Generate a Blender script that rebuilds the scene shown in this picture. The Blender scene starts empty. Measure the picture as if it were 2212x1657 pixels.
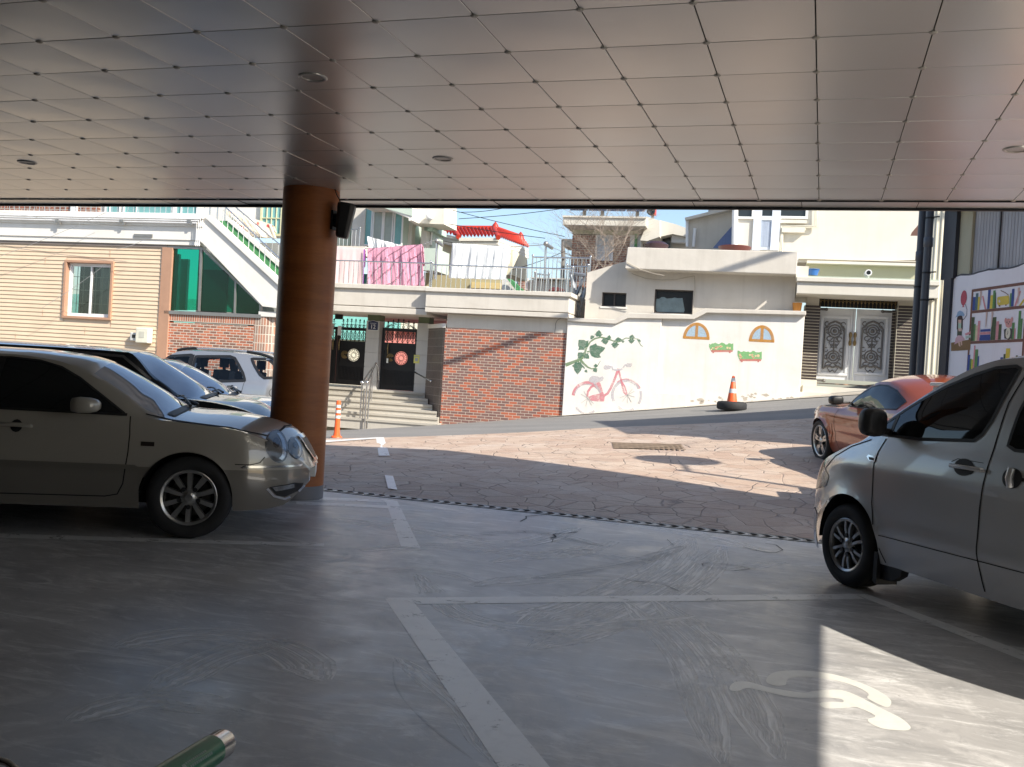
import bpy, bmesh, math, random
from mathutils import Vector, Matrix
from mathutils.bvhtree import BVHTree
from mathutils.geometry import delaunay_2d_cdt, intersect_point_line
random.seed(7)
R_ = math.radians
D = bpy.data
C = bpy.context.scene.collection
scene = bpy.context.scene

# ------------------------------------------------------------------ camera, sky, sun, exposure
CAM_H = 1.45
FPX = 2090.0                      # focal length in pixels of a 2212 x 1657 picture
RIGHT = Vector((0.95028242, 0.30560522, 0.05973923))
DOWN = Vector((0.06025017, 0.00776891, -0.99815307))
FWD = Vector((-0.3055049, 0.95212662, -0.01103011))
cam_d = D.cameras.new('camera')
cam_d.sensor_fit = 'HORIZONTAL'; cam_d.sensor_width = 36.0
cam_d.lens = 36.0 * FPX / 2212.0
cam_d.clip_start = 0.05; cam_d.clip_end = 3000
cam = D.objects.new('camera', cam_d); C.objects.link(cam)
m = Matrix((( RIGHT.x, -DOWN.x, -FWD.x, 0), (RIGHT.y, -DOWN.y, -FWD.y, 0), (RIGHT.z, -DOWN.z, -FWD.z, 0), (0, 0, 0, 1)))
m.normalize()
m.translation = Vector((0, 0, CAM_H))
cam.matrix_world = m
scene.camera = cam

SUN_EL = R_(39.0)
SUN_AZ = Vector((0.903, -0.430, 0)).normalized()        # horizontal direction towards the sun
TO_SUN = Vector((SUN_AZ.x * math.cos(SUN_EL), SUN_AZ.y * math.cos(SUN_EL), math.sin(SUN_EL)))
world = D.worlds.new('World'); scene.world = world; world.use_nodes = True
wn = world.node_tree.nodes; wl = world.node_tree.links
bg = wn['Background']
sky = wn.new('ShaderNodeTexSky'); sky.sky_type = 'NISHITA'; sky.sun_disc = False
sky.sun_elevation = SUN_EL
sky.sun_rotation = math.atan2(SUN_AZ.x, SUN_AZ.y)
sky.air_density = 1.0; sky.dust_density = 1.2; sky.ozone_density = 1.5
wl.new(sky.outputs[0], bg.inputs[0]); bg.inputs[1].default_value = 0.135
sun_d = D.lights.new('sun', 'SUN'); sun_d.energy = 5.0; sun_d.angle = R_(0.5); sun_d.color = (1.0, 0.93, 0.82)
sun = D.objects.new('sun', sun_d); C.objects.link(sun)
sun.rotation_euler = TO_SUN.to_track_quat('Z', 'Y').to_euler()
vs = scene.view_settings
vs.view_transform = 'Standard'; vs.look = 'None'; vs.gamma = 1.0; vs.use_curve_mapping = False
vs.exposure = 0.64
scene.cycles.max_bounces = 10; scene.cycles.diffuse_bounces = 5; scene.cycles.glossy_bounces = 5
scene.cycles.transmission_bounces = 6; scene.cycles.transparent_max_bounces = 8
scene.cycles.use_denoising = True
scene.cycles.sample_clamp_indirect = 6.0

# ------------------------------------------------------------------ pixel -> point on a real plane (measuring the photograph)
def ray(u, v):
    return RIGHT * ((u - 1106) / FPX) + DOWN * ((v - 828.5) / FPX) + FWD
def RG(x0, y0, k):
    q = 2212 / 3500
    return lambda x, y: ((x0 + k * x) * q, (y0 + k * y) * q)
R1 = RG(0, 650, 1000 / 2212); R2 = RG(900, 650, 700 / 1933); R3 = RG(1100, 1000, 850 / 2212)
R4 = RG(1450, 650, 650 / 2154); R5 = RG(1850, 650, 950 / 1968); R6 = RG(2650, 650, 850 / 1878)
R9 = RG(3000, 650, 500 / 1275); R8 = RG(1800, 1000, 400 / 1473); S1 = RG(0, 1100, 1150 / 2212)
G7 = RG(1050, 1350, 1850 / 2212)
P0 = lambda x, y: (x, y)

# local frames: F = street facades, M = mural wall on the right, W = world
class Frame:
    def __init__(s, ox, oy, ang):
        s.ang = ang; s.o = Vector((ox, oy, 0))
        s.d = Vector((math.cos(ang), math.sin(ang), 0)); s.n = Vector((-math.sin(ang), math.cos(ang), 0))  # n points into depth (local +y)
        s.mat = Matrix.Translation(s.o) @ Matrix.Rotation(ang, 4, 'Z')
    def un(s, uv, y=0.0):           # pixel -> local (x, z) on the plane local y = const
        r = ray(*uv)
        base = s.o + s.n * y
        t = base.dot(s.n) / (r.x * s.n.x + r.y * s.n.y)
        p = Vector((r.x * t, r.y * t, CAM_H + r.z * t))
        return ((p - s.o).dot(s.d), p.z)
W = Frame(0, 0, 0.0)
F = Frame(-9.5, 24.9, R_(3.1))
M = Frame(1.95, 17.8, math.atan2(-0.92, 0.39))

def ground_z(x, y):
    u = y - 9.82
    if u <= 0: return 0.0
    u = min(u, 24)
    a = max(min(x, 4.0), -30) + 9.3
    a = max(a, -14)
    return 0.0092 * a * u
def gpt(uv, dz=0.0):
    r = ray(*uv); z = 0.0
    for _ in range(60):
        t = (z - CAM_H) / r.z
        x, y = r.x * t, r.y * t
        z = 0.5 * z + 0.5 * ground_z(x, y)
    return Vector((x, y, z + dz))

# ------------------------------------------------------------------ materials
def nmat(name):
    m = D.materials.new(name); m.use_nodes = True
    nt = m.node_tree; b = nt.nodes['Principled BSDF']
    return m, nt, b
def N(nt, kind, **kw):
    n = nt.nodes.new(kind)
    for k, v in kw.items():
        if k in n.inputs.keys() if isinstance(k, str) else False: n.inputs[k].default_value = v
        else: setattr(n, k, v)
    return n
def rgb(c): return (c[0], c[1], c[2], 1.0)
def texco(nt, out='Object', scale=(1, 1, 1), rot=0.0):
    tc = N(nt, 'ShaderNodeTexCoord'); mp = N(nt, 'ShaderNodeMapping')
    mp.inputs['Scale'].default_value = scale; mp.inputs['Rotation'].default_value = (0, 0, rot)
    nt.links.new(tc.outputs[out], mp.inputs['Vector']); return mp.outputs['Vector']
def noise(nt, vec, scale, detail=4, rough=0.55, dist=0.0):
    n = N(nt, 'ShaderNodeTexNoise'); n.inputs['Scale'].default_value = scale; n.inputs['Detail'].default_value = detail
    n.inputs['Roughness'].default_value = rough; n.inputs['Distortion'].default_value = dist
    nt.links.new(vec, n.inputs['Vector']); return n.outputs['Fac']
def ramp(nt, fac, stops):
    r = N(nt, 'ShaderNodeValToRGB'); e = r.color_ramp.elements
    e[0].position, e[0].color = stops[0][0], rgb(stops[0][1]) if len(stops[0][1]) == 3 else stops[0][1]
    e[1].position, e[1].color = stops[-1][0], rgb(stops[-1][1])
    for p, c in stops[1:-1]:
        x = e.new(p); x.color = rgb(c)
    nt.links.new(fac, r.inputs['Fac']); return r.outputs['Color']
def mix(nt, a, b, fac, mode='MIX'):
    n = N(nt, 'ShaderNodeMix'); n.data_type = 'RGBA'; n.blend_type = mode
    for i, v in ((0, fac), (6, a), (7, b)):
        if hasattr(v, 'is_output'): nt.links.new(v, n.inputs[i])
        elif i == 0: n.inputs[0].default_value = v
        else: n.inputs[i].default_value = rgb(v)
    return n.outputs[2]
def math_(nt, op, a, b=0.5, clamp=False):
    n = N(nt, 'ShaderNodeMath'); n.operation = op; n.use_clamp = clamp
    for i, v in ((0, a), (1, b)):
        if hasattr(v, 'is_output'): nt.links.new(v, n.inputs[i])
        else: n.inputs[i].default_value = v
    return n.outputs[0]
def bump(nt, b, h, strength=0.3, dist=0.01):
    n = N(nt, 'ShaderNodeBump'); n.inputs['Strength'].default_value = strength; n.inputs['Distance'].default_value = dist
    nt.links.new(h, n.inputs['Height']); nt.links.new(n.outputs[0], b.inputs['Normal'])
MC = {}
def plain(name, col, rough=0.6, metal=0.0, var=0.12, scale=3.0, bmp=0.0, coat=0.0, spec=0.5, co='Object', streak=False):
    if name in MC: return MC[name]
    m, nt, b = nmat(name)
    v = texco(nt, co, (1, 1, 0.25) if streak else (1, 1, 1))
    f = noise(nt, v, scale, 6, 0.65)
    dark = tuple(c * (1 - var) for c in col); lite = tuple(min(1, c * (1 + var * 0.6)) for c in col)
    nt.links.new(ramp(nt, f, [(0.3, dark), (0.7, lite)]), b.inputs['Base Color'])
    b.inputs['Roughness'].default_value = rough; b.inputs['Metallic'].default_value = metal
    b.inputs['Coat Weight'].default_value = coat; b.inputs['Coat Roughness'].default_value = 0.03
    b.inputs['Specular IOR Level'].default_value = spec
    if bmp: bump(nt, b, noise(nt, v, scale * 12, 5, 0.7), bmp, 0.006)
    MC[name] = m; return m
def stucco(name, col, stain=(0.5, 0.46, 0.38), amt=0.25, bmp=0.25):
    """painted render: soft blotches, rain streaks, fine grain"""
    if name in MC: return MC[name]
    m, nt, b = nmat(name)
    v = texco(nt, 'UV'); vs_ = texco(nt, 'UV', (3.0, 0.22, 1))
    f1 = noise(nt, v, 0.9, 5, 0.6); f2 = noise(nt, vs_, 1.6, 5, 0.65); f3 = noise(nt, v, 60, 3, 0.6)
    s = math_(nt, 'MULTIPLY', ramp(nt, f1, [(0.42, (0, 0, 0)), (0.75, (1, 1, 1))]), amt)
    s2 = math_(nt, 'MULTIPLY', ramp(nt, f2, [(0.5, (0, 0, 0)), (0.8, (1, 1, 1))]), amt * 0.9)
    c = mix(nt, col, stain, s); c = mix(nt, c, stain, s2)
    nt.links.new(c, b.inputs['Base Color']); b.inputs['Roughness'].default_value = 0.85
    b.inputs['Specular IOR Level'].default_value = 0.25
    h = math_(nt, 'ADD', f3, math_(nt, 'MULTIPLY', noise(nt, v, 4.0, 4), 2.0))
    bump(nt, b, h, bmp, 0.006)
    MC[name] = m; return m
def brick(name, stops, w=0.222, h=0.075, mortar=0.009, off=0.5, mcol=(0.62, 0.55, 0.46), rough=0.75):
    m, nt, b = nmat(name)
    v = texco(nt, 'UV')
    t = N(nt, 'ShaderNodeTexBrick'); t.offset = off; t.squash = 1.0
    t.inputs['Color1'].default_value = (0, 0, 0, 1); t.inputs['Color2'].default_value = (1, 1, 1, 1)
    t.inputs['Mortar'].default_value = (0.5, 0.5, 0.5, 1); t.inputs['Scale'].default_value = 1.0
    t.inputs['Mortar Size'].default_value = mortar; t.inputs['Mortar Smooth'].default_value = 0.1; t.inputs['Bias'].default_value = 0.0
    t.inputs['Brick Width'].default_value = w; t.inputs['Row Height'].default_value = h
    nt.links.new(v, t.inputs['Vector'])
    c = ramp(nt, t.outputs['Color'], stops)
    c = mix(nt, c, (0.12, 0.09, 0.08), math_(nt, 'MULTIPLY', noise(nt, v, 9, 5, 0.7), 0.35))
    c = mix(nt, c, mcol, t.outputs['Fac'])
    nt.links.new(c, b.inputs['Base Color'])
    b.inputs['Roughness'].default_value = rough
    inv = math_(nt, 'SUBTRACT', 1.0, t.outputs['Fac'])
    bump(nt, b, math_(nt, 'ADD', inv, math_(nt, 'MULTIPLY', noise(nt, v, 40, 4), 0.25)), 0.6, 0.006)
    MC[name] = m; return m
def worn(name, col, scale=7, amt=0.45):
    """thin weathered wall paint: brushy tone, rubbed through in places"""
    if name in MC: return MC[name]
    m, nt, b = nmat(name); v = texco(nt, 'Object')
    f = noise(nt, v, scale, 8, 0.75, 0.6)
    nt.links.new(mix(nt, tuple(c * .82 for c in col), tuple(min(1, c * 1.12) for c in col), f), b.inputs['Base Color']); b.inputs['Roughness'].default_value = .85; b.inputs['Specular IOR Level'].default_value = .2
    k = ramp(nt, noise(nt, v, scale * .6, 9, .8, .8), [(.40, (amt, amt, amt)), (.62, (.06, .06, .06))])
    tr = N(nt, 'ShaderNodeBsdfTransparent'); ms = N(nt, 'ShaderNodeMixShader'); nt.links.new(k, ms.inputs[0]); nt.links.new(b.outputs[0], ms.inputs[1]); nt.links.new(tr.outputs[0], ms.inputs[2])
    nt.links.new(ms.outputs[0], nt.nodes['Material Output'].inputs[0]); MC[name] = m; return m
def glassy(name, col=(0.02, 0.025, 0.03), rough=0.03, alpha=None, metal=0.0, spec=0.5, ior=1.5):
    if name in MC: return MC[name]
    m, nt, b = nmat(name)
    f = noise(nt, texco(nt, 'Object'), 5, 3)
    nt.links.new(mix(nt, col, tuple(c * 1.4 for c in col), f), b.inputs['Base Color'])
    b.inputs['Roughness'].default_value = rough; b.inputs['Metallic'].default_value = metal
    b.inputs['IOR'].default_value = ior; b.inputs['Specular IOR Level'].default_value = spec
    if alpha is not None:
        # tinted pane: part see-through, part mirror, like real glass
        tr = N(nt, 'ShaderNodeBsdfTransparent'); tr.inputs[0].default_value = rgb(alpha)
        gl = N(nt, 'ShaderNodeBsdfGlossy'); gl.inputs['Roughness'].default_value = rough
        fr = N(nt, 'ShaderNodeFresnel'); fr.inputs[0].default_value = 1.5
        ms = N(nt, 'ShaderNodeMixShader'); nt.links.new(fr.outputs[0], ms.inputs[0])
        nt.links.new(tr.outputs[0], ms.inputs[1]); nt.links.new(gl.outputs[0], ms.inputs[2])
        nt.links.new(ms.outputs[0], nt.nodes['Material Output'].inputs[0])
    MC[name] = m; return m
def paint(name, col, metal=0.0, rough=0.35, flake=0.0):
    """car paint: pigment under a clear coat"""
    if name in MC: return MC[name]
    m, nt, b = nmat(name)
    v = texco(nt, 'Object')
    f = noise(nt, v, 2.0, 5, 0.6)
    c = mix(nt, col, tuple(x * 0.86 for x in col), f)
    nt.links.new(c, b.inputs['Base Color'])
    b.inputs['Metallic'].default_value = metal; b.inputs['Roughness'].default_value = rough
    b.inputs['Coat Weight'].default_value = 1.0; b.inputs['Coat Roughness'].default_value = 0.035; b.inputs['Coat IOR'].default_value = 1.6
    bump(nt, b, noise(nt, v, 1.3, 2), 0.03, 0.02)
    MC[name] = m; return m

# ------------------------------------------------------------------ mesh builder
class MB:
    def __init__(s): s.v = []; s.f = []; s.m = []
    def add(s, vs, fs, m=0):
        o = len(s.v); s.v += [tuple(p) for p in vs]
        for f in fs: s.f.append(tuple(i + o for i in f)); s.m.append(m)
        return s
    def box(s, x0, x1, y0, y1, z0, z1, m=0):
        x0, x1 = sorted((x0, x1)); y0, y1 = sorted((y0, y1)); z0, z1 = sorted((z0, z1))
        return s.add([(x0, y0, z0), (x1, y0, z0), (x1, y1, z0), (x0, y1, z0), (x0, y0, z1), (x1, y0, z1), (x1, y1, z1), (x0, y1, z1)],
              [(0, 3, 2, 1), (4, 5, 6, 7), (0, 1, 5, 4), (1, 2, 6, 5), (2, 3, 7, 6), (3, 0, 4, 7)], m)
    def slab(s, pts, y0, y1, m=0):
        """polygon of (x, z) given to a thickness along local y (y0 is the front)"""
        a = sum(pts[i][0] * pts[(i + 1) % len(pts)][1] - pts[(i + 1) % len(pts)][0] * pts[i][1] for i in range(len(pts)))
        if a < 0: pts = pts[::-1]
        n = len(pts)
        vs = [(x, y0, z) for x, z in pts] + [(x, y1, z) for x, z in pts]
        fs = [tuple(range(n)), tuple(range(2 * n - 1, n - 1, -1))]
        fs += [((i + 1) % n, i, n + i, n + (i + 1) % n) for i in range(n)]
        return s.add(vs, fs, m)
    def flat(s, pts, z0, z1, m=0):
        """polygon of (x, y) given to a thickness along z"""
        a = sum(pts[i][0] * pts[(i + 1) % len(pts)][1] - pts[(i + 1) % len(pts)][0] * pts[i][1] for i in range(len(pts)))
        if a < 0: pts = pts[::-1]
        n = len(pts)
        vs = [(x, y, z0) for x, y in pts] + [(x, y, z1) for x, y in pts]
        fs = [tuple(range(n - 1, -1, -1)), tuple(range(n, 2 * n))]
        fs += [(i, (i + 1) % n, n + (i + 1) % n, n + i) for i in range(n)]
        return s.add(vs, fs, m)
    def tube(s, pts, r, n=8, m=0, caps=True):
        pts = [Vector(p) for p in pts]
        k = len(pts); rs = r if isinstance(r, (list, tuple)) else [r] * k
        vs = []; up = None
        for i, p in enumerate(pts):
            t = (pts[min(i + 1, k - 1)] - pts[max(i - 1, 0)])
            if t.length < 1e-9: t = Vector((0, 0, 1))
            t.normalize()
            if up is None:
                up = t.orthogonal().normalized()
            up = (up - t * up.dot(t))
            up = up.normalized() if up.length > 1e-6 else t.orthogonal().normalized()
            w = t.cross(up)
            for j in range(n):
                a = 2 * math.pi * j / n
                vs.append(p + (up * math.cos(a) + w * math.sin(a)) * rs[i])
        fs = [(i * n + j, i * n + (j + 1) % n, (i + 1) * n + (j + 1) % n, (i + 1) * n + j) for i in range(k - 1) for j in range(n)]
        if caps: fs += [tuple(range(n - 1, -1, -1)), tuple(range((k - 1) * n, k * n))]
        return s.add(vs, fs, m)
    def lathe(s, prof, n=24, o=(0, 0, 0), axis='Z', m=0, ex=1.0):
        """profile of (radius, height) turned about an axis"""
        vs = []
        for r, h in prof:
            for j in range(n):
                a = 2 * math.pi * j / n
                x, y = r * math.cos(a) * ex, r * math.sin(a)
                q = {'Z': (x, y, h), 'Y': (x, h, y), 'X': (h, x, y)}[axis]
                vs.append((q[0] + o[0], q[1] + o[1], q[2] + o[2]))
        k = len(prof)
        fs = []
        for i in range(k - 1):
            for j in range(n):
                f = (i * n + j, i * n + (j + 1) % n, (i + 1) * n + (j + 1) % n, (i + 1) * n + j)
                fs.append(f if axis != 'Y' else f[::-1])
        return s.add(vs, fs, m)
    def ball(s, c, r, n=10, m=0, sc=(1, 1, 1)):
        prof = [(r * math.sin(math.pi * i / n) + 1e-5, -r * math.cos(math.pi * i / n)) for i in range(n + 1)]
        o = len(s.v); s.lathe(prof, n + 2, (0, 0, 0), 'Z', m)
        for i in range(o, len(s.v)):
            v = s.v[i]; s.v[i] = (v[0] * sc[0] + c[0], v[1] * sc[1] + c[1], v[2] * sc[2] + c[2])
        return s
    def xf(s, M4):
        s.v = [tuple(M4 @ Vector(p)) for p in s.v]; return s
    def mesh(s, name, mats, org=(0, 0, 0), smooth=None, uv=True):
        me = D.meshes.new(name); ox, oy, oz = org
        me.from_pydata([(x - ox, y - oy, z - oz) for x, y, z in s.v], [], s.f)
        for mt in (mats if isinstance(mats, (list, tuple)) else [mats]): me.materials.append(mt)
        if any(s.m): me.polygons.foreach_set('material_index', s.m)
        if uv:
            ul = me.uv_layers.new(name='UVMap'); dat = [0.0] * (2 * len(me.loops))
            for p in me.polygons:
                n = p.normal; ax = max(range(3), key=lambda i: abs(n[i]))
                for li in p.loop_indices:
                    q = s.v[me.loops[li].vertex_index]
                    dat[2 * li], dat[2 * li + 1] = ((q[1], q[2]), (q[0], q[2]), (q[0], q[1]))[ax]
            ul.data.foreach_set('uv', dat)
        if smooth is not None:
            me.polygons.foreach_set('use_smooth', [True] * len(me.polygons))
            me.set_sharp_from_angle(angle=R_(smooth))
        me.update(); return me

ORG = {}
def tag(o, label=None, cat=None, group=None, kind=None):
    if label: o['label'] = label
    if cat: o['category'] = cat
    if group: o['group'] = group
    if kind: o['kind'] = kind
    return o
def place(o, loc, fr):
    o.location = fr.mat @ Vector(loc); o.rotation_euler = (0, 0, fr.ang)
def thing(name, label, cat, loc, fr=W, group=None):
    """Empty at the base of a thing; loc is in the frame's own coordinates"""
    o = D.objects.new(name, None); o.empty_display_size = 0.2; C.objects.link(o)
    place(o, loc, fr); ORG[o.name] = Vector(loc)
    return tag(o, label, cat, group)
def part(name, mb, mats, parent, smooth=None, bevel=0.0, label=None, kind=None):
    """one mesh under its thing (or part); vertices are given in the frame's coordinates"""
    org = ORG[parent.name]
    me = mb.mesh(name, mats, org, smooth)
    o = D.objects.new(name, me); C.objects.link(o); o.parent = parent; ORG[o.name] = org
    if label: o['label'] = label
    if kind: o['kind'] = kind
    if bevel: bev(o, bevel)
    return o
def solo(name, mb, mats, label, cat, loc, fr=W, group=None, smooth=None, bevel=0.0, kind=None):
    me = mb.mesh(name, mats, loc, smooth)
    o = D.objects.new(name, me); C.objects.link(o); place(o, loc, fr); ORG[o.name] = Vector(loc)
    if bevel: bev(o, bevel)
    return tag(o, label, cat, group, kind)
def bev(o, w, seg=2):
    b = o.modifiers.new('bevel', 'BEVEL'); b.width = w; b.segments = seg; b.limit_method = 'ANGLE'; b.angle_limit = R_(40)
    b.harden_normals = False
def struct(name, mb, mats, loc=(0, 0, 0), fr=W, smooth=None):
    return solo(name, mb, mats, None, None, loc, fr, None, smooth, 0, 'structure')
def dup(o, loc, rz=None, parent=None):
    c = o.copy(); C.objects.link(c)
    if parent: c.parent = parent
    else:
        c.location = loc
        if rz is not None: c.rotation_euler.z = rz
    for ch in [x for x in D.objects if x.parent == o]: dup(ch, None, None, c)
    return c
def lerp(a, b, t): return a + (b - a) * t
def text_mb(body, size, depth=0.004):
    """lettering as mesh in the x-z plane, centred on the origin, front at y = -depth"""
    cu = D.curves.new('lettering', 'FONT'); cu.body = body; cu.size = size; cu.extrude = depth / 2
    cu.align_x = 'CENTER'; cu.align_y = 'CENTER'; cu.resolution_u = 3
    ob = D.objects.new('lettering', cu); C.objects.link(ob)
    dg = bpy.context.evaluated_depsgraph_get(); me = D.meshes.new_from_object(ob.evaluated_get(dg))
    mb = MB(); mb.add([(v.co.x, -v.co.z - depth / 2, v.co.y) for v in me.vertices], [tuple(p.vertices) for p in me.polygons])
    D.objects.remove(ob); D.curves.remove(cu); D.meshes.remove(me)
    return mb

# ------------------------------------------------------------------ the ground
CELL = 0.55201; CEIL = 3.25; XE = 3.74; YE = 9.62; XW = -10.7; YB = -5.5
def sheet(poly_x, y_lo, y_hi, dz, nx, ny):
    """grid over x range, between two functions of x, lying on the ground dz above it"""
    mb = MB(); vs = []; fs = []
    for i in range(nx + 1):
        x = lerp(poly_x[0], poly_x[1], i / nx); a, b_ = y_lo(x), y_hi(x)
        for j in range(ny + 1):
            y = lerp(a, b_, j / ny); vs.append((x, y, ground_z(x, y) + dz))
    for i in range(nx):
        for j in range(ny):
            k = i * (ny + 1) + j; fs.append((k, k + ny + 1, k + ny + 2, k + 1))
    return mb.add(vs, fs)
def mat_floor():
    m, nt, b = nmat('floor_paint')
    v = texco(nt, 'Object')
    f1 = noise(nt, v, 0.45, 5, 0.6, 0.8); f3 = noise(nt, v, 6, 9, 0.78, 0.6); f4 = noise(nt, v, 1.6, 9, 0.72, 1.5)
    c = ramp(nt, f1, [(0.3, (0.40, 0.39, 0.38)), (0.7, (0.52, 0.505, 0.49))])
    # cloudy worn patches, pale and dark
    c = mix(nt, c, (0.76, 0.74, 0.71), math_(nt, 'MULTIPLY', ramp(nt, f4, [(0.50, (0, 0, 0)), (0.66, (1, 1, 1))]), 0.55))
    c = mix(nt, c, (0.30, 0.295, 0.29), math_(nt, 'MULTIPLY', ramp(nt, noise(nt, texco(nt, 'Object', (1, 1.5, 1), R_(30)), 1.1, 8, 0.7, 2.0), [(0.48, (0, 0, 0)), (0.64, (1, 1, 1))]), 0.6))
    for rot, scl, lo, col, am in ((20, (1.0, 3.2, 1), 0.52, (0.84, 0.83, 0.81), 0.75), (-40, (1.0, 3.6, 1), 0.54, (0.86, 0.85, 0.83), 0.7), (65, (1.0, 2.6, 1), 0.53, (0.20, 0.20, 0.21), 0.45)):
        q = noise(nt, texco(nt, 'Object', scl, R_(rot)), 1.5, 10, 0.78, 1.1)
        c = mix(nt, c, col, math_(nt, 'MULTIPLY', ramp(nt, q, [(lo, (0, 0, 0)), (lo + .13, (1, 1, 1))]), am))
    c = mix(nt, c, (0.15, 0.15, 0.16), math_(nt, 'MULTIPLY', ramp(nt, f3, [(0.60, (0, 0, 0)), (0.74, (1, 1, 1))]), 0.55))
    c = mix(nt, c, (0.06, 0.06, 0.06), math_(nt, 'MULTIPLY', ramp(nt, noise(nt, v, 30, 3, 0.6), [(0.71, (0, 0, 0)), (0.75, (1, 1, 1))]), 0.7))
    nt.links.new(c, b.inputs['Base Color'])
    rr = N(nt, 'ShaderNodeMapRange'); nt.links.new(f4, rr.inputs[0]); rr.inputs[1].default_value = 0.3; rr.inputs[2].default_value = 0.7
    rr.inputs[3].default_value = 0.27; rr.inputs[4].default_value = 0.50
    nt.links.new(rr.outputs[0], b.inputs['Roughness'])
    b.inputs['IOR'].default_value = 1.85
    bump(nt, b, f3, 0.06, 0.003)
    return m
def mat_paving():
    m, nt, b = nmat('stamped_paving')
    v = texco(nt, 'Object', (1, 1, 0.2))
    dn = N(nt, 'ShaderNodeTexNoise'); dn.inputs['Scale'].default_value = 1.6; dn.inputs['Detail'].default_value = 4; nt.links.new(v, dn.inputs['Vector'])
    vv = mix(nt, v, dn.outputs['Color'], 0.16, 'ADD')
    vo = N(nt, 'ShaderNodeTexVoronoi'); vo.feature = 'DISTANCE_TO_EDGE'; vo.inputs['Scale'].default_value = 3.0
    vc = N(nt, 'ShaderNodeTexVoronoi'); vc.inputs['Scale'].default_value = 3.0
    nt.links.new(vv, vo.inputs['Vector']); nt.links.new(vv, vc.inputs['Vector'])
    crack = ramp(nt, vo.outputs['Distance'], [(0.0, (1, 1, 1)), (0.018, (0.4, 0.4, 0.4)), (0.035, (0, 0, 0))])
    crack = math_(nt, 'MULTIPLY', crack, ramp(nt, noise(nt, v, 1.1, 3), [(0.36, (0.25, 0.25, 0.25)), (0.56, (1, 1, 1))]))
    sep = N(nt, 'ShaderNodeSeparateColor'); nt.links.new(vc.outputs['Color'], sep.inputs[0])
    c = ramp(nt, sep.outputs[0], [(0.0, (0.45, 0.325, 0.245)), (0.5, (0.50, 0.38, 0.29)), (1.0, (0.54, 0.43, 0.34))])
    f = noise(nt, v, 3.2, 8, 0.72, 0.6)
    c = mix(nt, c, (0.41, 0.28, 0.215), math_(nt, 'MULTIPLY', ramp(nt, f, [(0.45, (0, 0, 0)), (0.68, (1, 1, 1))]), 0.65))
    c = mix(nt, c, (0.60, 0.52, 0.45), math_(nt, 'MULTIPLY', ramp(nt, noise(nt, v, 1.0, 7, 0.7), [(0.5, (0, 0, 0)), (0.7, (1, 1, 1))]), 0.6))
    c = mix(nt, c, (0.20, 0.16, 0.14), math_(nt, 'MULTIPLY', ramp(nt, noise(nt, v, 0.6, 8, 0.75, 1.0), [(0.52, (0, 0, 0)), (0.72, (1, 1, 1))]), 0.5))
    c = mix(nt, c, (0.13, 0.09, 0.075), math_(nt, 'MULTIPLY', ramp(nt, noise(nt, v, 9, 8, 0.8, 0.5), [(0.56, (0, 0, 0)), (0.72, (1, 1, 1))]), 0.5))
    c = mix(nt, c, (0.09, 0.075, 0.07), math_(nt, 'MULTIPLY', crack, 0.62))
    nt.links.new(c, b.inputs['Base Color']); b.inputs['Roughness'].default_value = 0.62
    h = math_(nt, 'ADD', math_(nt, 'MULTIPLY', crack, -1.0), math_(nt, 'MULTIPLY', noise(nt, v, 14, 7, 0.7), 0.7))
    bump(nt, b, h, 0.7, 0.02)
    return m
def mat_asphalt():
    m, nt, b = nmat('asphalt')
    v = texco(nt, 'Object')
    c = ramp(nt, noise(nt, texco(nt, 'Object', (0.35, 1.4, 1)), 0.9, 7, 0.65), [(0.3, (0.20, 0.195, 0.185)), (0.7, (0.275, 0.265, 0.25))])
    c = mix(nt, c, (0.08, 0.08, 0.08), math_(nt, 'MULTIPLY', noise(nt, v, 50, 3), 0.4))
    nt.links.new(c, b.inputs['Base Color']); b.inputs['Roughness'].default_value = 0.85
    bump(nt, b, noise(nt, v, 60, 3), 0.4, 0.01); return m
MFLOOR, MPAVE, MASPH = mat_floor(), mat_paving(), mat_asphalt()
MDIRT = plain('bare_ground', (0.22, 0.20, 0.17), 0.9, var=0.3, scale=0.4)
MLINE = None
def mat_line():
    m, nt, b = nmat('line_paint')
    v = texco(nt, 'Object')
    f = noise(nt, v, 6, 8, 0.75, 0.5)
    c = ramp(nt, f, [(0.32, (0.78, 0.77, 0.75)), (0.5, (0.90, 0.89, 0.87)), (0.75, (0.92, 0.91, 0.89))])
    nt.links.new(c, b.inputs['Base Color']); b.inputs['Roughness'].default_value = 0.36; b.inputs['IOR'].default_value = 1.8
    tr = N(nt, 'ShaderNodeBsdfTransparent'); ms = N(nt, 'ShaderNodeMixShader')
    wear = ramp(nt, noise(nt, v, 5.5, 9, 0.78, 0.5), [(0.35, (0.8, 0.8, 0.8)), (0.43, (0.06, 0.06, 0.06))])
    nt.links.new(wear, ms.inputs[0]); nt.links.new(b.outputs[0], ms.inputs[1]); nt.links.new(tr.outputs[0], ms.inputs[2])
    nt.links.new(ms.outputs[0], nt.nodes['Material Output'].inputs[0]); return m
MLINE = mat_line()
MSYM = worn('symbol_paint', (0.92, 0.89, 0.82), 5, .15)
for k_, v_ in (('Roughness', .36), ('IOR', 1.85), ('Specular IOR Level', .5)): MSYM.node_tree.nodes['Principled BSDF'].inputs[k_].default_value = v_

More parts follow.
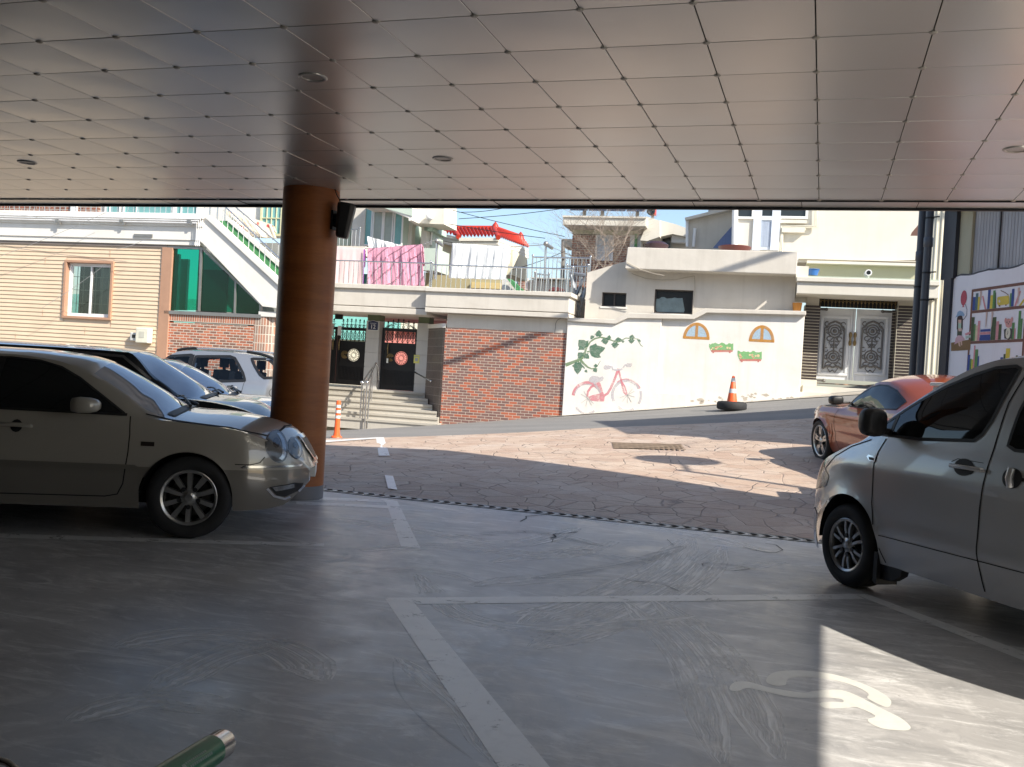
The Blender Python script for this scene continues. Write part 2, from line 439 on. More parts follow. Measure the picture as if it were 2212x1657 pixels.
big = MB(); n_ = 40; vs_ = []; fs_ = []
for i in range(n_ + 1):
    for j in range(n_ + 1):
        x = lerp(-140, 140, i / n_); y = lerp(-60, 300, j / n_)
        vs_.append((x, y, -0.6 if y < 32 else ground_z(x, y) - 0.6 + max(0, -0.05 * 0)))
for i in range(n_):
    for j in range(n_):
        k = i * (n_ + 1) + j; fs_.append((k, k + n_ + 1, k + n_ + 2, k + 1))
big.add(vs_, fs_); struct('ground', big, MDIRT)
struct('garage_floor', MB().add([(XW, YB, 0), (XE + 0.15, YB, 0), (XE + 0.15, 9.68, 0), (XW, 9.68, 0)], [(0, 1, 2, 3)]), MFLOOR)
road_near = lambda x: 15.88 + (x + 8.62) * 0.78 if x < -4.15 else 19.35 + (x + 4.15) * 0.27
struct('paving', sheet((-13, 6), lambda x: 9.90, lambda x: max(9.95, road_near(x) + 0.05), 0.0, 38, 40), MPAVE)
struct('road', sheet((-45, 30), lambda x: max(9.92, road_near(x)), lambda x: 27.5 + 0.054 * x, -0.006, 75, 20), MASPH)
# patched asphalt apron at the right, and the cement strip along the walls
struct('kerb_strip', sheet((-6.9, 2.5), lambda x: 24.55 + 0.054 * (x + 9.5) - 0.25 * math.sin(x * 1.3) * 0.3, lambda x: 25.2 + 0.054 * (x + 9.5), 0.012, 30, 3), plain('cement', (0.42, 0.38, 0.32), 0.9, var=0.25, scale=2.5, bmp=0.3))

# painted parking lines (flat on the floor)
def line_mb(pts_px, z=0.0016):
    mb = MB(); pts = []
    for p in pts_px:
        r = ray(*p); t = (z - CAM_H) / r.z; pts.append((r.x * t, r.y * t, z))
    n = len(pts); a = sum(pts[i][0] * pts[(i + 1) % n][1] - pts[(i + 1) % n][0] * pts[i][1] for i in range(n))
    if a < 0: pts = pts[::-1]
    return mb.add(pts, [tuple(range(n))])
def seg_line(a, b_, w, z=0.004):
    a, b_ = Vector(a), Vector(b_); d = (b_ - a).normalized(); nn = Vector((-d.y, d.x)) * w / 2
    q = [a - nn, b_ - nn, b_ + nn, a + nn]
    return MB().add([(p.x, p.y, z) for p in q], [(0, 1, 2, 3)])
def fl(u, v):
    r = ray(u, v); t = -CAM_H / r.z; return (r.x * t, r.y * t)
struct('yard', MB().add([(XE + 0.15, -20, -0.02), (40, -20, -0.02), (40, 9.9, -0.02), (XE + 0.15, 9.9, -0.02)], [(0, 1, 2, 3)]), MASPH)
struct('parking_line', line_mb([(832, 1293), (890, 1296), (1240, 1720), (1120, 1720)]), MLINE)
struct('parking_line', line_mb([(832, 1291), (1845, 1283), (1868, 1294), (880, 1305)], 0.0021), MLINE)
struct('parking_line', line_mb([(1845, 1283), (1872, 1283), (2300, 1440), (2300, 1462)], 0.0026), MLINE)
struct('parking_line', line_mb([(-40, 1151), (700, 1174), (700, 1181), (-40, 1160)]), MLINE)
struct('parking_line', line_mb([(832, 1079), (858, 1082), (908, 1184), (866, 1180)]), MLINE)
struct('parking_line', line_mb([(640, 1083), (838, 1092), (838, 1098), (640, 1089)], 0.002), MLINE)
struct('parking_line', line_mb([(690, 1074), (836, 1079), (838, 1085), (690, 1080)], 0.002), MLINE)
def road_mark(pts_px):
    return MB().add([tuple(gpt(p, 0.012)) for p in pts_px], [tuple(range(len(pts_px)))])
struct('parking_line', road_mark([(812, 946), (829, 946), (842, 986), (818, 986)][::-1]), MLINE)
struct('parking_line', road_mark([(700, 953), (812, 946), (812, 949), (700, 957)][::-1]), MLINE)
struct('parking_line', road_mark([(831, 1028), (849, 1030), (858, 1060), (838, 1057)][::-1]), MLINE)

# wheelchair symbol on the bay, traced in floor metres
Z6 = RG(1750, 1700, 1750 / 2212)
def sm(pts, k=4):
    out = []; n = len(pts)
    for i in range(n):
        p0, p1, p2, p3 = pts[i - 1], pts[i], pts[(i + 1) % n], pts[(i + 2) % n]
        for j in range(k):
            t = j / k
            out.append(tuple(0.5 * (2 * b + (c - a) * t + (2 * a - 5 * b + 4 * c - d) * t * t + (3 * b - a - 3 * c + d) * t ** 3) for a, b, c, d in zip(p0, p1, p2, p3)))
    return out
wc = MB()
arc_o = [(1100, 800), (1105, 775), (1140, 755), (1210, 748), (1300, 752), (1400, 768), (1500, 800), (1580, 835), (1630, 870), (1638, 892), (1622, 908), (1585, 896), (1535, 868), (1540, 850), (1490, 820), (1410, 795), (1320, 780), (1240, 775), (1195, 785), (1185, 800), (1180, 812), (1140, 815)]
body = [(940, 822), (960, 800), (1010, 797), (1060, 808), (1130, 826), (1260, 845), (1300, 838), (1390, 832), (1440, 838), (1500, 862), (1610, 920), (1680, 955), (1720, 990), (1715, 1005), (1680, 1008), (1600, 1000), (1545, 975), (1540, 958), (1570, 945), (1490, 908), (1430, 912), (1360, 912), (1332, 900), (1335, 888), (1380, 884), (1430, 886), (1420, 872), (1350, 866), (1260, 868), (1180, 860), (1060, 832), (1010, 826), (975, 838), (945, 835)]
for poly in (arc_o, body):
    pts = [fl(*Z6(x, y)) for x, y in sm(poly, 3)]
    a = sum(pts[i][0] * pts[(i + 1) % len(pts)][1] - pts[(i + 1) % len(pts)][0] * pts[i][1] for i in range(len(pts)))
    if a < 0: pts = pts[::-1]
    wc.add([(x, y, 0.0014) for x, y in pts], [tuple(range(len(pts)))])
solo('wheelchair_symbol', wc, MSYM, 'white wheelchair symbol painted on the garage floor, half in sun', 'floor marking', (0.05, 4.7, 0))
# broken edges of old floor coating
MCR = plain('crack_dark', (0.03, 0.03, 0.03), 0.9)
def crack(pts_z, w):
    pts = [Vector(fl(*Z6(*p))) for p in pts_z]; mb = MB()
    for i in range(len(pts) - 1):
        d = (pts[i + 1] - pts[i]); 
        nn = Vector((-d.y, d.x)).normalized() * w * (0.5 + random.random())
        mb.add([(pts[i].x - nn.x, pts[i].y - nn.y, 0.003), (pts[i + 1].x - nn.x, pts[i + 1].y - nn.y, 0.003), (pts[i + 1].x + nn.x, pts[i + 1].y + nn.y, 0.003), (pts[i].x + nn.x, pts[i].y + nn.y, 0.003)], [(0, 1, 2, 3)])
    return mb
ck = MB()
for pts, w in (([(35, 105), (62, 92), (60, 82), (110, 79), (150, 77)], 0.008), ([(165, 178), (190, 172), (178, 160), (240, 155), (285, 150)], 0.010), ([(172, 196), (178, 180)], 0.006),
               ([(820, 287), (850, 284), (920, 288), (985, 298), (1028, 310), (960, 318), (870, 308), (826, 295), (820, 287)], 0.004),
               ([(1095, 200), (1140, 206), (1170, 228), (1140, 240), (1080, 236), (1050, 226)], 0.004), ([(1000, 215), (1060, 232), (1110, 238)], 0.004), ([(670, 182), (700, 210), (730, 214)], 0.004), ([(455, 345), (520, 362), (600, 368), (660, 380), (720, 405)], 0.004),
               ([(300, 225), (350, 228)], 0.005), ([(50, 148), (60, 152)], 0.006)):
    c_ = crack(pts, w); ck.add(c_.v, c_.f)
struct('floor_cracks', ck, MCR)

def mat_scuff(name, col, hi):
    m, nt, b = nmat(name); b.inputs['Base Color'].default_value = rgb(col); b.inputs['Roughness'].default_value = 0.36; b.inputs['IOR'].default_value = 1.85
    f = noise(nt, texco(nt, 'UV', (0.45, 11, 1)), 2.2, 6, 0.6, 0.2); f2 = noise(nt, texco(nt, 'Object'), 1.6, 5, 0.65)
    k = math_(nt, 'MULTIPLY', ramp(nt, f, [(0.40, (0, 0, 0)), (0.62, (hi, hi, hi))]), ramp(nt, f2, [(0.34, (0, 0, 0)), (0.50, (1, 1, 1))]))
    tr = N(nt, 'ShaderNodeBsdfTransparent'); ms = N(nt, 'ShaderNodeMixShader'); nt.links.new(k, ms.inputs[0]); nt.links.new(tr.outputs[0], ms.inputs[1]); nt.links.new(b.outputs[0], ms.inputs[2])
    nt.links.new(ms.outputs[0], nt.nodes['Material Output'].inputs[0]); return m
def stroke(pts_px, w, z):
    """one tyre sweep on the floor, with u along it and v across it"""
    P = [Vector(fl(*p)) for p in sm_line(pts_px)]; n = len(P); vs = []; uv = []; L = 0
    for i, p in enumerate(P):
        d = (P[min(i + 1, n - 1)] - P[max(i - 1, 0)]).normalized(); nn = Vector((-d.y, d.x)) * w / 2
        if i: L += (P[i] - P[i - 1]).length
        e = min(1, i / 3, (n - 1 - i) / 3) * .7 + .3
        vs += [(p.x + nn.x * e, p.y + nn.y * e, z), (p.x - nn.x * e, p.y - nn.y * e, z)]; uv += [(L, w / 2), (L, -w / 2)]
    return vs, [(2 * i + 1, 2 * i + 3, 2 * i + 2, 2 * i) for i in range(n - 1)], uv
def sm_line(p):
    out = []
    for i in range(len(p) - 1):
        p0, p1, p2, p3 = p[max(i - 1, 0)], p[i], p[i + 1], p[min(i + 2, len(p) - 1)]
        for j in range(6):
            t = j / 6; out.append(tuple(0.5 * (2 * b + (c - a) * t + (2 * a - 5 * b + 4 * c - d) * t * t + (3 * b - a - 3 * c + d) * t ** 3) for a, b, c, d in zip(p0, p1, p2, p3)))
    return out + [p[-1]]
MSC_P, MSC_D = mat_scuff('pale_scuff', (0.92, 0.91, 0.89), 0.85), mat_scuff('dark_scuff', (0.20, 0.20, 0.21), 0.5)
def scuffs(name, strokes, mt, z0):
    vs, fs, uvs = [], [], []
    for k, (pts, w) in enumerate(strokes):
        v_, f_, u_ = stroke(pts, w, z0 + 0.00003 * k); o = len(vs); vs += v_; uvs += u_; fs += [tuple(i + o for i in f) for f in f_]
    o = struct(name, MB().add(vs, fs), mt); ul = o.data.uv_layers[0].data
    for li, lp in enumerate(o.data.loops): ul[li].uv = uvs[lp.vertex_index]
scuffs('tyre_marks', [([(1020, 1265), (1200, 1250), (1420, 1262), (1560, 1300)], .28), ([(1110, 1330), (1250, 1318), (1420, 1340), (1530, 1345)], .24), ([(1060, 1215), (1250, 1195), (1500, 1225), (1700, 1215)], .26), ([(1130, 1380), (1180, 1368), (1235, 1376)], .10),
    ([(1490, 1160), (1430, 1230), (1300, 1290), (1130, 1350)], .34), ([(1560, 1180), (1490, 1260), (1330, 1340), (1150, 1400)], .30), ([(1400, 1285), (1560, 1420), (1680, 1640)], .24), ([(1350, 1300), (1480, 1430), (1560, 1650)], .2), ([(780, 1190), (980, 1180), (1180, 1200), (1330, 1170)], .3),
    ([(720, 1120), (900, 1145), (1100, 1175), (1250, 1140)], .3), ([(1250, 1120), (1450, 1145), (1650, 1190)], .36), ([(250, 1400), (420, 1370), (600, 1400), (700, 1470)], .3), ([(330, 1500), (470, 1420), (600, 1390)], .25), ([(150, 1560), (330, 1510), (520, 1540)], .25), ([(860, 1420), (1000, 1530), (1080, 1650)], .16), ([(900, 1240), (1000, 1330), (1200, 1360), (1500, 1330)], .2)], MSC_P, 0.0003)
scuffs('tyre_marks', [([(850, 1430), (860, 1490), (920, 1560), (1020, 1640)], .016), ([(980, 1160), (1150, 1150), (1300, 1180)], .2), ([(1150, 1250), (1350, 1220), (1480, 1180)], .18), ([(760, 1240), (900, 1230), (1040, 1260)], .2)], MSC_D, 0.0009)

# drain channel grate between floor and paving
gr = MB(); x0g, x1g = -12.0, 6.0
gr.box(x0g, x1g, 9.69, 9.71, -0.05, 0.006); gr.box(x0g, x1g, 9.87, 9.89, -0.05, 0.006)
x = x0g
while x < x1g:
    gr.add([(x, 9.71, 0.004), (x + 0.06, 9.71, 0.004), (x + 0.12, 9.79, 0.004), (x + 0.06, 9.79, 0.004), (x + 0.06, 9.87, 0.004), (x, 9.87, 0.004)], [(0, 1, 2, 3), (3, 2, 4, 5) if False else (5, 4, 2, 3)])
    x += 0.13
solo('drain_grate', gr, plain('galvanised', (0.36, 0.36, 0.36), 0.4, 0.6, var=0.25, scale=8), 'long steel drain grate with chevron bars along the garage threshold', 'drain', (-3, 9.79, 0))
solo('drain_channel', MB().box(x0g, x1g, 9.66, 9.92, -0.14, -0.06), MCR, None, None, (0, 9.8, 0), kind='structure')
# manhole cover on the paving
mh = MB(); mhx = [gpt(G7(*p)) for p in ((1245, 195), (1530, 203), (1528, 224), (1252, 220))]
mc = sum(mhx, Vector()) / 4
mh.add([tuple(p + Vector((0, 0, 0.01))) for p in mhx][::-1], [(0, 1, 2, 3)])
e1 = (mhx[1] - mhx[0]); e2 = (mhx[3] - mhx[0])
for i in range(14):
    for j in range(4):
        c_ = mhx[0] + e1 * ((i + 0.5) / 14) + e2 * ((j + 0.5) / 4) + Vector((0, 0, 0.014))
        u_, w_ = e1 * 0.022, e2 * 0.07
        mh.add([tuple(c_ - u_ - w_), tuple(c_ + u_ - w_), tuple(c_ + u_ + w_), tuple(c_ - u_ + w_)], [(0, 1, 2, 3)])
solo('manhole_cover', mh, plain('rusty_iron', (0.27, 0.195, 0.13), 0.7, 0.2, var=0.4, scale=6), 'rusty double manhole cover set in the stamped paving', 'manhole cover', tuple(mc))

# ------------------------------------------------------------------ the building we stand under
bld = thing('parking_building', 'parking building with a shiny metal panel ceiling over the cars', 'building', (XW, YB, 0))
def mat_ceiling():
    m, nt, b = nmat('ceiling_panel')
    v = texco(nt, 'Object')
    f = noise(nt, v, 0.8, 3)
    nt.links.new(mix(nt, (0.66, 0.655, 0.62), (0.72, 0.71, 0.67), f), b.inputs['Base Color'])
    b.inputs['Metallic'].default_value = 0.60; b.inputs['Roughness'].default_value = 0.29
    bump(nt, b, noise(nt, v, 1.6, 2, 0.5, 0.4), 0.10, 0.03)
    return m
MCEIL = mat_ceiling()
MDARK = plain('dark_trim', (0.012, 0.012, 0.013), 0.6)
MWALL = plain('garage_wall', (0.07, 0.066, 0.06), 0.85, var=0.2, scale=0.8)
MCLAD = stucco('building_cladding', (0.5, 0.48, 0.44))
cl = MB()
i0 = math.floor(XW / CELL + 0.2552) ; i1 = math.ceil(XE / CELL + 0.2552)
j0 = math.floor(YB / CELL - 7.3507); 
rnd = random.Random(3)
for i in range(i0, i1):
    for j in range(j0, 10):
        xa, xb = max(XW, (i - 0.2552) * CELL), min(XE, (i + 1 - 0.2552) * CELL)
        ya, yb = max(YB, (j + 7.3507) * CELL), (j + 1 + 7.3507) * CELL
        if xb - xa < 0.05 or yb - ya < 0.05: continue
        tx, ty = rnd.gauss(0, 0.0012), rnd.gauss(0, 0.0016)
        ns = 6; ix = [0.003, 0.016] ; 
        gx = [xa + 0.0026, xa + 0.005] + [lerp(xa + 0.05, xb - 0.05, k / 3) for k in range(4)] + [xb - 0.005, xb - 0.0026]
        gy = [ya + 0.0026, ya + 0.005] + [lerp(ya + 0.05, yb - 0.05, k / 3) for k in range(4)] + [yb - 0.005, yb - 0.0026]
        vs = []; bulge = rnd.uniform(0.001, 0.0048)
        for p, gx_ in enumerate(gx):
            for q, gy_ in enumerate(gy):
                ed = p in (0, 7) or q in (0, 7)
                u, w = (gx_ - xa) / (xb - xa), (gy_ - ya) / (yb - ya)
                z = CEIL + (0.004 if ed else 0) - bulge * 16 * u * (1 - u) * w * (1 - w) + (gx_ - (xa + xb) / 2) * tx + (gy_ - (ya + yb) / 2) * ty
                vs.append((gx_, gy_, z))
        cl.add(vs, [(p * 8 + q, p * 8 + q + 1, p * 8 + q + 9, p * 8 + q + 8) for p in range(7) for q in range(7)])
        # button cap at the panel corner
        if i > i0 and j > j0:
            cl.lathe([(0.001, CEIL - 0.009), (0.013, CEIL - 0.008), (0.021, CEIL - 0.003), (0.022, CEIL + 0.012)], 10, (xa, ya, 0), 'Z', 1)
for i in range(i0 + 1, i1):
    cl.lathe([(0.001, CEIL - 0.009), (0.013, CEIL - 0.008), (0.021, CEIL - 0.003), (0.022, CEIL + 0.012)], 10, ((i - 0.2552) * CELL, 17.3507 * CELL, 0), 'Z', 1)
MBTN = plain('button_cap', (0.46, 0.43, 0.38), 0.4, 0.5)
part('ceiling', cl, [MCEIL, MBTN], bld, smooth=16)
part('soffit_backing', MB().box(XW, XE, YB, 17.3507 * CELL, CEIL + 0.03, CEIL + 0.08), MDARK, bld)
yf = 17.3507 * CELL
fs2 = MB()
for k in range(-20, 8):      # soffit edge strip, one folded sheet per panel and a little uneven
    xa = (k * 1.04 - 0.3) * 1.0; xb = xa + 1.04
    if xa < XW or xb > XE: xa, xb = max(XW, xa), min(XE, xb)
    if xb - xa < 0.02: continue
    dz = rnd.uniform(-0.004, 0.004)
    fs2.add([(xa + 0.003, yf + 0.03, CEIL - 0.005 + dz), (xb - 0.003, yf + 0.03, CEIL - 0.004 + dz), (xb - 0.003, yf + 0.30, CEIL - 0.012 + dz), (xa + 0.003, yf + 0.30, CEIL - 0.010 + dz)], [(0, 3, 2, 1)])
part('edge_strip', fs2, MCEIL, bld)
part('drip_edge', MB().box(XW, XE, yf + 0.002, yf + 0.027, CEIL - 0.012, CEIL + 0.05).box(XW, XE, yf + 0.30, yf + 0.345, CEIL - 0.035, CEIL + 0.05), MDARK, bld)
H2 = 8.6
part('upper_storeys', MB().box(XW, XE, YB, yf + 0.34, CEIL + 0.09, H2), MCLAD, bld)
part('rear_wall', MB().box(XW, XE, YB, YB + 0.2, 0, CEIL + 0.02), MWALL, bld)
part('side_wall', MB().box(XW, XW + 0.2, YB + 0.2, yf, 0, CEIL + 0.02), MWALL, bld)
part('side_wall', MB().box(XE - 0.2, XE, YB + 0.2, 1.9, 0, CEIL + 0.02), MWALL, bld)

def mat_pillar():
    m, nt, b = nmat('pillar_coating')
    v = texco(nt, 'Object', (0.15, 0.15, 1)); f = noise(nt, v, 3.2, 8, 0.8)
    c = ramp(nt, f, [(0.35, (0.23, 0.075, 0.022)), (0.55, (0.36, 0.118, 0.032)), (0.7, (0.43, 0.155, 0.045))])
    nt.links.new(c, b.inputs['Base Color']); b.inputs['Roughness'].default_value = 0.46; b.inputs['Specular IOR Level'].default_value = 0.4
    bump(nt, b, noise(nt, texco(nt, 'Object', (0.3, 0.3, 3)), 6, 3), 0.08, 0.02); return m
MPIL = mat_pillar()
def pillar(x, y, r, label):
    t = thing('round_pillar', label, 'pillar', (x, y, 0))
    part('shaft', MB().lathe([(r, 0.14), (r, CEIL + 0.02)], 48, (x, y, 0)), MPIL, t, smooth=50)
    part('base_band', MB().lathe([(r + 0.004, 0.0), (r + 0.004, 0.14), (r, 0.142)], 48, (x, y, 0)), plain('band_grey', (0.17, 0.17, 0.18), 0.5), t, smooth=50)
PX, PY, PR = -5.26, 9.08, 0.295
pillar(PX, PY, PR, 'orange round pillar with a grey base band in front of the cars')

# loudspeaker on the pillar
sp = thing('wall_speaker', 'black loudspeaker hung on the orange pillar under the ceiling', 'loudspeaker', (PX + 0.42, PY - 0.02, 2.75))
def spk_local():
    cb = MB(); w0, w1, h_, d0 = 0.085, 0.062, 0.36, 0.17
    ring = lambda w, d, z: [(-w, -d * 0.55, z), (-w * 0.6, -d * 0.75, z), (w * 0.6, -d * 0.75, z), (w, -d * 0.55, z), (w * 0.9, d * 0.45, z), (-w * 0.9, d * 0.45, z)]
    lv = [(0.0, 0.80), (0.02, 0.98), (0.30, 1.1), (0.345, 1.08), (0.36, 0.9)]
    vs = []
    for z, s_ in lv: vs += ring(lerp(w1, w0, z / h_) * s_, d0 * lerp(0.8, 1, z / h_) * s_, z)
    fs = [(a * 6 + b_, a * 6 + (b_ + 1) % 6, (a + 1) * 6 + (b_ + 1) % 6, (a + 1) * 6 + b_) for a in range(4) for b_ in range(6)]
    fs += [tuple(range(5, -1, -1)), tuple(range(24, 30))]
    cb.add(vs, fs); return cb
c_ = spk_local().xf(Matrix.Translation((PX + 0.42, PY - 0.06, 2.74)) @ Matrix.Rotation(R_(7), 4, 'Y') @ Matrix.Rotation(R_(20), 4, 'Z'))
part('cabinet', c_, plain('speaker_plastic', (0.02, 0.02, 0.021), 0.45), sp, smooth=30, bevel=0.008)
part('bracket', MB().box(PX + 0.27, PX + 0.37, PY - 0.05, PY - 0.01, 2.86, 3.0).box(PX + 0.285, PX + 0.31, PY - 0.08, PY + 0.02, 2.83, 3.03), MDARK, sp)
part('cable', MB().tube([(PX + 0.30, PY - 0.05, 3.25), (PX + 0.33, PY - 0.06, 3.19), (PX + 0.37, PY - 0.07, 3.14), (PX + 0.39, PY - 0.07, 3.09)], 0.006, 6), MDARK, sp, smooth=60)

# recessed downlights
def ceil_pt(u, v):
    r = ray(u, v); t = (CEIL - CAM_H) / r.z; return (r.x * t, r.y * t)
MRING = plain('downlight_ring', (0.52, 0.49, 0.45), 0.35, 0.5)
for k, (u, v, lab) in enumerate([(676, 166, 'round ceiling downlight nearest the camera, beside the pillar reflection'), (957, 342, 'round ceiling downlight right of the pillar near the ceiling edge'),
                    (59, 350, 'round ceiling downlight at the far left above the parked cars'), (2196, 322, 'round ceiling downlight at the right edge among the light ripples')]):
    x, y = ceil_pt(u, v)
    t = thing('downlight', lab, 'ceiling light', (x, y, CEIL - 0.01), W, 'recessed downlights')
    part('ring', MB().lathe([(0.068, CEIL + 0.004), (0.070, CEIL - 0.008), (0.082, CEIL - 0.012), (0.092, CEIL - 0.006), (0.093, CEIL + 0.004)], 32, (x, y, 0)), MRING, t, smooth=60)
    part('lens', MB().lathe([(0.0005, CEIL - 0.003), (0.068, CEIL - 0.003)], 32, (x, y, 0)), plain('frosted_lens', (0.42, 0.39, 0.35), 0.35, 0.3), t, smooth=60)

# ================================================================== the houses across the street (frame F: x along the street, y into depth)
def fp(uv, y): return F.un(uv, y)
def fbox(mb, a, b_, y0, y1, m=0):
    xa, za = fp(a, y0); xb, zb = fp(b_, y0); return mb.box(xa, xb, y0, y1, za, zb, m)
def fslab(mb, pts, y0, y1, m=0): return mb.slab([fp(p, y0) for p in pts], y0, y1, m)
def ribbon(mb, pts, w, y0, m=0, closed=False, lift=0.0):
    """flat stroke of (x, z) points on the plane y0, facing the street"""
    pts = [Vector(p) for p in pts]; n = len(pts); L = []; Rr = []
    for i in range(n):
        a = pts[i - 1] if (i or closed) else pts[i]; b_ = pts[(i + 1) % n] if (i < n - 1 or closed) else pts[i]
        d = (b_ - a); d = d.normalized() if d.length > 1e-9 else Vector((1, 0))
        nn = Vector((-d.y, d.x)); ww = (w[i] if isinstance(w, (list, tuple)) else w) / 2
        L.append(pts[i] + nn * ww); Rr.append(pts[i] - nn * ww)
    vs = [(p.x, y0, p.y) for p in L] + [(p.x, y0, p.y) for p in Rr]
    k = n if closed else n - 1
    return mb.add(vs, [(n + i, n + (i + 1) % n, (i + 1) % n, i) for i in range(k)], m)
def patch(mb, pts, y0, m=0):
    a = sum(pts[i][0] * pts[(i + 1) % len(pts)][1] - pts[(i + 1) % len(pts)][0] * pts[i][1] for i in range(len(pts)))
    if a < 0: pts = pts[::-1]
    return mb.add([(x, y0, z) for x, z in pts], [tuple(range(len(pts)))], m)
def arc(c, r, a0, a1, n=24, ex=1.0):
    return [(c[0] + r * ex * math.cos(R_(lerp(a0, a1, i / n))), c[1] + r * math.sin(R_(lerp(a0, a1, i / n)))) for i in range(n + 1)]

MWHITE = stucco('white_render', (0.80, 0.775, 0.72), (0.55, 0.50, 0.42), 0.22)
MMURAL = stucco('mural_wall_render', (0.82, 0.795, 0.745), (0.58, 0.52, 0.42), 0.36, 0.4)
MCREAM = stucco('cream_render', (0.70, 0.665, 0.585), (0.50, 0.46, 0.36), 0.25)
MGREYR = stucco('grey_cream_render', (0.66, 0.62, 0.55), (0.42, 0.38, 0.32), 0.38, 0.4)
MMINT = stucco('mint_render', (0.50, 0.58, 0.50), (0.38, 0.42, 0.36), 0.2)
MSTONE = stucco('column_stone', (0.55, 0.54, 0.51), (0.36, 0.34, 0.30), 0.3)
MSIDE = plain('vinyl_siding', (0.69, 0.54, 0.385), 0.5, var=0.08, scale=1.5, co='UV')
MBROWN = plain('brown_frame', (0.45, 0.26, 0.17), 0.55, var=0.1)
MPVC = plain('white_pvc', (0.80, 0.80, 0.79), 0.35, var=0.04)
MSTEEL = plain('stainless', (0.62, 0.62, 0.62), 0.22, 0.95, var=0.08)
MALU = plain('grey_aluminium', (0.32, 0.31, 0.29), 0.4, 0.6, var=0.15)
MIRON = plain('black_iron', (0.012, 0.012, 0.013), 0.45, 0.2, var=0.2)
MGOLD = plain('antique_gold', (0.28, 0.20, 0.09), 0.45, 0.6, var=0.3, scale=20)
MBRICK = brick('boundary_brick', [(0.0, (0.20, 0.105, 0.09)), (0.45, (0.25, 0.13, 0.11)), (0.60, (0.30, 0.14, 0.10)), (0.67, (0.44, 0.11, 0.055)), (1.0, (0.52, 0.145, 0.07))], mortar=0.007, mcol=(0.54, 0.47, 0.39))
MBRICK2 = brick('stair_brick', [(0.0, (0.24, 0.12, 0.085)), (0.35, (0.30, 0.14, 0.09)), (0.5, (0.48, 0.14, 0.07)), (1.0, (0.58, 0.20, 0.10))], w=0.20, h=0.072)
MSOLD = brick('soldier_brick', [(0.0, (0.38, 0.15, 0.09)), (1.0, (0.56, 0.20, 0.11))], w=0.070, h=0.21, off=0.0)
MTILE_D = brick('dark_tile', [(0.0, (0.085, 0.06, 0.05)), (1.0, (0.13, 0.085, 0.07))], w=0.075, h=0.23, mortar=0.006, off=0.0, mcol=(0.30, 0.27, 0.23), rough=0.35)
MTILE_R = brick('pilaster_tile', [(0.0, (0.30, 0.15, 0.10)), (0.5, (0.34, 0.25, 0.20)), (1.0, (0.55, 0.22, 0.12))], w=0.075, h=0.23, mortar=0.010, off=0.0)
MBRICK3 = brick('house_brick', [(0.0, (0.20, 0.075, 0.05)), (0.6, (0.26, 0.10, 0.065)), (1.0, (0.38, 0.13, 0.08))], w=0.21, h=0.085, mortar=0.012, mcol=(0.42, 0.36, 0.31))
MTILE_B = brick('black_gate_tile', [(0.0, (0.03, 0.025, 0.025)), (1.0, (0.055, 0.045, 0.042))], w=0.45, h=0.078, mortar=0.008, off=0.0, mcol=(0.50, 0.46, 0.36), rough=0.3)
MGLASS_D = glassy('dark_window', (0.02, 0.024, 0.026), 0.04)
MGLASS_T = glassy('teal_window', (0.16, 0.34, 0.34), 0.06)
MGREENG = glassy('green_glass', alpha=(0.02, 0.62, 0.48))
MGREENP = plain('green_paint', (0.10, 0.34, 0.13), 0.6, var=0.12)
MDKGREEN = plain('capital_green', (0.13, 0.16, 0.09), 0.7)
YL = -2.4
ORGX = lambda p, y: fp(p, y)[0]

# ---- 1 siding house at the left, with its upper floor and outside stair
hs = thing('siding_house', 'tan siding house with a white parapet and an outside stair, at the left', 'house', (fp(R1(0, 1200), YL)[0], YL, -0.4), F)
xl = fp(R1(-900, 800), YL)[0]; xr = fp(R1(1232, 800), YL)[0]
zt = fp(R1(620, 418), YL)[1]; zb = -1.2
wa = R1(500, 528); wb = R1(845, 985)
wx0, wz1 = fp(wa, YL); wx1, wz0 = fp(wb, YL)
sd = MB(); bh = 0.113; k = 0
z = zt
while z > zb:
    zl = z - bh
    spans = [(xl, xr)]
    if zl < wz1 and z > wz0: spans = [(xl, wx0 + 0.02), (wx1 - 0.02, xr)]
    for a, b_ in spans:
        sd.add([(a, YL - 0.004, z), (b_, YL - 0.004, z), (b_, YL - 0.022, zl + 0.022), (a, YL - 0.022, zl + 0.022), (b_, YL - 0.010, zl + 0.012), (a, YL - 0.010, zl + 0.012), (b_, YL - 0.004, zl), (a, YL - 0.004, zl)],
               [(0, 3, 2, 1), (3, 5, 4, 2), (5, 7, 6, 4)])
    z = zl
part('siding', sd, MSIDE, hs)
bk = MB().box(xl, wx0 + 0.03, YL, YL + 0.15, zb, zt).box(wx1 - 0.03, xr, YL, YL + 0.15, zb, zt).box(wx0, wx1, YL, YL + 0.15, zb, wz0 + 0.02).box(wx0, wx1, YL, YL + 0.15, wz1 - 0.02, zt)
part('wall', bk, MSIDE, hs)
jn = MB()
for jx, jy in ((345, 535), (325, 930), (645, 1070), (120, 1110), (835, 480), (840, 1010)):
    jxx, jz = fp(R1(jx, jy), YL); jn.box(jxx, jxx + 0.006, YL - 0.0235, YL - 0.018, jz - 0.1, jz + 0.1)
part('siding_joints', jn, MBROWN, hs, kind='stuff')
part('corner_trim', fbox(MB(), R1(1226, 432), R1(1250, 1400), YL - 0.05, YL + 0.2), MBROWN, hs, bevel=0.005)
wn_ = MB(); t_ = 0.075
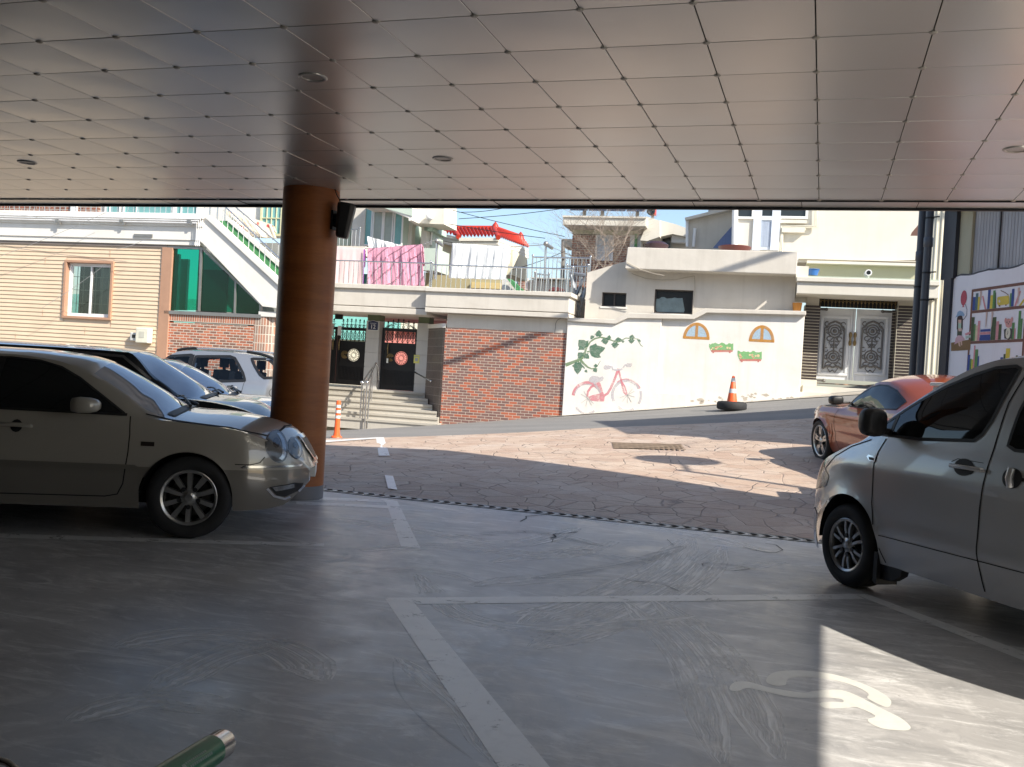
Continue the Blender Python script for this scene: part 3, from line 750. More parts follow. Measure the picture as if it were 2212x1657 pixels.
wn_.box(wx0, wx1, YL - 0.07, YL + 0.14, wz1 - t_ * 0.9, wz1).box(wx0, wx1, YL - 0.07, YL + 0.14, wz0, wz0 + t_ * 0.9).box(wx0, wx0 + t_, YL - 0.07, YL + 0.14, wz0 + t_ * 0.9, wz1 - t_ * 0.9).box(wx1 - t_, wx1, YL - 0.07, YL + 0.14, wz0 + t_ * 0.9, wz1 - t_ * 0.9)
win = part('window', wn_, MBROWN, hs, bevel=0.006)
ix0, ix1, iz0, iz1 = wx0 + t_ + 0.003, wx1 - t_ - 0.003, wz0 + 0.07, wz1 - 0.07
def sash(mb, x0, x1, z0, z1, y, w=0.045, d=0.05, m=0):
    return mb.box(x0, x1, y, y + d, z1 - w, z1, m).box(x0, x1, y, y + d, z0, z0 + w, m).box(x0, x0 + w, y, y + d, z0 + w, z1 - w, m).box(x1 - w, x1, y, y + d, z0 + w, z1 - w, m)
fr = MB(); sash(fr, ix0, ix1, iz0, iz1, YL + 0.06, 0.05, 0.08); xm = lerp(ix0, ix1, 0.5)
part('frame', fr, MPVC, win, bevel=0.004)
part('sash', sash(MB(), ix0 + 0.052, xm + 0.02, iz0 + 0.052, iz1 - 0.052, YL + 0.10, 0.035, 0.03), MPVC, win)
part('sash', sash(MB(), xm - 0.02, ix1 - 0.052, iz0 + 0.052, iz1 - 0.052, YL + 0.065, 0.04, 0.03), MPVC, win)
part('pane', MB().box(ix0 + 0.05, ix1 - 0.05, YL + 0.118, YL + 0.122, iz0 + 0.05, iz1 - 0.05), glassy('window_pane', alpha=(0.75, 0.8, 0.78)), win)
grl = MB()
for q in range(1, 7): grl.box(lerp(ix0, ix1, q / 7) - 0.006, lerp(ix0, ix1, q / 7) + 0.006, YL + 0.15, YL + 0.165, iz0, iz1)
for q in range(1, 4): grl.box(ix0, ix1, YL + 0.15, YL + 0.165, lerp(iz0, iz1, q / 4) - 0.006, lerp(iz0, iz1, q / 4) + 0.006)
part('window_bars', grl, plain('pale_bar', (0.66, 0.64, 0.5), 0.5), win)
cur = MB()
part('curtain', MB().box(xm + 0.12, ix1 - 0.22, YL + 0.30, YL + 0.31, iz0, iz1 - 0.1), plain('grey_curtain', (0.42, 0.41, 0.38), 0.9), win)
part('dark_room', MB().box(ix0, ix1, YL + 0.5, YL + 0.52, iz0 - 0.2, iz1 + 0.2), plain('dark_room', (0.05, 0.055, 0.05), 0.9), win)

# white parapet with mouldings
px_ = MB(); yP = YL - 0.10
xp0 = xl; xp1 = fp(R1(1545, 190), yP)[0]
zp = lambda y_: fp(R1(760, y_), yP)[1]
zT, zA, zB, zC, zD = zp(168), zp(206), zp(262), zp(362), zp(398)
px_.box(xp0, xp1, yP - 0.09, yP + 0.4, zA, zT)
px_.box(xp0, xp1 - 0.02, yP - 0.03, yP + 0.4, zB, zA)
xq = fp(R1(1465, 300), yP)[0]
px_.box(xp0, xp1 - 0.1, yP, yP + 0.4, zC, zB)
px_.box(xp0, xp1 - 0.1, yP + 0.03, yP + 0.4, zD, zC)
part('parapet', px_, MWHITE, hs, bevel=0.01)
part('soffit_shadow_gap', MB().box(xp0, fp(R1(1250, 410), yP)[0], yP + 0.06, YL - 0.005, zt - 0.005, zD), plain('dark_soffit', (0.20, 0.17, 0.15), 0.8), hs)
cdt = MB()
for q, (ya, xa) in enumerate(((208, 1530), (222, 1518), (238, 1504))):
    zc = zp(ya) ; xe = fp(R1(xa, 300), yP)[0]
    cdt.tube([(xp0, yP - 0.115, zc), (xe, yP - 0.115, zc), (xe, yP - 0.115, fp(R1(xa, 428), yP)[1])], 0.016, 6)
part('conduit', cdt, plain('grey_conduit', (0.70, 0.71, 0.72), 0.4), hs, smooth=50)
for q in (455, 940, 1450):
    cx, cz = fp(R1(q, 235), yP); part('conduit_clamp', MB().box(cx - 0.05, cx + 0.06, yP - 0.14, yP - 0.09, cz - 0.05, cz + 0.03).box(cx + 0.03, cx + 0.10, yP - 0.13, yP - 0.10, cz - 0.12, cz - 0.02), MALU, hs)
part('vent', fbox(MB(), R1(1012, 330), R1(1150, 355), yP - 0.03, yP - 0.005), MALU, hs)

# outside stair: stringer, green side, rails
st = MB(); yS = YL - 0.10
fslab(st, [R1(1548, 205), R1(2220, 830), R1(2220, 893), R1(1990, 870), R1(1520, 395), R1(1505, 380), R1(1505, 205)], yS, yS + 0.18)
part('stringer', st, MWHITE, hs, bevel=0.008)
st2 = MB(); fslab(st2, [R1(1556, 188), R1(1600, 205), R1(2230, 790), R1(2230, 838), R1(1548, 207)], yS - 0.06, yS + 0.2)
part('stringer_cap', st2, MWHITE, hs, bevel=0.008)
part('stringer_lip', fslab(MB(), [R1(1525, 392), R1(1545, 385), R1(2020, 862), R1(2220, 888), R1(2220, 905), R1(1985, 878)], yS - 0.02, yS + 0.1), MWHITE, hs)  # white lip along the lower edge of the stringer
part('inner_stair_wall', fslab(MB(), [R1(1638, 232), R1(1720, 232), R1(2230, 690), R1(2230, 840), R1(1638, 262)], yS + 1.05, yS + 1.2), MGREENP, hs)
part('stair_wall_cap', fslab(MB(), [R1(1710, 225), R1(1745, 225), R1(2230, 650), R1(2230, 690)], yS + 1.02, yS + 1.2), MWHITE, hs)
def rail(mb, a, b_, h, n, y, r=0.02, rb=0.010, pair=True, ends=True):
    """steel railing between two base points (x, z)"""
    (xa, za), (xb, zb_) = a, b_
    mb.tube([(xa, y, za + h), (xb, y, zb_ + h)], r, 8)
    for i in range(n + 1):
        t = i / n; xx, zz = lerp(xa, xb, t), lerp(za, zb_, t)
        if i in (0, n) and ends:
            mb.tube([(xx, y, zz), (xx, y, zz + h + 0.02)], r * 1.05, 8); mb.ball((xx, y, zz + h + 0.05), r * 1.7, 8)
        else: mb.tube([(xx, y, zz), (xx, y, zz + h)], rb * (1.25 if i % 3 == 0 else 1), 6)
    return mb
a_ = fp(R1(1640, 250), yS + 0.1); b2 = fp(R1(2200, 790), yS + 0.1)
part('stair_railing', rail(MB(), a_, b2, 0.62, 14, yS + 0.1), MSTEEL, hs, smooth=50)
a_ = fp(R1(1700, 235), yS + 1.1); b2 = fp(R1(2230, 690), yS + 1.1)
part('stair_railing', rail(MB(), a_, b2, 0.62, 12, yS + 1.1), MSTEEL, hs, smooth=50)
rl = MB(); zr = zT
rail(rl, (xp0, zr), (xp1 + 0.1, zr), 1.0, 64, yP + 0.1)
part('balcony_railing', rl, MSTEEL, hs, smooth=50)
# upper storey behind the railing
yU = YL + 1.6
up = MB(); fbox(up, R1(-900, -200), R1(742, 172), yU, yU + 3); part('upper_brick_wall', up, MBRICK3, hs)
up = MB(); fbox(up, R1(742, -200), R1(2120, 260), yU + 0.1, yU + 3); part('upper_wall', up, MWHITE, hs)
part('dark_post', fbox(MB(), R1(552, -200), R1(572, 172), yU - 0.08, yU), MPVC, hs)
for (xa, xb, mm) in ((805, 905, MGLASS_T), (940, 1310, MGLASS_T), (1330, 1490, MGLASS_T), (1985, 2130, MGLASS_T)):
    w_ = MB(); fbox(w_, R1(xa, -150), R1(xb, 330 if xa > 1900 else 180), yU + 0.03, yU + 0.09)
    o = part('window', w_, mm, hs)
    f_ = MB(); x0_, _ = fp(R1(xa, 100), yU); x1_, _ = fp(R1(xb, 100), yU); z1_ = fp(R1(xa, -150), yU)[1]; z0_ = fp(R1(xa, 330 if xa > 1900 else 180), yU)[1]
    sash(f_, x0_ - 0.05, x1_ + 0.05, z0_ - 0.05, z1_ + 0.05, yU - 0.01, 0.06, 0.08)
    for q in range(1, 4 if xa > 1900 else 2): f_.box(lerp(x0_, x1_, q / 4) - 0.012, lerp(x0_, x1_, q / 4) + 0.012, yU, yU + 0.03, z0_, z1_)
    for q in range(1, 4): f_.box(x0_, x1_, yU, yU + 0.03, lerp(z0_, z1_, q / 4) - 0.012, lerp(z0_, z1_, q / 4) + 0.012)
    part('frame', f_, MPVC if xa < 1900 else plain('yellow_grille', (0.62, 0.60, 0.38), 0.5), o)

# green glass porch under the stair, brick wall under it
gl = MB(); yG = YL + 0.02
gpts = [R1(1250, 425), R1(1530, 425), R1(1975, 862), R1(1975, 925), R1(1250, 925)]
fslab(gl, [R1(1262, 436), R1(1505, 440), R1(1503, 908), R1(1250, 908)], yG, yG + 0.01)
o = part('porch_glass', gl, MGREENG, hs)
gl = MB(); fslab(gl, [R1(1530, 455), R1(1770, 692), R1(1765, 925), R1(1512, 912)], yG, yG + 0.01); part('porch_glass', gl, MGREENG, hs)
gl = MB(); fslab(gl, [R1(1790, 705), R1(1960, 865), R1(1960, 935), R1(1785, 928)], yG, yG + 0.01); part('porch_glass', gl, MGREENG, hs)
pf = MB()
def bar(mb, a, b_, w, y0, y1, m=0):
    (xa, za), (xb, zb_) = fp(a, y0), fp(b_, y0); d = Vector((xb - xa, zb_ - za)).normalized(); nn = Vector((-d.y, d.x)) * w / 2
    return mb.slab([(xa - nn.x, za - nn.y), (xb - nn.x, zb_ - nn.y), (xb + nn.x, zb_ + nn.y), (xa + nn.x, za + nn.y)], y0, y1, m)
bar(pf, R1(1262, 430), R1(1244, 915), 0.05, yG - 0.04, yG + 0.04); bar(pf, R1(1522, 440), R1(1502, 915), 0.06, yG - 0.041, yG + 0.04)
bar(pf, R1(1780, 690), R1(1772, 935), 0.05, yG - 0.039, yG + 0.04); bar(pf, R1(1966, 860), R1(1966, 945), 0.05, yG - 0.038, yG + 0.04)
bar(pf, R1(1255, 430), R1(1530, 440), 0.06, yG - 0.043, yG + 0.04); bar(pf, R1(1530, 440), R1(1968, 862), 0.05, yG - 0.044, yG + 0.04)
part('porch_frame', pf, MALU, hs)
part('porch_sill', fslab(MB(), [R1(1240, 908), R1(1972, 940), R1(1972, 968), R1(1238, 935)], yG - 0.07, yG + 0.08), MALU, hs, bevel=0.006)
ins = MB(); xa_, za_ = fp(R1(1250, 430), yG); xb_, zb2 = fp(R1(1985, 950), yG)
ins.box(xa_, xb_ + 0.6, yG + 1.6, yG + 1.7, zb2 - 1, za_ + 0.4)
part('porch_back_wall', ins, plain('porch_wall', (0.32, 0.33, 0.32), 0.8), hs)
ins = MB(); fbox(ins, R1(1255, 480), R1(1330, 908), yG + 0.35, yG + 0.45); fbox(ins, R1(1365, 520), R1(1400, 908), yG + 0.5, yG + 0.6)
part('porch_post', ins, plain('porch_white', (0.85, 0.85, 0.82), 0.7), hs)
ins = MB(); fbox(ins, R1(1530, 600), R1(1700, 940), yG + 1.5, yG + 1.59); fbox(ins, R1(1795, 650), R1(1960, 940), yG + 1.5, yG + 1.59)
part('porch_door', ins, MGLASS_D, hs)
bw = MB(); fbox(bw, R1(1226, 995), R1(1925, 1500), yG - 0.03, yG + 0.3); part('brick_base', bw, MBRICK2, hs)
bw = MB(); fbox(bw, R1(1226, 930), R1(1925, 1020), yG - 0.03, yG + 0.3); part('brick_top_course', bw, MSOLD, hs)
bw = MB(); xa_, za_ = fp(R1(1925, 955), yG - 0.03); xb_ = fp(R1(2090, 955), yG)[0]
bw.flat([(xa_, yG - 0.03), (lerp(xa_, xb_, 0.5), yG - 0.04), (lerp(xa_, xb_, 0.85), yG + 0.05), (xb_, yG + 0.3), (xb_, yG + 1.2), (xa_, yG + 1.2)], -1.0, za_)
part('corner_pilaster', bw, MTILE_R, hs, smooth=60)
part('pilaster_cap', MB().box(xa_ + 0.12, xb_ + 0.05, yG - 0.06, yG + 1.2, za_ + 0.004, za_ + 0.14), MWHITE, hs, bevel=0.01)
# meters on the siding
for (a, b_, lab, nm) in ((R1(1050, 1040), R1(1140, 1160), 'larger cream meter box on the tan siding', 'meter_box'), (R1(993, 1075), R1(1048, 1142), 'smaller grey meter box left of the cream one on the siding', 'meter_box')):
    c0 = fp(a, YL - 0.1); c1 = fp(b_, YL - 0.1)
    t = thing(nm, lab, 'meter', ((c0[0] + c1[0]) / 2, YL - 0.02, c1[1]), F)
    big_ = 'larger' in lab
    part('case', MB().box(c0[0], c1[0], YL - 0.24 if big_ else YL - 0.16, YL - 0.024, c1[1], c0[1]), plain('meter_cream', (0.72, 0.70, 0.58), 0.5) if big_ else plain('meter_grey', (0.60, 0.60, 0.57), 0.5), t, bevel=0.025)
    w = c1[0] - c0[0]; h = c0[1] - c1[1]; yy = YL - 0.246 if big_ else YL - 0.166
    part('meter_window', MB().box(lerp(c0[0], c1[0], .3), lerp(c0[0], c1[0], .72), yy, yy + 0.02, lerp(c1[1], c0[1], .35), lerp(c1[1], c0[1], .75)), MGLASS_D if not big_ else plain('meter_face', (0.55, 0.54, 0.46), 0.3), t)

# ---- 2 terrace over the gate, boundary wall, gate, steps
tr = thing('terrace', 'cream concrete terrace with a steel railing above the gate and brick wall', 'terrace', (-12, 0, 0), F)
yA, yB = -0.02, -0.22
xt0 = fp(R1(2300, 700), yA)[0]; xt1 = fp(R2(1530, 1000), yB)[0]; xt2 = fp(R4(1640, 1300), yB)[0]
zq = lambda r, p, y: fp(r(*p), y)[1]
tb = MB(); z1, z2, z3, z4 = zq(R2, (1100, 893), yA), zq(R2, (1100, 937), yA), zq(R2, (1100, 1105), yA), zq(R2, (1100, 1160), yA)
tb.box(xt0, xt1, yA - 0.07, 2.6, z2, z1).box(xt0, xt1, yA, 2.6, z3 + 0.02, z2).box(xt0, xt1, yA - 0.015, 2.6, z4, z3)
part('parapet', tb, MGREYR, tr, bevel=0.012)
tb = MB(); y1, y2, y3, y4 = zq(R4, (830, 1130), yB), zq(R4, (830, 1178), yB), zq(R4, (830, 1362), yB), zq(R4, (830, 1415), yB)
tb.box(xt1, xt2 + 0.06, yB - 0.06, 2.6, y2, y1).box(xt1 + 0.01, xt2, yB, 2.6, y3 + 0.02, y2).box(xt1 + 0.01, xt2, yB - 0.015, 2.6, y4, y3)
part('parapet', tb, MGREYR, tr, bevel=0.012)
for (xa, xb, zz, nb) in ((xt0, xt1 - 0.02, z1, 26), (xt1 + 0.03, xt2 - 0.02, y1, 28)):
    part('railing', rail(MB(), (xa, zz), (xb, zz), 0.66, nb, 0.12), MSTEEL, tr, smooth=50)

bw = thing('brick_wall', 'red and brown brick boundary wall with a cream band under the terrace', 'wall', (-8, 0, 0), F)
xb0 = fp(R3(1078, 700), 0)[0]; xb1 = fp(R3(2160, 700), 0)[0]; zbt = zq(R3, (1600, 338), 0)
w_ = MB().box(xb0, xb1, 0, 0.28, -1, zbt); part('brickwork', w_, MBRICK, bw)
w_ = MB(); sx, sy = xb0 - 0.95, 1.15
w_.add([(xb0, 0.0, -1), (xb0, 0.0, zbt), (xb0 - 0.07, 0.03, zbt), (xb0 - 0.07, 0.03, -1), (sx, sy, zbt), (sx, sy, -1), (sx + .2, sy + .2, zbt), (xb0, 0.28, zbt)], [(0, 1, 2, 3), (3, 2, 4, 5), (1, 7, 6, 4, 2)])
o = part('splayed_side', w_, MTILE_D, bw)
ul = o.data.uv_layers[0].data
for p in o.data.polygons:      # run the tiles along the splay
    for li in p.loop_indices:
        q = w_.v[o.data.loops[li].vertex_index]; ul[li].uv = (math.hypot(q[0] - xb0, q[1]), q[2])
part('splay_cap', MB().flat([(xb0 + 0.0, -0.02), (xb0 - 0.09, 0.0), (sx - 0.03, sy), (sx + 0.2, sy + 0.2), (xb0 + 0.0, 0.3)], zbt + 0.003, zbt + 0.12), MWHITE, bw)
part('band', MB().box(xb0 + 0.02, xb1, 0.015, 0.3, zbt + 0.003, y4 - 0.004), MGREYR, bw, bevel=0.02)
part('wall_crack', ribbon(MB(), [fp(R3(*p), 0.012) for p in ((2135, 225), (2095, 245), (2080, 275), (2078, 310), (2070, 360))], 0.014, 0.012), plain('crack_grey', (0.22, 0.20, 0.17), 0.9), bw)

# gate: stone columns, black iron doors
YG = 1.25
def column(name, a, b_, label, cap=True):
    x0, z1_ = fp(a, YG - 0.2); x1, _ = fp(b_, YG - 0.2)
    t = thing(name, label, 'gate column', ((x0 + x1) / 2, YG, 0), F, 'stone columns of the iron gate')
    zt_ = zq(R3, (460, 250), YG - 0.2); bl = MB(); hh = 0.42; zz = -0.3
    while zz < zt_ - 0.05:
        z_n = min(zt_, zz + hh); bl.box(x0, x1, YG - 0.2, YG + 0.2, zz + 0.006, z_n - 0.006); zz = z_n
    bl.box(x0 + 0.012, x1 - 0.012, YG - 0.188, YG + 0.188, -0.3, zt_ - 0.02)
    part('shaft', bl, MSTONE, t, bevel=0.006)
    part('capital', MB().box(x0 + 0.02, x1 - 0.01, YG - 0.18, YG + 0.2, zt_ + 0.002, z4 + 0.05), MDKGREEN, t)
    return t, x0, x1
ca, cax0, cax1 = column('gate_column', R3(398, 260), R3(516, 260), 'stone gate column carrying the blue number plate')
cb_, cbx0, cbx1 = column('gate_column', R3(852, 260), R3(958, 260), 'stone gate column carrying the small yellow notice')
# number plate
pl_c = fp(R3(457, 292), YG - 0.21)
t = thing('number_plate', 'dark blue house number plate reading 12', 'number plate', (pl_c[0], YG - 0.205, pl_c[1]), F)
hw, hh = 0.155, 0.135
pp = [(pl_c[0] - hw, pl_c[1] - hh), (pl_c[0] + hw, pl_c[1] - hh), (pl_c[0] + hw, pl_c[1] + hh * 0.75), (pl_c[0] + hw * 0.6, pl_c[1] + hh * 0.85), (pl_c[0], pl_c[1] + hh * 1.05), (pl_c[0] - hw * 0.6, pl_c[1] + hh * 0.85), (pl_c[0] - hw, pl_c[1] + hh * 0.75)]
part('plate', MB().slab([(pl_c[0] + (x - pl_c[0]) * 1.07, pl_c[1] + (z - pl_c[1]) * 1.07) for x, z in pp], YG - 0.214, YG - 0.203), MPVC, t)
part('plate_face', MB().slab(pp, YG - 0.219, YG - 0.2145), plain('plate_blue', (0.02, 0.03, 0.09), 0.4), t)
part('number', text_mb('12', 0.17).xf(Matrix.Translation((pl_c[0], YG - 0.2195, pl_c[1] - 0.045))), MPVC, t)
part('road_name', MB().box(pl_c[0] - 0.1, pl_c[0] + 0.1, YG - 0.2215, YG - 0.2192, pl_c[1] + 0.055, pl_c[1] + 0.068).box(pl_c[0] - 0.08, pl_c[0] + 0.08, YG - 0.2215, YG - 0.2192, pl_c[1] + 0.032, pl_c[1] + 0.038), plain('plate_lettering', (0.5, 0.52, 0.58), 0.5), t)
nx, nz = fp(R3(842, 592), YG - 0.215)
t = thing('notice', 'small yellow notice taped on the gate column', 'notice', (nx, YG - 0.21, nz), F)
part('sheet', MB().box(nx - 0.085, nx + 0.085, YG - 0.212, YG - 0.204, nz - 0.12, nz + 0.12), plain('notice_yellow', (0.70, 0.66, 0.18), 0.7), t)
part('picture', MB().box(nx - 0.045, nx + 0.04, YG - 0.2145, YG - 0.2125, nz - 0.06, nz + 0.03).box(nx - 0.06, nx + 0.06, YG - 0.2145, YG - 0.2125, nz + 0.07, nz + 0.09), plain('notice_print', (0.35, 0.38, 0.42), 0.7), t)
# iron doors
def iron_door(x0, x1, z0, zt_, t, spikes_arch):
    """leaf with sill panel, roundel, lattice and a spiked top"""
    y0, y1 = YG - 0.03, YG + 0.03; w = x1 - x0; h = zt_ - z0
    fr = MB(); s_ = 0.075
    zs = [z0 + h * k for k in (0.0, 0.30, 0.345, 0.555, 0.60, 0.66, 0.82, 0.865)]
    fr.box(x0, x0 + s_, y0, y1, z0, zs[7]).box(x1 - s_, x1, y0, y1, z0, zs[7])
    fr.box(x0 + s_, x1 - s_, y0 + 0.01, y1 - 0.01, zs[0], zs[2])
    fr.box(x0 + s_, x1 - s_, y0, y1, zs[3], zs[5]); fr.box(x0 + s_, x1 - s_, y0, y1, zs[6], zs[7])
    k = x0 + s_ + 0.03
    while k < x1 - s_ - 0.03: fr.box(k, k + 0.012, y0 - 0.004, y0 + 0.012, zs[0] + 0.15, zs[1] - 0.05); k += 0.045
    part('leaf', fr, MIRON, t)
    c = ((x0 + x1) / 2 + w * 0.06, (zs[2] + zs[3]) / 2); rr = (zs[3] - zs[2]) * 0.47
    sc = MB()
    for r_ in (rr, rr * 0.86): sc.tube([(x, YG, z) for x, z in arc(c, r_, 0, 360, 24)], 0.010, 5)
    for a in range(0, 360, 24): sc.tube([(c[0] + rr * .3 * math.cos(R_(a)), YG, c[1] + rr * .3 * math.sin(R_(a))), (c[0] + rr * .85 * math.cos(R_(a + 38)), YG, c[1] + rr * .85 * math.sin(R_(a + 38)))], 0.008, 4)
    # corner plates round the roundel
    xa, xb = x0 + s_, x1 - s_; za, zb_ = zs[2], zs[3]; n = 20
    for side in (0, 1):
        xe = xa if side == 0 else xb
        pts = arc(c, rr, 90, 270, n) if side == 0 else arc(c, rr, -90, 90, n)
        pts = [(min(max(x, xa), xb), min(max(z, za), zb_)) for x, z in pts]
        pol = pts + ([(c[0], za), (xe, za), (xe, zb_), (c[0], zb_)] if side == 0 else [(c[0], zb_), (xe, zb_), (xe, za), (c[0], za)])
        sc.slab(pol[:], YG + 0.002, YG + 0.012)
    for q in range(7):
        sc.tube([(x, YG - 0.012, z) for x, z in arc((lerp(xa + 0.08, c[0] - rr, 0.5), lerp(za, zb_, 0.5)), 0.03 + 0.014 * q, 20, 320, 12)], 0.005, 4, 1)
    part('roundel', sc, [MIRON, MGOLD], t)
    la = MB(); za, zb_ = zs[5], zs[6]; n = 6; dx = (xb - xa) / n
    for i in range(n):
        xc = xa + dx * (i + 0.5); zm = (za + zb_) / 2
        la.tube([(xc, YG, za), (xc, YG, zb_)], 0.011, 4)
        for sg in (-1, 1):
            la.tube([(xc, YG, zm + sg * (zb_ - za) * .48), (xc + dx * .28, YG, zm + sg * (zb_ - za) * .3), (xc + dx * .46, YG, zm + sg * (zb_ - za) * .1), (xc + dx * .5, YG, zm)], 0.009, 4)
            la.tube([(xc, YG, zm + sg * (zb_ - za) * .48), (xc - dx * .28, YG, zm + sg * (zb_ - za) * .3), (xc - dx * .46, YG, zm + sg * (zb_ - za) * .1), (xc - dx * .5, YG, zm)], 0.009, 4)
            la.ball((xc, YG, zm + sg * (zb_ - za) * .22), 0.024, 6)
        la.tube([(x, YG, z) for x, z in arc((xc, zm), dx * .25, 0, 360, 10)], 0.008, 4)
    part('lattice', la, MIRON, t)
    tp = MB(); n = 6; base = zs[7]; hh_ = zt_ - base
    for i in range(n):
        u = (i + 0.5) / n; xc = lerp(xa, xb, u); hgt = hh_ * (0.45 + 0.55 * math.sin(math.pi * u) if spikes_arch else 0.85 + 0.15 * math.sin(math.pi * u))
        tp.tube([(xc, YG, base), (xc, YG, base + hgt * .78)], 0.010, 4)
        tp.lathe([(0.0005, 0), (0.032, 0.035), (0.0005, hh_ * .34)], 6, (xc, YG, base + hgt * .70), 'Z')
        tp.tube([(xc - 0.04, YG, base + hgt * .66), (xc + 0.04, YG, base + hgt * .66)], 0.009, 4)
        tp.tube([(x, YG, z) for x, z in arc((xc, base + hh_ * .16), hh_ * .13, 0, 360, 10)], 0.009, 4)
    if spikes_arch:
        ap = [(lerp(xa, xb, q / 12), base + hh_ * .62 * math.sin(math.pi * q / 12)) for q in range(13)]
        tp.tube([(x, YG, z) for x, z in ap], 0.013, 4); tp.tube([(x, YG, base + (z - base) * .7) for x, z in ap], 0.009, 4)
    else: tp.tube([(xa, YG, base + hh_ * .32), (xb, YG, base + hh_ * .32)], 0.010, 4)
    part('spiked_top', tp, MIRON, t)
z0d = zq(R3, (690, 870), YG); ztd = zq(R3, (740, 235), YG)
gt = thing('iron_gate', 'black iron single gate with an arched spiked top between the stone columns', 'gate', ((cax1 + cbx0) / 2, YG, z0d), F)
iron_door(cax1 + 0.03, cbx0 - 0.03, z0d, ztd, gt, True)
hx, hz = fp(R3(590, 500), YG - 0.05); part('handle', MB().tube([(hx, YG - 0.07, hz - .16), (hx, YG - 0.09, hz), (hx, YG - 0.07, hz + .16)], [0.01, 0.022, 0.01], 8), MGOLD, gt, smooth=60)
part('lock', MB().box(hx - 0.03, hx + 0.03, YG - 0.06, YG - 0.03, hz - 0.42, hz - 0.28), MSTEEL, gt, bevel=0.005)
part('threshold', MB().box(cax1 - 0.05, cbx0 + 0.02, YG - 0.14, YG + 0.05, z0d - 0.05, z0d - 0.004), MSTEEL, gt)
gt = thing('iron_gate', 'black iron double gate beside the orange pillar, left of the number plate', 'gate', (cax0 - 1, YG, z0d), F)
wl_ = cbx0 - cax1
iron_door(cax0 - 0.02 - 0.95, cax0 - 0.02, z0d + 0.07, ztd - 0.06, gt, False)
iron_door(cax0 - 0.02 - 1.92, cax0 - 0.02 - 0.97, z0d + 0.07, ztd - 0.06, gt, False)
hx = cax0 - 0.99
for s_ in (-0.10, 0.10): part('handle', MB().tube([(hx + s_, YG - 0.07, hz - .12), (hx + s_, YG - 0.09, hz + 0.04), (hx + s_, YG - 0.07, hz + .2)], [0.01, 0.024, 0.01], 8), MGOLD, gt, smooth=60)
part('letter_sign', MB().box(hx - 0.34, hx - 0.12, YG - 0.05, YG - 0.032, hz + 0.30, hz + 0.66), plain('paper_grey', (0.5, 0.5, 0.46), 0.7), gt)
part('intercom', MB().box(hx + 0.02, hx + 0.13, YG - 0.06, YG - 0.032, hz + 0.32, hz + 0.60), MPVC, gt)
part('top_post', MB().box(hx - 0.11, hx + 0.13, YG - 0.028, YG + 0.028, z0d + 2.0, ztd + 0.05), MIRON, gt)
# courtyard seen through the gates
cy = thing('courtyard_house', 'courtyard front with teal glazing and a pink awning, seen through the iron gates', 'house', (-11, 4.2, 0), F)
part('wall', MB().box(-16, xb0 - 0.1, 5.4, 5.6, 0, 3.4), plain('pink_wall', (0.92, 0.34, 0.30), 0.8), cy)
part('glazing', MB().box(-18, cax1 - 1.0, 5.2, 5.25, 2.62, 3.4).box(-18, cax1 - 1.85, 5.2, 5.25, 2.25, 2.61), plain('courtyard_teal', (0.30, 0.74, 0.68), 0.3), cy)
part('panel', MB().box(-18, cax1 - 1.85, 5.28, 5.33, 0.3, 2.24), plain('courtyard_cream', (0.92, 0.88, 0.72), 0.8), cy)
part('upper_panel', MB().box(cax1 - 0.98, cbx0 + 1, 5.26, 5.31, 2.62, 3.4), plain('courtyard_cream', (0.92, 0.88, 0.72), 0.8), cy)
part('awning', MB().box(cax1 - 0.6, cbx0 + 0.3, 2.75, 2.8, 2.80, 3.0), plain('awning_pink', (0.75, 0.35, 0.32), 0.7), cy)

# steps
sp_ = thing('entrance_steps', 'wide stone steps up to the iron gates, with a cream plinth at the road', 'steps', (-11.5, -0.5, 0), F)
zst = [z0d - 0.02 - 0.155 * k for k in range(7)]; yst = [YG - 0.25 - 0.31 * k for k in range(7)]
edge_x = lambda y: xb0 - 0.06 - (0.95) * max(0, y) / 1.15 + (0.0 if y > 0 else min(0.5, -y * 0.35))
sl = -17.0
tr_ = MB(); rs_ = MB()
for k in range(6):
    tr_.flat([(sl, yst[k] - 0.03), (edge_x(yst[k]), yst[k] - 0.03), (edge_x(yst[k] + .31), yst[k] + 0.31 + .35), (sl, yst[k] + 0.31 + .35)], zst[k] - 0.06 - (0 if k else 0), zst[k])
    rs_.flat([(sl, yst[k]), (edge_x(yst[k]) - 0.004, yst[k]), (edge_x(yst[k] + .31) - 0.004, yst[k] + 0.6), (sl, yst[k] + 0.6)], zst[k] - 0.30, zst[k] - 0.061)
MSTEP = stucco('step_stone', (0.47, 0.44, 0.38), (0.30, 0.28, 0.24), 0.35)
part('treads', tr_, MSTEP, sp_); part('risers', rs_, stucco('riser_stone', (0.52, 0.49, 0.43), (0.33, 0.31, 0.26), 0.35), sp_)
yP2 = yst[5] - 0.06
part('landing', MB().box(sl, cbx1, YG - 0.25, YG + 3.5, zst[0] - 0.3, z0d - 0.021), MSTEP, sp_)
part('plinth', MB().flat([(sl, yP2), (xb0 + 0.15, yP2 + 0.6), (xb0 + 0.02, 0.0), (sl, yst[5] + 0.3)], -2.2, zst[5] - 0.16), stucco('plinth_cream', (0.78, 0.72, 0.55), (0.5, 0.46, 0.36), 0.3), sp_)
gp = MB(); rn = random.Random(5)
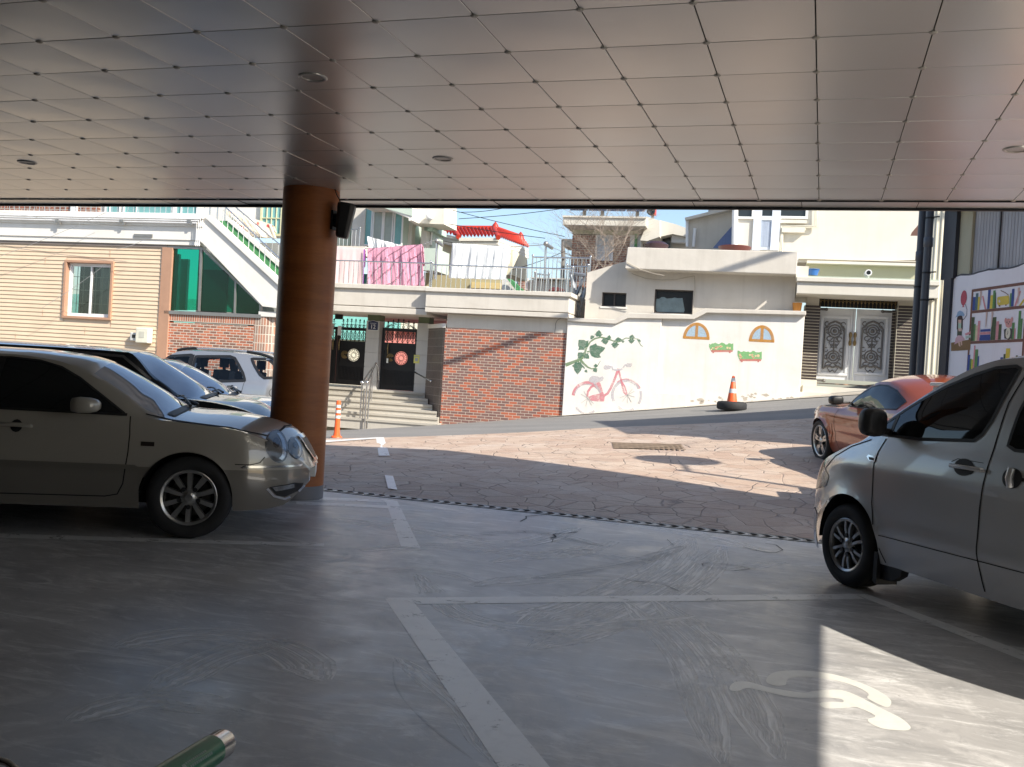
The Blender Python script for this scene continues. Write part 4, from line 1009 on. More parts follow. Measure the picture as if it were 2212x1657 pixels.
for q in range(7):
    bx, bz = fp(R3(60 + q * 95 + rn.uniform(-20, 20), 1190), yP2 - 0.01)
    bx2 = bx
    for j in range(6):
        a = R_(rn.uniform(35, 145)); L = rn.uniform(0.07, 0.15); x0_ = bx2 + rn.uniform(-.12, .12)
        yw = yP2 + 0.6 * max(0, (x0_ - sl) / (xb0 + 0.15 - sl)) - 0.008
        patch(gp, [(x0_ - 0.022, bz - 0.03), (x0_ + 0.022, bz - 0.03), (x0_ + L * math.cos(a), bz + L * math.sin(a))], yw)
part('painted_grass', gp, plain('painted_green', (0.16, 0.26, 0.10), 0.8), sp_, kind='stuff')
hr = thing('handrail', 'double stainless handrail going down the middle of the entrance steps', 'handrail', (-11, 0, 0), F)
tp_ = fp(R3(480, 625), 0.95); b1 = fp(R3(357, 803), -0.5); b3 = fp(R3(405, 803), -0.6)
mb = MB()
for bb, yy in ((b1, -0.5), (b3, -0.62)):
    mb.tube([(tp_[0], 0.95, tp_[1]), (bb[0], yy, bb[1])], 0.022, 8); mb.tube([(bb[0], yy, bb[1]), (bb[0], yy, -0.35)], 0.022, 8)
    mb.tube([(bb[0] + .05, yy + .07, bb[1] - 0.16), (bb[0] + .05, yy + .07, -0.3)], 0.022, 8); mb.ball((bb[0], yy, bb[1] + 0.01), 0.05, 8)
    mb.tube([(lerp(bb[0], tp_[0], .35), lerp(yy, .95, .35), lerp(bb[1], tp_[1], .35)), (lerp(bb[0], tp_[0], .35), lerp(yy, .95, .35), -0.1)], 0.014, 6)
    mb.tube([(lerp(bb[0], tp_[0], .7), lerp(yy, .95, .7), lerp(bb[1], tp_[1], .7)), (lerp(bb[0], tp_[0], .7), lerp(yy, .95, .7), 0.1)], 0.014, 6)
mb.tube([(tp_[0], 0.95, tp_[1]), (tp_[0] + .06, 1.0, tp_[1] - .08), (tp_[0] + .1, 1.04, tp_[1] - .5)], 0.02, 8)
part('rails', mb, MSTEEL, hr, smooth=50)
hr = thing('handrail', 'short stainless handrail fixed to the gate column beside the brick wall', 'handrail', (cbx0, YG - .3, 1), F)
a_ = fp(R3(832, 708), YG - 0.24); b2 = fp(R3(970, 788), 0.45)
part('rails', MB().tube([(a_[0], YG - 0.2, a_[1]), (a_[0], YG - 0.28, a_[1]), (b2[0], 0.45, b2[1])], 0.022, 8).ball((b2[0], 0.45, b2[1]), 0.04, 8), MSTEEL, hr, smooth=50)

# ---- 3 white annex with the painted wall
mw = thing('mural_wall', 'white street wall painted with a vine, a pink bicycle and two half-round windows', 'wall', (-4, 0, 0.3), F)
zlow = -1
def wall_pts(y):
    return [fp(R5(*p), y) for p in ((183, 930), (525, 945), (610, 906), (855, 908))]
yM = 0.0
lp = wall_pts(yM - 0.06); xs_ = fp(R5(848, 1000), yM - 0.06)[0]; xe_ = fp(R5(1028, 1500), yM - 0.06)[0]; zs_ = fp(R5(930, 1440), yM - 0.06)[1]
lx0 = xb1 + 0.005
poly = [(lx0, zlow), (xe_, zlow), (xe_, zs_), (xs_, zs_), (xs_, lp[3][1]), lp[2], lp[1], (lx0, lp[0][1])]
part('left_panel', MB().slab(poly, yM - 0.06, yM + 0.25), MMURAL, mw, bevel=0.015)
rx = fp(R5(1858, 1000), yM)[0]
rp = [fp(R5(*p), yM) for p in ((1080, 913), (1170, 866), (1868, 882))]
part('right_panel', MB().slab([(xs_ + 0.004, zlow), (rx, zlow), (rx, rp[2][1]), rp[1], rp[0], (xs_ + 0.004, rp[0][1])], yM, yM + 0.25), MMURAL, mw, bevel=0.012)
cp = [fp(R5(*p), yM - 0.12) for p in ((183, 902), (520, 914), (620, 868), (1062, 884), (1162, 838), (1875, 856), (1875, 884), (1172, 868), (1082, 914), (612, 907), (526, 947), (183, 928))]
cp[0] = (lx0, cp[0][1]); cp[-1] = (lx0, cp[-1][1])
part('coping', MB().slab(cp, yM - 0.12, yM + 0.3), MGREYR, mw, bevel=0.012)
pts = MB(); rn = random.Random(9)
for q in range(26):          # flaked paint low on the wall
    cx, cz = fp(R5(rn.uniform(1040, 1560), rn.uniform(1455, 1520)), yM - 0.002); 
    if q > 14: cx, cz = fp(R5(rn.uniform(1460, 1800), rn.uniform(1440, 1490)), yM - 0.002)
    rr = rn.uniform(0.02, 0.10); patch(pts, [(cx + rr * rn.uniform(.5, 1.4) * math.cos(a), cz + rr * .6 * rn.uniform(.5, 1.2) * math.sin(a)) for a in [k * math.pi / 5 for k in range(10)]], yM - 0.003)
part('flaked_paint', pts, plain('bare_cement', (0.52, 0.46, 0.38), 0.9, var=0.2), mw, kind='stuff')
# painted pictures
yV = yM - 0.063
q8 = lambda *p: [fp(R8(x, y), yV) for x, y in p]
MVG = worn('vine_green', (0.09, 0.20, 0.13)); MVG2 = plain('vine_light', (0.22, 0.33, 0.20), 0.8, var=0.25, scale=14)
vn = MB()
ribbon(vn, q8((490, 912), (560, 886), (640, 855), (700, 825), (730, 770), (755, 690), (800, 620), (860, 580), (930, 562), (1010, 578), (1080, 605), (1130, 625), (1180, 615), (1225, 585), (1250, 572), (1320, 580), (1410, 584)), [0.10, 0.085, 0.07, 0.065, 0.06, 0.05, 0.045, 0.04, 0.04, 0.036, 0.034, 0.032, 0.03, 0.026, 0.024, 0.02, 0.012], yV)
ribbon(vn, q8((680, 850), (720, 895), (770, 940), (820, 960), (855, 955), (890, 925), (915, 885), (930, 858)), [0.07, 0.06, 0.045, 0.035, 0.028, 0.02, 0.015, 0.01], yV)
ribbon(vn, q8((1390, 586), (1415, 625), (1440, 665), (1465, 680)), [0.02, 0.02, 0.018, 0.01], yV)
for st_ in (((745, 690), (735, 680)), ((760, 745), (790, 742)), ((655, 860), (650, 900))): ribbon(vn, q8(*st_), 0.04, yV - 0.0005)
part('painted_vine', vn, worn('vine_stem', (0.20, 0.30, 0.17)), mw)
lv = MB()
def leaf(c, tip, w):
    (cx, cz), (tx, tz) = fp(R8(*c), yV), fp(R8(*tip), yV); d = Vector((tx - cx, tz - cz)); L = d.length; d.normalize(); n = Vector((-d.y, d.x))
    shp = [(0, 0.05), (-.12, .35), (.12, .62), (.28, .95), (.42, .62), (.62, .55), (.8, .3), (1, 0)]
    prs = [(cx + d.x * L * a + n.x * w * b_, cz + d.y * L * a + n.y * w * b_) for a, b_ in shp] + [(cx + d.x * L * a - n.x * w * b_, cz + d.y * L * a - n.y * w * b_) for a, b_ in shp[::-1]]
    patch(lv, prs, yV - 0.001)
for c, tip, w in (((740, 690), (655, 595), 0.20), ((905, 550), (912, 470), 0.12), ((835, 575), (808, 540), 0.08), ((985, 580), (1000, 655), 0.13), ((1035, 580), (1045, 535), 0.07), ((1155, 610), (1150, 562), 0.12), ((1115, 632), (1110, 705), 0.12), ((1212, 605), (1215, 635), 0.05), ((1325, 575), (1330, 528), 0.09), ((1320, 588), (1320, 645), 0.10), ((1415, 610), (1432, 595), 0.06), ((695, 805), (648, 755), 0.13), ((735, 785), (790, 830), 0.10), ((648, 885), (640, 1032), 0.17), ((870, 935), (872, 895), 0.07), ((855, 960), (882, 1005), 0.08), ((728, 940), (712, 950), 0.05), ((738, 978), (765, 1008), 0.05)):
    leaf(c, tip, w)
patch(lv, q8((792, 690), (800, 670), (840, 655), (875, 638), (885, 665), (930, 672), (992, 695), (965, 735), (930, 765), (918, 785), (938, 815), (900, 823), (855, 818), (815, 795), (792, 745)), yV - 0.0012)
part('painted_leaves', lv, MVG, mw)
bi = MB(); MRED = worn('faded_pink', (0.72, 0.28, 0.32), 6, .8); MLIL = worn('faded_lilac', (0.62, 0.59, 0.62), 6, .8); MGRY = plain('spoke_grey', (0.50, 0.48, 0.46), 0.8)
def ell(c, rx_, rz_, a0, a1, n=26): return q8(*[(c[0] + rx_ * math.cos(R_(lerp(a0, a1, i / n))), c[1] - rz_ * math.sin(R_(lerp(a0, a1, i / n)))) for i in range(n + 1)])
ribbon(bi, ell((760, 1320), 175, 185, 40, 172), 0.085, yV, 0)          # rear mudguard
ribbon(bi, ell((1255, 1290), 185, 195, 25, 128), 0.055, yV, 0)         # front mudguard
ribbon(bi, q8((900, 1130), (930, 1220), (955, 1300)), 0.10, yV - .0004, 0)
ribbon(bi, q8((1155, 960), (1120, 1060), (1060, 1200), (1020, 1270), (965, 1305)), 0.065, yV - .0003, 0)
ribbon(bi, q8((1155, 960), (1185, 1080), (1205, 1180), (1230, 1260), (1262, 1288)), 0.05, yV - .0005, 0)
ribbon(bi, q8((1190, 1110), (1235, 1180), (1265, 1280)), 0.035, yV - .0006, 0)
ribbon(bi, q8((880, 1150), (810, 1190), (770, 1250), (762, 1310)), 0.06, yV - .0007, 0)
patch(bi, q8((775, 1312), (830, 1290), (930, 1270), (985, 1310), (975, 1370), (900, 1372), (800, 1360)), yV - .0008, 0)
ribbon(bi, ell((760, 1320), 160, 165, 60, 165), 0.03, yV - .0002, 1); ribbon(bi, ell((1255, 1290), 175, 180, 28, 205), 0.07, yV - .0001, 1)
ribbon(bi, ell((760, 1330), 165, 195, 215, 305), 0.06, yV - .0002, 1); ribbon(bi, ell((1265, 1300), 165, 190, 225, 300), 0.065, yV - .0002, 1); ribbon(bi, ell((1265, 1290), 175, 195, -35, 15), 0.06, yV - .0002, 1)
ribbon(bi, q8((850, 1140), (900, 1210), (930, 1260)), 0.06, yV - .0009, 1)
patch(bi, q8((782, 1115), (795, 1070), (830, 1045), (880, 1048), (920, 1065), (955, 1052), (978, 1075), (955, 1112), (900, 1128), (850, 1142), (800, 1130)), yV - .001, 1)
ribbon(bi, q8((1050, 930), (1075, 935), (1085, 965), (1130, 975), (1190, 968), (1220, 945), (1235, 915), (1255, 908)), 0.045, yV - .0011, 1)
patch(bi, q8((972, 935), (985, 915), (1040, 915), (1060, 935), (1055, 960), (1000, 970), (975, 960)), yV - .0012, 1); patch(bi, q8((1245, 905), (1270, 888), (1325, 888), (1332, 915), (1310, 938), (1255, 935)), yV - .0012, 1)
for c, angs in (((1268, 1288), (48, 25, -15, -60, 200, 232, 270, 300)), ((770, 1330), (150, 120, 215, 255, 300, 320))):
    for a in angs: ribbon(bi, q8(c, (c[0] + 100 * math.cos(R_(a)), c[1] - 105 * math.sin(R_(a)))), 0.012, yV - .0013, 2)
part('painted_bicycle', bi, [MRED, MLIL, MGRY], mw)
MORG = worn('painted_orange', (0.60, 0.29, 0.07)); MSKY = worn('painted_sky', (0.42, 0.58, 0.72)); MHG = worn('hedge_green', (0.22, 0.52, 0.20)); MBRK = worn('bracket_red', (0.66, 0.24, 0.20))
for (l, r, b_, t_) in ((1005, 1190, 1050, 938), (1472, 1648, 1070, 957)):
    y_ = yM - 0.003; pw = MB()
    x0_, z0_ = fp(R5(l, b_), y_); x1_, _ = fp(R5(r, b_), y_); _, z1_ = fp(R5((l + r) / 2, t_), y_); cx = (x0_ + x1_) / 2; rz_ = z1_ - z0_; ex = (x1_ - x0_) / 2 / rz_
    patch(pw, arc((cx, z0_), rz_ - 0.02, 0, 180, 30, ex), y_, 1)
    ribbon(pw, arc((cx, z0_), rz_ - 0.035, 0, 180, 30, ex), 0.075, y_ - .001, 0); ribbon(pw, [(x0_, z0_ + .03), (x1_, z0_ + .03)], 0.07, y_ - .0012, 0); ribbon(pw, [(cx, z0_), (cx, z1_)], 0.075, y_ - .0014, 0)
    part('painted_window', pw, [MORG, MSKY], mw)
for (l, r, t_, b_, fz) in ((1188, 1360, 1080, 1136, 1145), (1390, 1562, 1138, 1200, 1208)):
    y_ = yM - 0.003; pw = MB(); rn = random.Random(l)
    n = 16; tp_ = [fp(R5(lerp(l, r, i / n), t_ + rn.uniform(-3, 14)), y_) for i in range(n + 1)]
    patch(pw, tp_ + [fp(R5(r, b_), y_), fp(R5(l + 12, b_), y_), fp(R5(l, (t_ + b_) / 2), y_)], y_, 0)
    ribbon(pw, [fp(R5(l + 15, b_ + 3), y_), fp(R5(r - 5, b_ + 3), y_)], 0.055, y_ - .001, 1)
    for q in (l + 30, r - 25): ribbon(pw, [fp(R5(q, b_), y_), fp(R5(q, b_ + 18), y_)], 0.045, y_ - .0012, 1)
    for q in range(9):
        c = fp(R5(rn.uniform(l + 15, r - 15), rn.uniform(t_ + 18, b_ - 8)), y_); patch(pw, arc(c, rn.uniform(.02, .04), 0, 324, 9), y_ - .0016, 2); 
        if q % 2: patch(pw, arc(c, 0.018, 0, 300, 5), y_ - .002, 1)
    part('painted_flower_box', pw, [MHG, MBRK, plain('flower_cream', (0.75, 0.62, 0.36), 0.8)], mw)

ax = thing('annex_building', 'white plastered flat-roofed annex with two dark windows behind the painted wall', 'building', (-4, 0.4, 0), F)
yX = 0.42
axl = fp(R5(318, 700), yX)[0]; axr = fp(R5(1800, 700), yX)[0]
zcap = fp(R5(1200, 590), yX)[1]
sw0, swz1 = fp(R5(432, 722), yX); sw1, swz0 = fp(R5(598, 828), yX); bw0, bwz1 = fp(R5(805, 700), yX); bw1, bwz0 = fp(R5(1068, 880), yX)
wb_ = MB()
zl0, zl1 = fp(R5(335, 572), yX)[1], fp(R5(600, 503), yX)[1]; xq = fp(R5(600, 503), yX)[0]
def wall_holes(mb, x0, x1, z0, z1, holes, y0, y1):
    xs = sorted({x0, x1} | {h[0] for h in holes} | {h[1] for h in holes}); zs = sorted({z0, z1} | {h[2] for h in holes} | {h[3] for h in holes})
    for i in range(len(xs) - 1):
        for j in range(len(zs) - 1):
            cx, cz = (xs[i] + xs[i + 1]) / 2, (zs[j] + zs[j + 1]) / 2
            if not any(h[0] < cx < h[1] and h[2] < cz < h[3] for h in holes): mb.box(xs[i], xs[i + 1], y0, y1, zs[j], zs[j + 1])
    return mb
wall_holes(wb_, axl, axr, 1.5, zl0 - 0.05, [(sw0, sw1, swz0, swz1), (bw0, bw1, bwz0, bwz1)], yX, yX + 0.25)
wb_.slab([(axl, zl0 - 0.05), (axr, zl0 - 0.05), (axr, zcap + 0.05), (xq, zcap + 0.05), (xq, zl1), (axl + 0.15, zl0)], yX, yX + 0.25)
part('wall', wb_, MGREYR, ax)
part('side_wall', MB().box(axl, axl + 0.2, yX + 0.25, yX + 4, 1.2, zl0 - 0.06), MGREYR, ax)
part('side_wall', MB().box(axr - 0.2, axr, yX + 0.25, yX + 4, 1.2, zcap), MGREYR, ax)
part('roof_slab', MB().box(axl, axr, yX + 0.25, yX + 4, zl0 - 0.2, zl0 - 0.061), MGREYR, ax)
yR = -0.12
part('roof_parapet', fslab(MB(), [R5(612, 404), R5(1818, 437), R5(1806, 597), R5(592, 555)], yR, yX + 4.2), MGREYR, ax, bevel=0.015)
for nm, (x0_, x1_, z0_, z1_) in (('small_window', (sw0, sw1, swz0, swz1)), ('large_window', (bw0, bw1, bwz0, bwz1))):
    o = part('window', MB().box(x0_, x1_, yX + 0.13, yX + 0.15, z0_, z1_), MGLASS_D, ax)
    f_ = MB(); sash(f_, x0_, x1_, z0_, z1_, yX + 0.07, 0.035, 0.058); 
    if nm == 'small_window': f_.box((x0_ + x1_) / 2 - .02, (x0_ + x1_) / 2 + .02, yX + .07, yX + .128, z0_ + .035, z1_ - .035)
    part('frame', f_, plain('dark_brown_frame', (0.06, 0.05, 0.045), 0.5), o)
    if nm == 'large_window':
        rn = random.Random(2); tp_ = [fp(R5(815 + 185 * i / 10, 762 + rn.uniform(-6, 8)), yX + .125) for i in range(11)]
        part('torn_paper', patch(MB(), tp_ + [fp(R5(1015, 850), yX + .125), fp(R5(1010, 866), yX + .125), fp(R5(820, 866), yX + .125), fp(R5(806, 840), yX + .125)], yX + .125), plain('blue_paper', (0.20, 0.27, 0.29), 0.6, var=0.3, scale=5), o)
    part('sill', MB().box(x0_ - .03, x1_ + .03, yX - 0.02, yX + 0.02, z0_ - 0.05, z0_ - 0.002), MWHITE, o)
cbl = MB(); pts = [fp(R5(*p), -0.2) for p in ((600, 508), (700, 560), (800, 590), (870, 603))]
cbl.tube([(x, -0.14, z) for x, z in pts], 0.010, 5)
pts = [fp(R5(*p), .36) for p in ((640, 590), (740, 625), (850, 636), (960, 632), (1040, 615), (1085, 608))]; cbl.tube([(x, .36, z) for x, z in pts], 0.009, 5)
pts = [fp(R5(*p), .36) for p in ((1085, 608), (1088, 700), (1075, 820), (1070, 880))]; cbl.tube([(x, .38, z) for x, z in pts], 0.009, 5)
part('cables', cbl, plain('cable_grey', (0.40, 0.36, 0.30), 0.7), ax)
# pots on the annex roof
for nm, a, b_, lab, mt in (('kimchi_jar', R5(725, 362), R5(905, 402), 'dark glazed lidded jar standing on the annex roof', plain('glazed_brown', (0.05, 0.025, 0.03), 0.2)), ('basin', R5(1250, 398), R5(1490, 420), 'flat reddish-brown basin lying on the annex roof near the blue door', plain('basin_red', (0.12, 0.03, 0.025), 0.3))):
    x0_, z1_ = fp(a, 2.0); x1_, z0_ = fp(b_, 2.0); cx = (x0_ + x1_) / 2; r_ = (x1_ - x0_) / 2; h_ = z1_ - z0_
    prof = [(r_ * .6, -0.3), (r_ * .95, 0.0), (r_, h_ * .35), (r_ * .8, h_ * .6), (r_ * .78, h_ * .7), (r_ * .6, h_ * .9), (r_ * .1, h_), (0.001, h_)] if nm == 'kimchi_jar' else [(r_ * .7, -0.2), (r_, h_ * .7), (r_ * .97, h_), (r_ * .85, h_ * .9), (0.001, h_ * .5)]
    solo(nm, MB().lathe(prof, 24, (cx, 2.0, z0_)), mt, lab, 'pot' if nm == 'kimchi_jar' else 'basin', (cx, 2.0, z0_ - .3), F, smooth=50)

# ---- 4 houses and roofs behind
def win_box(t, a, b_, y, glass, frame, fw=0.06, mull=0, rows=0, proud=0.06):
    x0_, z1_ = fp(a, y); x1_, z0_ = fp(b_, y)
    o = part('window', MB().box(x0_, x1_, y - 0.02, y + 0.01, z0_, z1_), glass, t)
    f_ = MB(); sash(f_, x0_ - fw, x1_ + fw, z0_ - fw, z1_ + fw, y - proud, fw, proud + 0.01)
    for q in range(1, mull + 1): f_.box(lerp(x0_, x1_, q / (mull + 1)) - fw * .45, lerp(x0_, x1_, q / (mull + 1)) + fw * .45, y - proud * .8, y - 0.021, z0_, z1_)
    for q in range(1, rows + 1): f_.box(x0_, x1_, y - proud * .7, y - 0.021, lerp(z0_, z1_, q / (rows + 1)) - fw * .35, lerp(z0_, z1_, q / (rows + 1)) + fw * .35)
    part('frame', f_, frame, o); return o
mh_ = thing('mint_house', 'pale mint two-storey house with a bay of tall windows and an arched porch', 'house', (-13, 6, 0), F)
yH = 6.2
part('green_wall', fbox(MB(), R2(300, -250), R2(872, 560), yH + 0.5, yH + 3), stucco('sage_render', (0.42, 0.50, 0.40), (0.35, 0.38, 0.3), .2), mh_)
part('gable_panel', fslab(MB(), [R2(690, 520), R2(690, 385), R2(755, 315), R2(820, 380), R2(820, 520)], yH + 0.44, yH + 0.49), stucco('pale_sage', (0.62, 0.66, 0.50), (0.5, 0.5, 0.4), .2), mh_)
part('stone_pier', fbox(MB(), R2(872, -250), R2(945, 560), yH, yH + 3), MGREYR, mh_)
bay = MB(); fbox(bay, R2(945, -250), R2(1310, 560), yH + 0.1, yH + 2.5); part('bay_wall', bay, MMINT, mh_)
for l, r in ((950, 1026), (1042, 1126), (1144, 1226), (1240, 1300)):
    win_box(mh_, R2(l, 60 if l < 1000 else 165), R2(r, 515), yH + 0.08, MGLASS_T if l in (950, 1240) else glassy('curtained_window', (0.30, 0.34, 0.31), 0.1), MPVC, 0.045)
part('bay_eave', fslab(MB(), [R2(940, 160), R2(1130, 165), R2(1372, 262), R2(1372, 290), R2(1405, 285), R2(1405, 170), R2(940, 60)], yH - 0.9, yH + 0.095), MWHITE, mh_)
part('bay_eave_fascia', fslab(MB(), [R2(1135, 168), R2(1405, 245), R2(1405, 170)], yH - 0.93, yH - 0.905), MMINT, mh_)
po = MB(); yO = yH + 0.6
(ax0, _), (ax1, _) = fp(R2(1310, 400), yO), fp(R2(1545, 400), yO)
_, azt = fp(R2(1430, 150), yO); _, azb = fp(R2(1430, 600), yO)
(px0, pz), (px1, _) = fp(R2(1405, 330), yO), fp(R2(1495, 330), yO)
cx = (px0 + px1) / 2; hw = (px1 - px0) / 2; zc = fp(R2(1450, 350), yO)[1]
archp = [(px0, azb)] + [(px0, zc)] + arc((cx, zc), hw, 180, 0, 14)[1:-1] + [(px1, zc), (px1, azb)]
po.slab([(ax0, azb), (px0, azb), (px0, zc)] + arc((cx, zc), hw, 180, 90, 8)[1:] + [(cx, azt), (ax0, azt)], yO, yO + .35)
po.slab([(ax1, azb), (ax1, azt), (cx, azt)] + arc((cx, zc), hw, 90, 0, 8)[:] + [(px1, azb)], yO, yO + .35)
part('arched_porch', po, MGREYR, mh_)
part('porch_back', MB().box(ax0, ax1, yO + 1.2, yO + 1.3, azb, azt), MMINT, mh_)
win_box(mh_, R2(1395, 345), R2(1445, 600), yO + 1.18, MGLASS_T, MPVC, 0.05)
part('side_wing', fbox(MB(), R2(1540, 340), R2(1585, 720), yO + 0.4, yO + 1.5), MMINT, mh_)
win_box(mh_, R2(1548, 390), R2(1580, 505), yO + 0.38, MGLASS_D, MPVC, 0.05)
part('wing_ledge', fbox(MB(), R2(1520, 330), R2(1600, 385), yO + 0.0, yO + 1.5), stucco('mint_ledge', (0.45, 0.58, 0.50), (.4, .45, .4), .2), mh_)
part('upper_balcony', fslab(MB(), [R2(1400, 310), R2(1705, 322), R2(1705, 90), R2(1400, 80)], yH - 0.2, yH + 1.2), MCREAM, mh_)
part('globe_lamp', MB().ball((fp(R2(1570, 250), yH - .35)[0], yH - .35, fp(R2(1570, 250), yH - .35)[1]), 0.14, 10), MPVC, mh_, smooth=60)
part('lower_wall', fbox(MB(), R2(1500, 545), R2(1620, 760), yH - 1.0, yH + .4), MMINT, mh_)
part('cream_gutter_pipe', MB().tube([(fp(R2(*p), yH + .4)[0], yH + .38, fp(R2(*p), yH + .4)[1]) for p in ((800, 250), (830, 262), (868, 300), (872, 330), (866, 560))], 0.045, 8), MCREAM, mh_, smooth=50)
part('roof_terrace_railing', rail(MB(), fp(R2(640, 530), yH - 1.5), fp(R2(905, 525), yH - 1.5), 0.55, 7, yH - 1.5), MSTEEL, mh_, smooth=50)
part('terrace_wall', fbox(MB(), R2(560, 520), R2(960, 620), yH - 1.6, yH - 1.3), MCREAM, mh_)

# red tiled roof house
rh = thing('red_roof_house', 'cream house with a bright red wavy tile roof and brick pier', 'house', (-8, 10, 0), F)
yT = 10.0
MRTILE = plain('red_roof_tile', (0.44, 0.038, 0.018), 0.45, var=0.25, scale=4)
def tile_roof(pt_tl, pt_tr, pt_br, pt_bl, n, rows):
    """wavy tile field between an eave line and a ridge line, each (x, y, z)"""
    mb = MB(); vs = []; fs = []; nu = n * 8; nv = rows * 3
    nrm = (Vector(pt_tr) - Vector(pt_tl)).cross(Vector(pt_bl) - Vector(pt_tl)).normalized()
    if nrm.z < 0: nrm = -nrm
    for j in range(nv + 1):
        v = j / nv
        for i in range(nu + 1):
            u = i / nu
            a = Vector(pt_tl).lerp(Vector(pt_tr), u); b_ = Vector(pt_bl).lerp(Vector(pt_br), u); p = a.lerp(b_, v)
            h = 0.05 * math.cos(2 * math.pi * u * n) + 0.045 * ((v * rows) % 1.0 if j % 3 or j == 0 else 1.0)
            vs.append(tuple(p + nrm * h))
    for j in range(nv):
        for i in range(nu):
            k = j * (nu + 1) + i; fs.append((k, k + nu + 1, k + nu + 2, k + 1))
    mb.add(vs, fs); return mb
def f3(p, y): x, z = fp(p, y); return (x, y, z)
part('roof', tile_roof(f3(R4(330, 420), yT + 1.4), f3(R4(790, 425), yT + 1.4), f3(R4(835, 530), yT), f3(R4(395, 530), yT), 11, 4), MRTILE, rh, smooth=60)
part('roof', tile_roof(f3(R4(80, 370), yT + 1.8), f3(R4(330, 420), yT + 1.4), f3(R4(395, 530), yT), f3(R4(60, 440), yT + 0.6), 9, 4), MRTILE, rh, smooth=60)
part('roof', tile_roof(f3(R4(800, 420), yT + 1.4), f3(R4(1090, 525), yT + 3.0), f3(R4(1185, 655), yT + 3.2), f3(R4(840, 530), yT), 15, 5), MRTILE, rh, smooth=60)
rg = MB()
for a, b_ in (((330, 425), (390, 530)), ((790, 430), (838, 535))):
    rg.tube([f3(R4(*a), yT + 1.3), f3(R4(*b_), yT - .06)], 0.10, 8)
rg.tube([f3(R4(330, 425), yT + 1.4), f3(R4(790, 428), yT + 1.4)], 0.09, 8); rg.tube([f3(R4(800, 425), yT + 1.4), f3(R4(1095, 528), yT + 3)], 0.09, 8)
for c in ((805, 400), (1092, 512)):
    p = f3(R4(*c), yT + 1.4 if c[0] < 900 else yT + 3); rg.lathe([(0.001, .16), (.12, .02), (.17, -.2), (.001, -.2)], 8, p)
part('ridge', rg, MRTILE, rh, smooth=50)
ev = MB()
def eave(a, ya, b_, yb, h0, h1, out=0.0):
    (xa, y_a, za), (xb, y_b, zb_) = f3(R4(*a), ya), f3(R4(*b_), yb)
    return [(xa, y_a, za), (xb, y_b, zb_)]
for (a, ya, b_, yb) in (((125, 470), yT + .5, (395, 535), yT - .02), ((395, 540), yT - .03, (838, 540), yT - .03), ((838, 545), yT - .03, (1180, 665), yT + 3.15)):
    (xa, y_a, za), (xb, y_b, zb_) = f3(R4(*a), ya), f3(R4(*b_), yb)
    for k in range(3):
        o_ = 0.06 * k; hz = 0.13
        ev.add([(xa, y_a + o_, za - hz * k), (xb, y_b + o_, zb_ - hz * k), (xb, y_b + o_, zb_ - hz * (k + 1) + .01), (xa, y_a + o_, za - hz * (k + 1) + .01), (xa, y_a + o_ + .3, za - hz * (k + 1) + .01), (xb, y_b + o_ + .3, zb_ - hz * (k + 1) + .01)], [(0, 3, 2, 1), (3, 4, 5, 2)])
part('eave', ev, MCREAM, rh)
part('wall', fslab(MB(), [R4(140, 600), R4(1000, 680), R4(1000, 960), R4(140, 960)], yT + 0.6, yT + 3), stucco('yellow_cream', (0.76, 0.70, 0.52), (.5, .46, .36), .2), rh)
part('front_garden_wall', fslab(MB(), [R4(0, 930), R4(960, 1010), R4(960, 1250), R4(0, 1250)], yT - 1.5, yT - 1.3), stucco('olive_render', (0.42, 0.37, 0.22), (.3, .28, .2), .2), rh)
part('brick_pier', fbox(MB(), R4(1010, 740), R4(1055, 1010), yT + 3.0, yT + 3.4), MBRICK3, rh)
win_box(rh, R4(970, 750), R4(1005, 920), yT + 2.9, MGLASS_D, MPVC, 0.06, 1, 4)
part('fascia_bits', fbox(MB(), R4(535, 1040), R4(860, 1120), yT - 1.6, yT - 1.51), stucco('ochre', (0.62, 0.50, 0.24), (.5, .4, .2), .2), rh)
part('gutter_pipe', MB().tube([f3(R4(*p), yT + 2.8) for p in ((1080, 690), (1075, 740), (1045, 760), (1035, 1000))], 0.05, 8), MGREYR, rh, smooth=50)

# brick house with cream eaves and solar panel
bh_ = thing('brick_house', 'brown brick house with deep cream eaves under solar panels', 'house', (-3, 9, 0), F)
yQ = 9.0
part('brick_wall', fbox(MB(), R5(222, 315), R5(680, 700), yQ, yQ + 4), MBRICK3, bh_)
part('frieze', fbox(MB(), R5(222, 255), R5(690, 318), yQ - 0.05, yQ + 4), stucco('frieze_cream', (0.60, 0.62, 0.45), (.45, .45, .35), .25), bh_)
part('eave', fbox(MB(), R5(155, 185), R5(740, 258), yQ - 1.1, yQ + 5), MCREAM, bh_, bevel=0.02)
part('eave_lip', fbox(MB(), R5(150, 178), R5(742, 200), yQ - 1.15, yQ + 5), MCREAM, bh_)
part('corner_pier', fbox(MB(), R5(632, 318), R5(690, 700), yQ - 0.12, yQ + .3), MPVC, bh_)
part('green_pipe', MB().tube([f3(R5(672, 310), yQ - .2), f3(R5(668, 400), yQ - .2)], 0.05, 8), MGREENP, bh_)
win_box(bh_, R5(402, 330), R5(495, 490), yQ - 0.01, glassy('pale_pane', (0.42, 0.45, 0.48), 0.2), MPVC, 0.06, 1, 2)
part('side_eave', fslab(MB(), [R5(740, 185), R5(838, 215), R5(838, 330), R5(750, 360), R5(700, 355), R5(742, 255)], yQ - 0.6, yQ + 5), MCREAM, bh_)
part('side_eave', fslab(MB(), [R5(840, 212), R5(950, 240), R5(1032, 270), R5(1032, 330), R5(930, 310), R5(840, 330)], yQ - 0.2, yQ + 5), MCREAM, bh_)
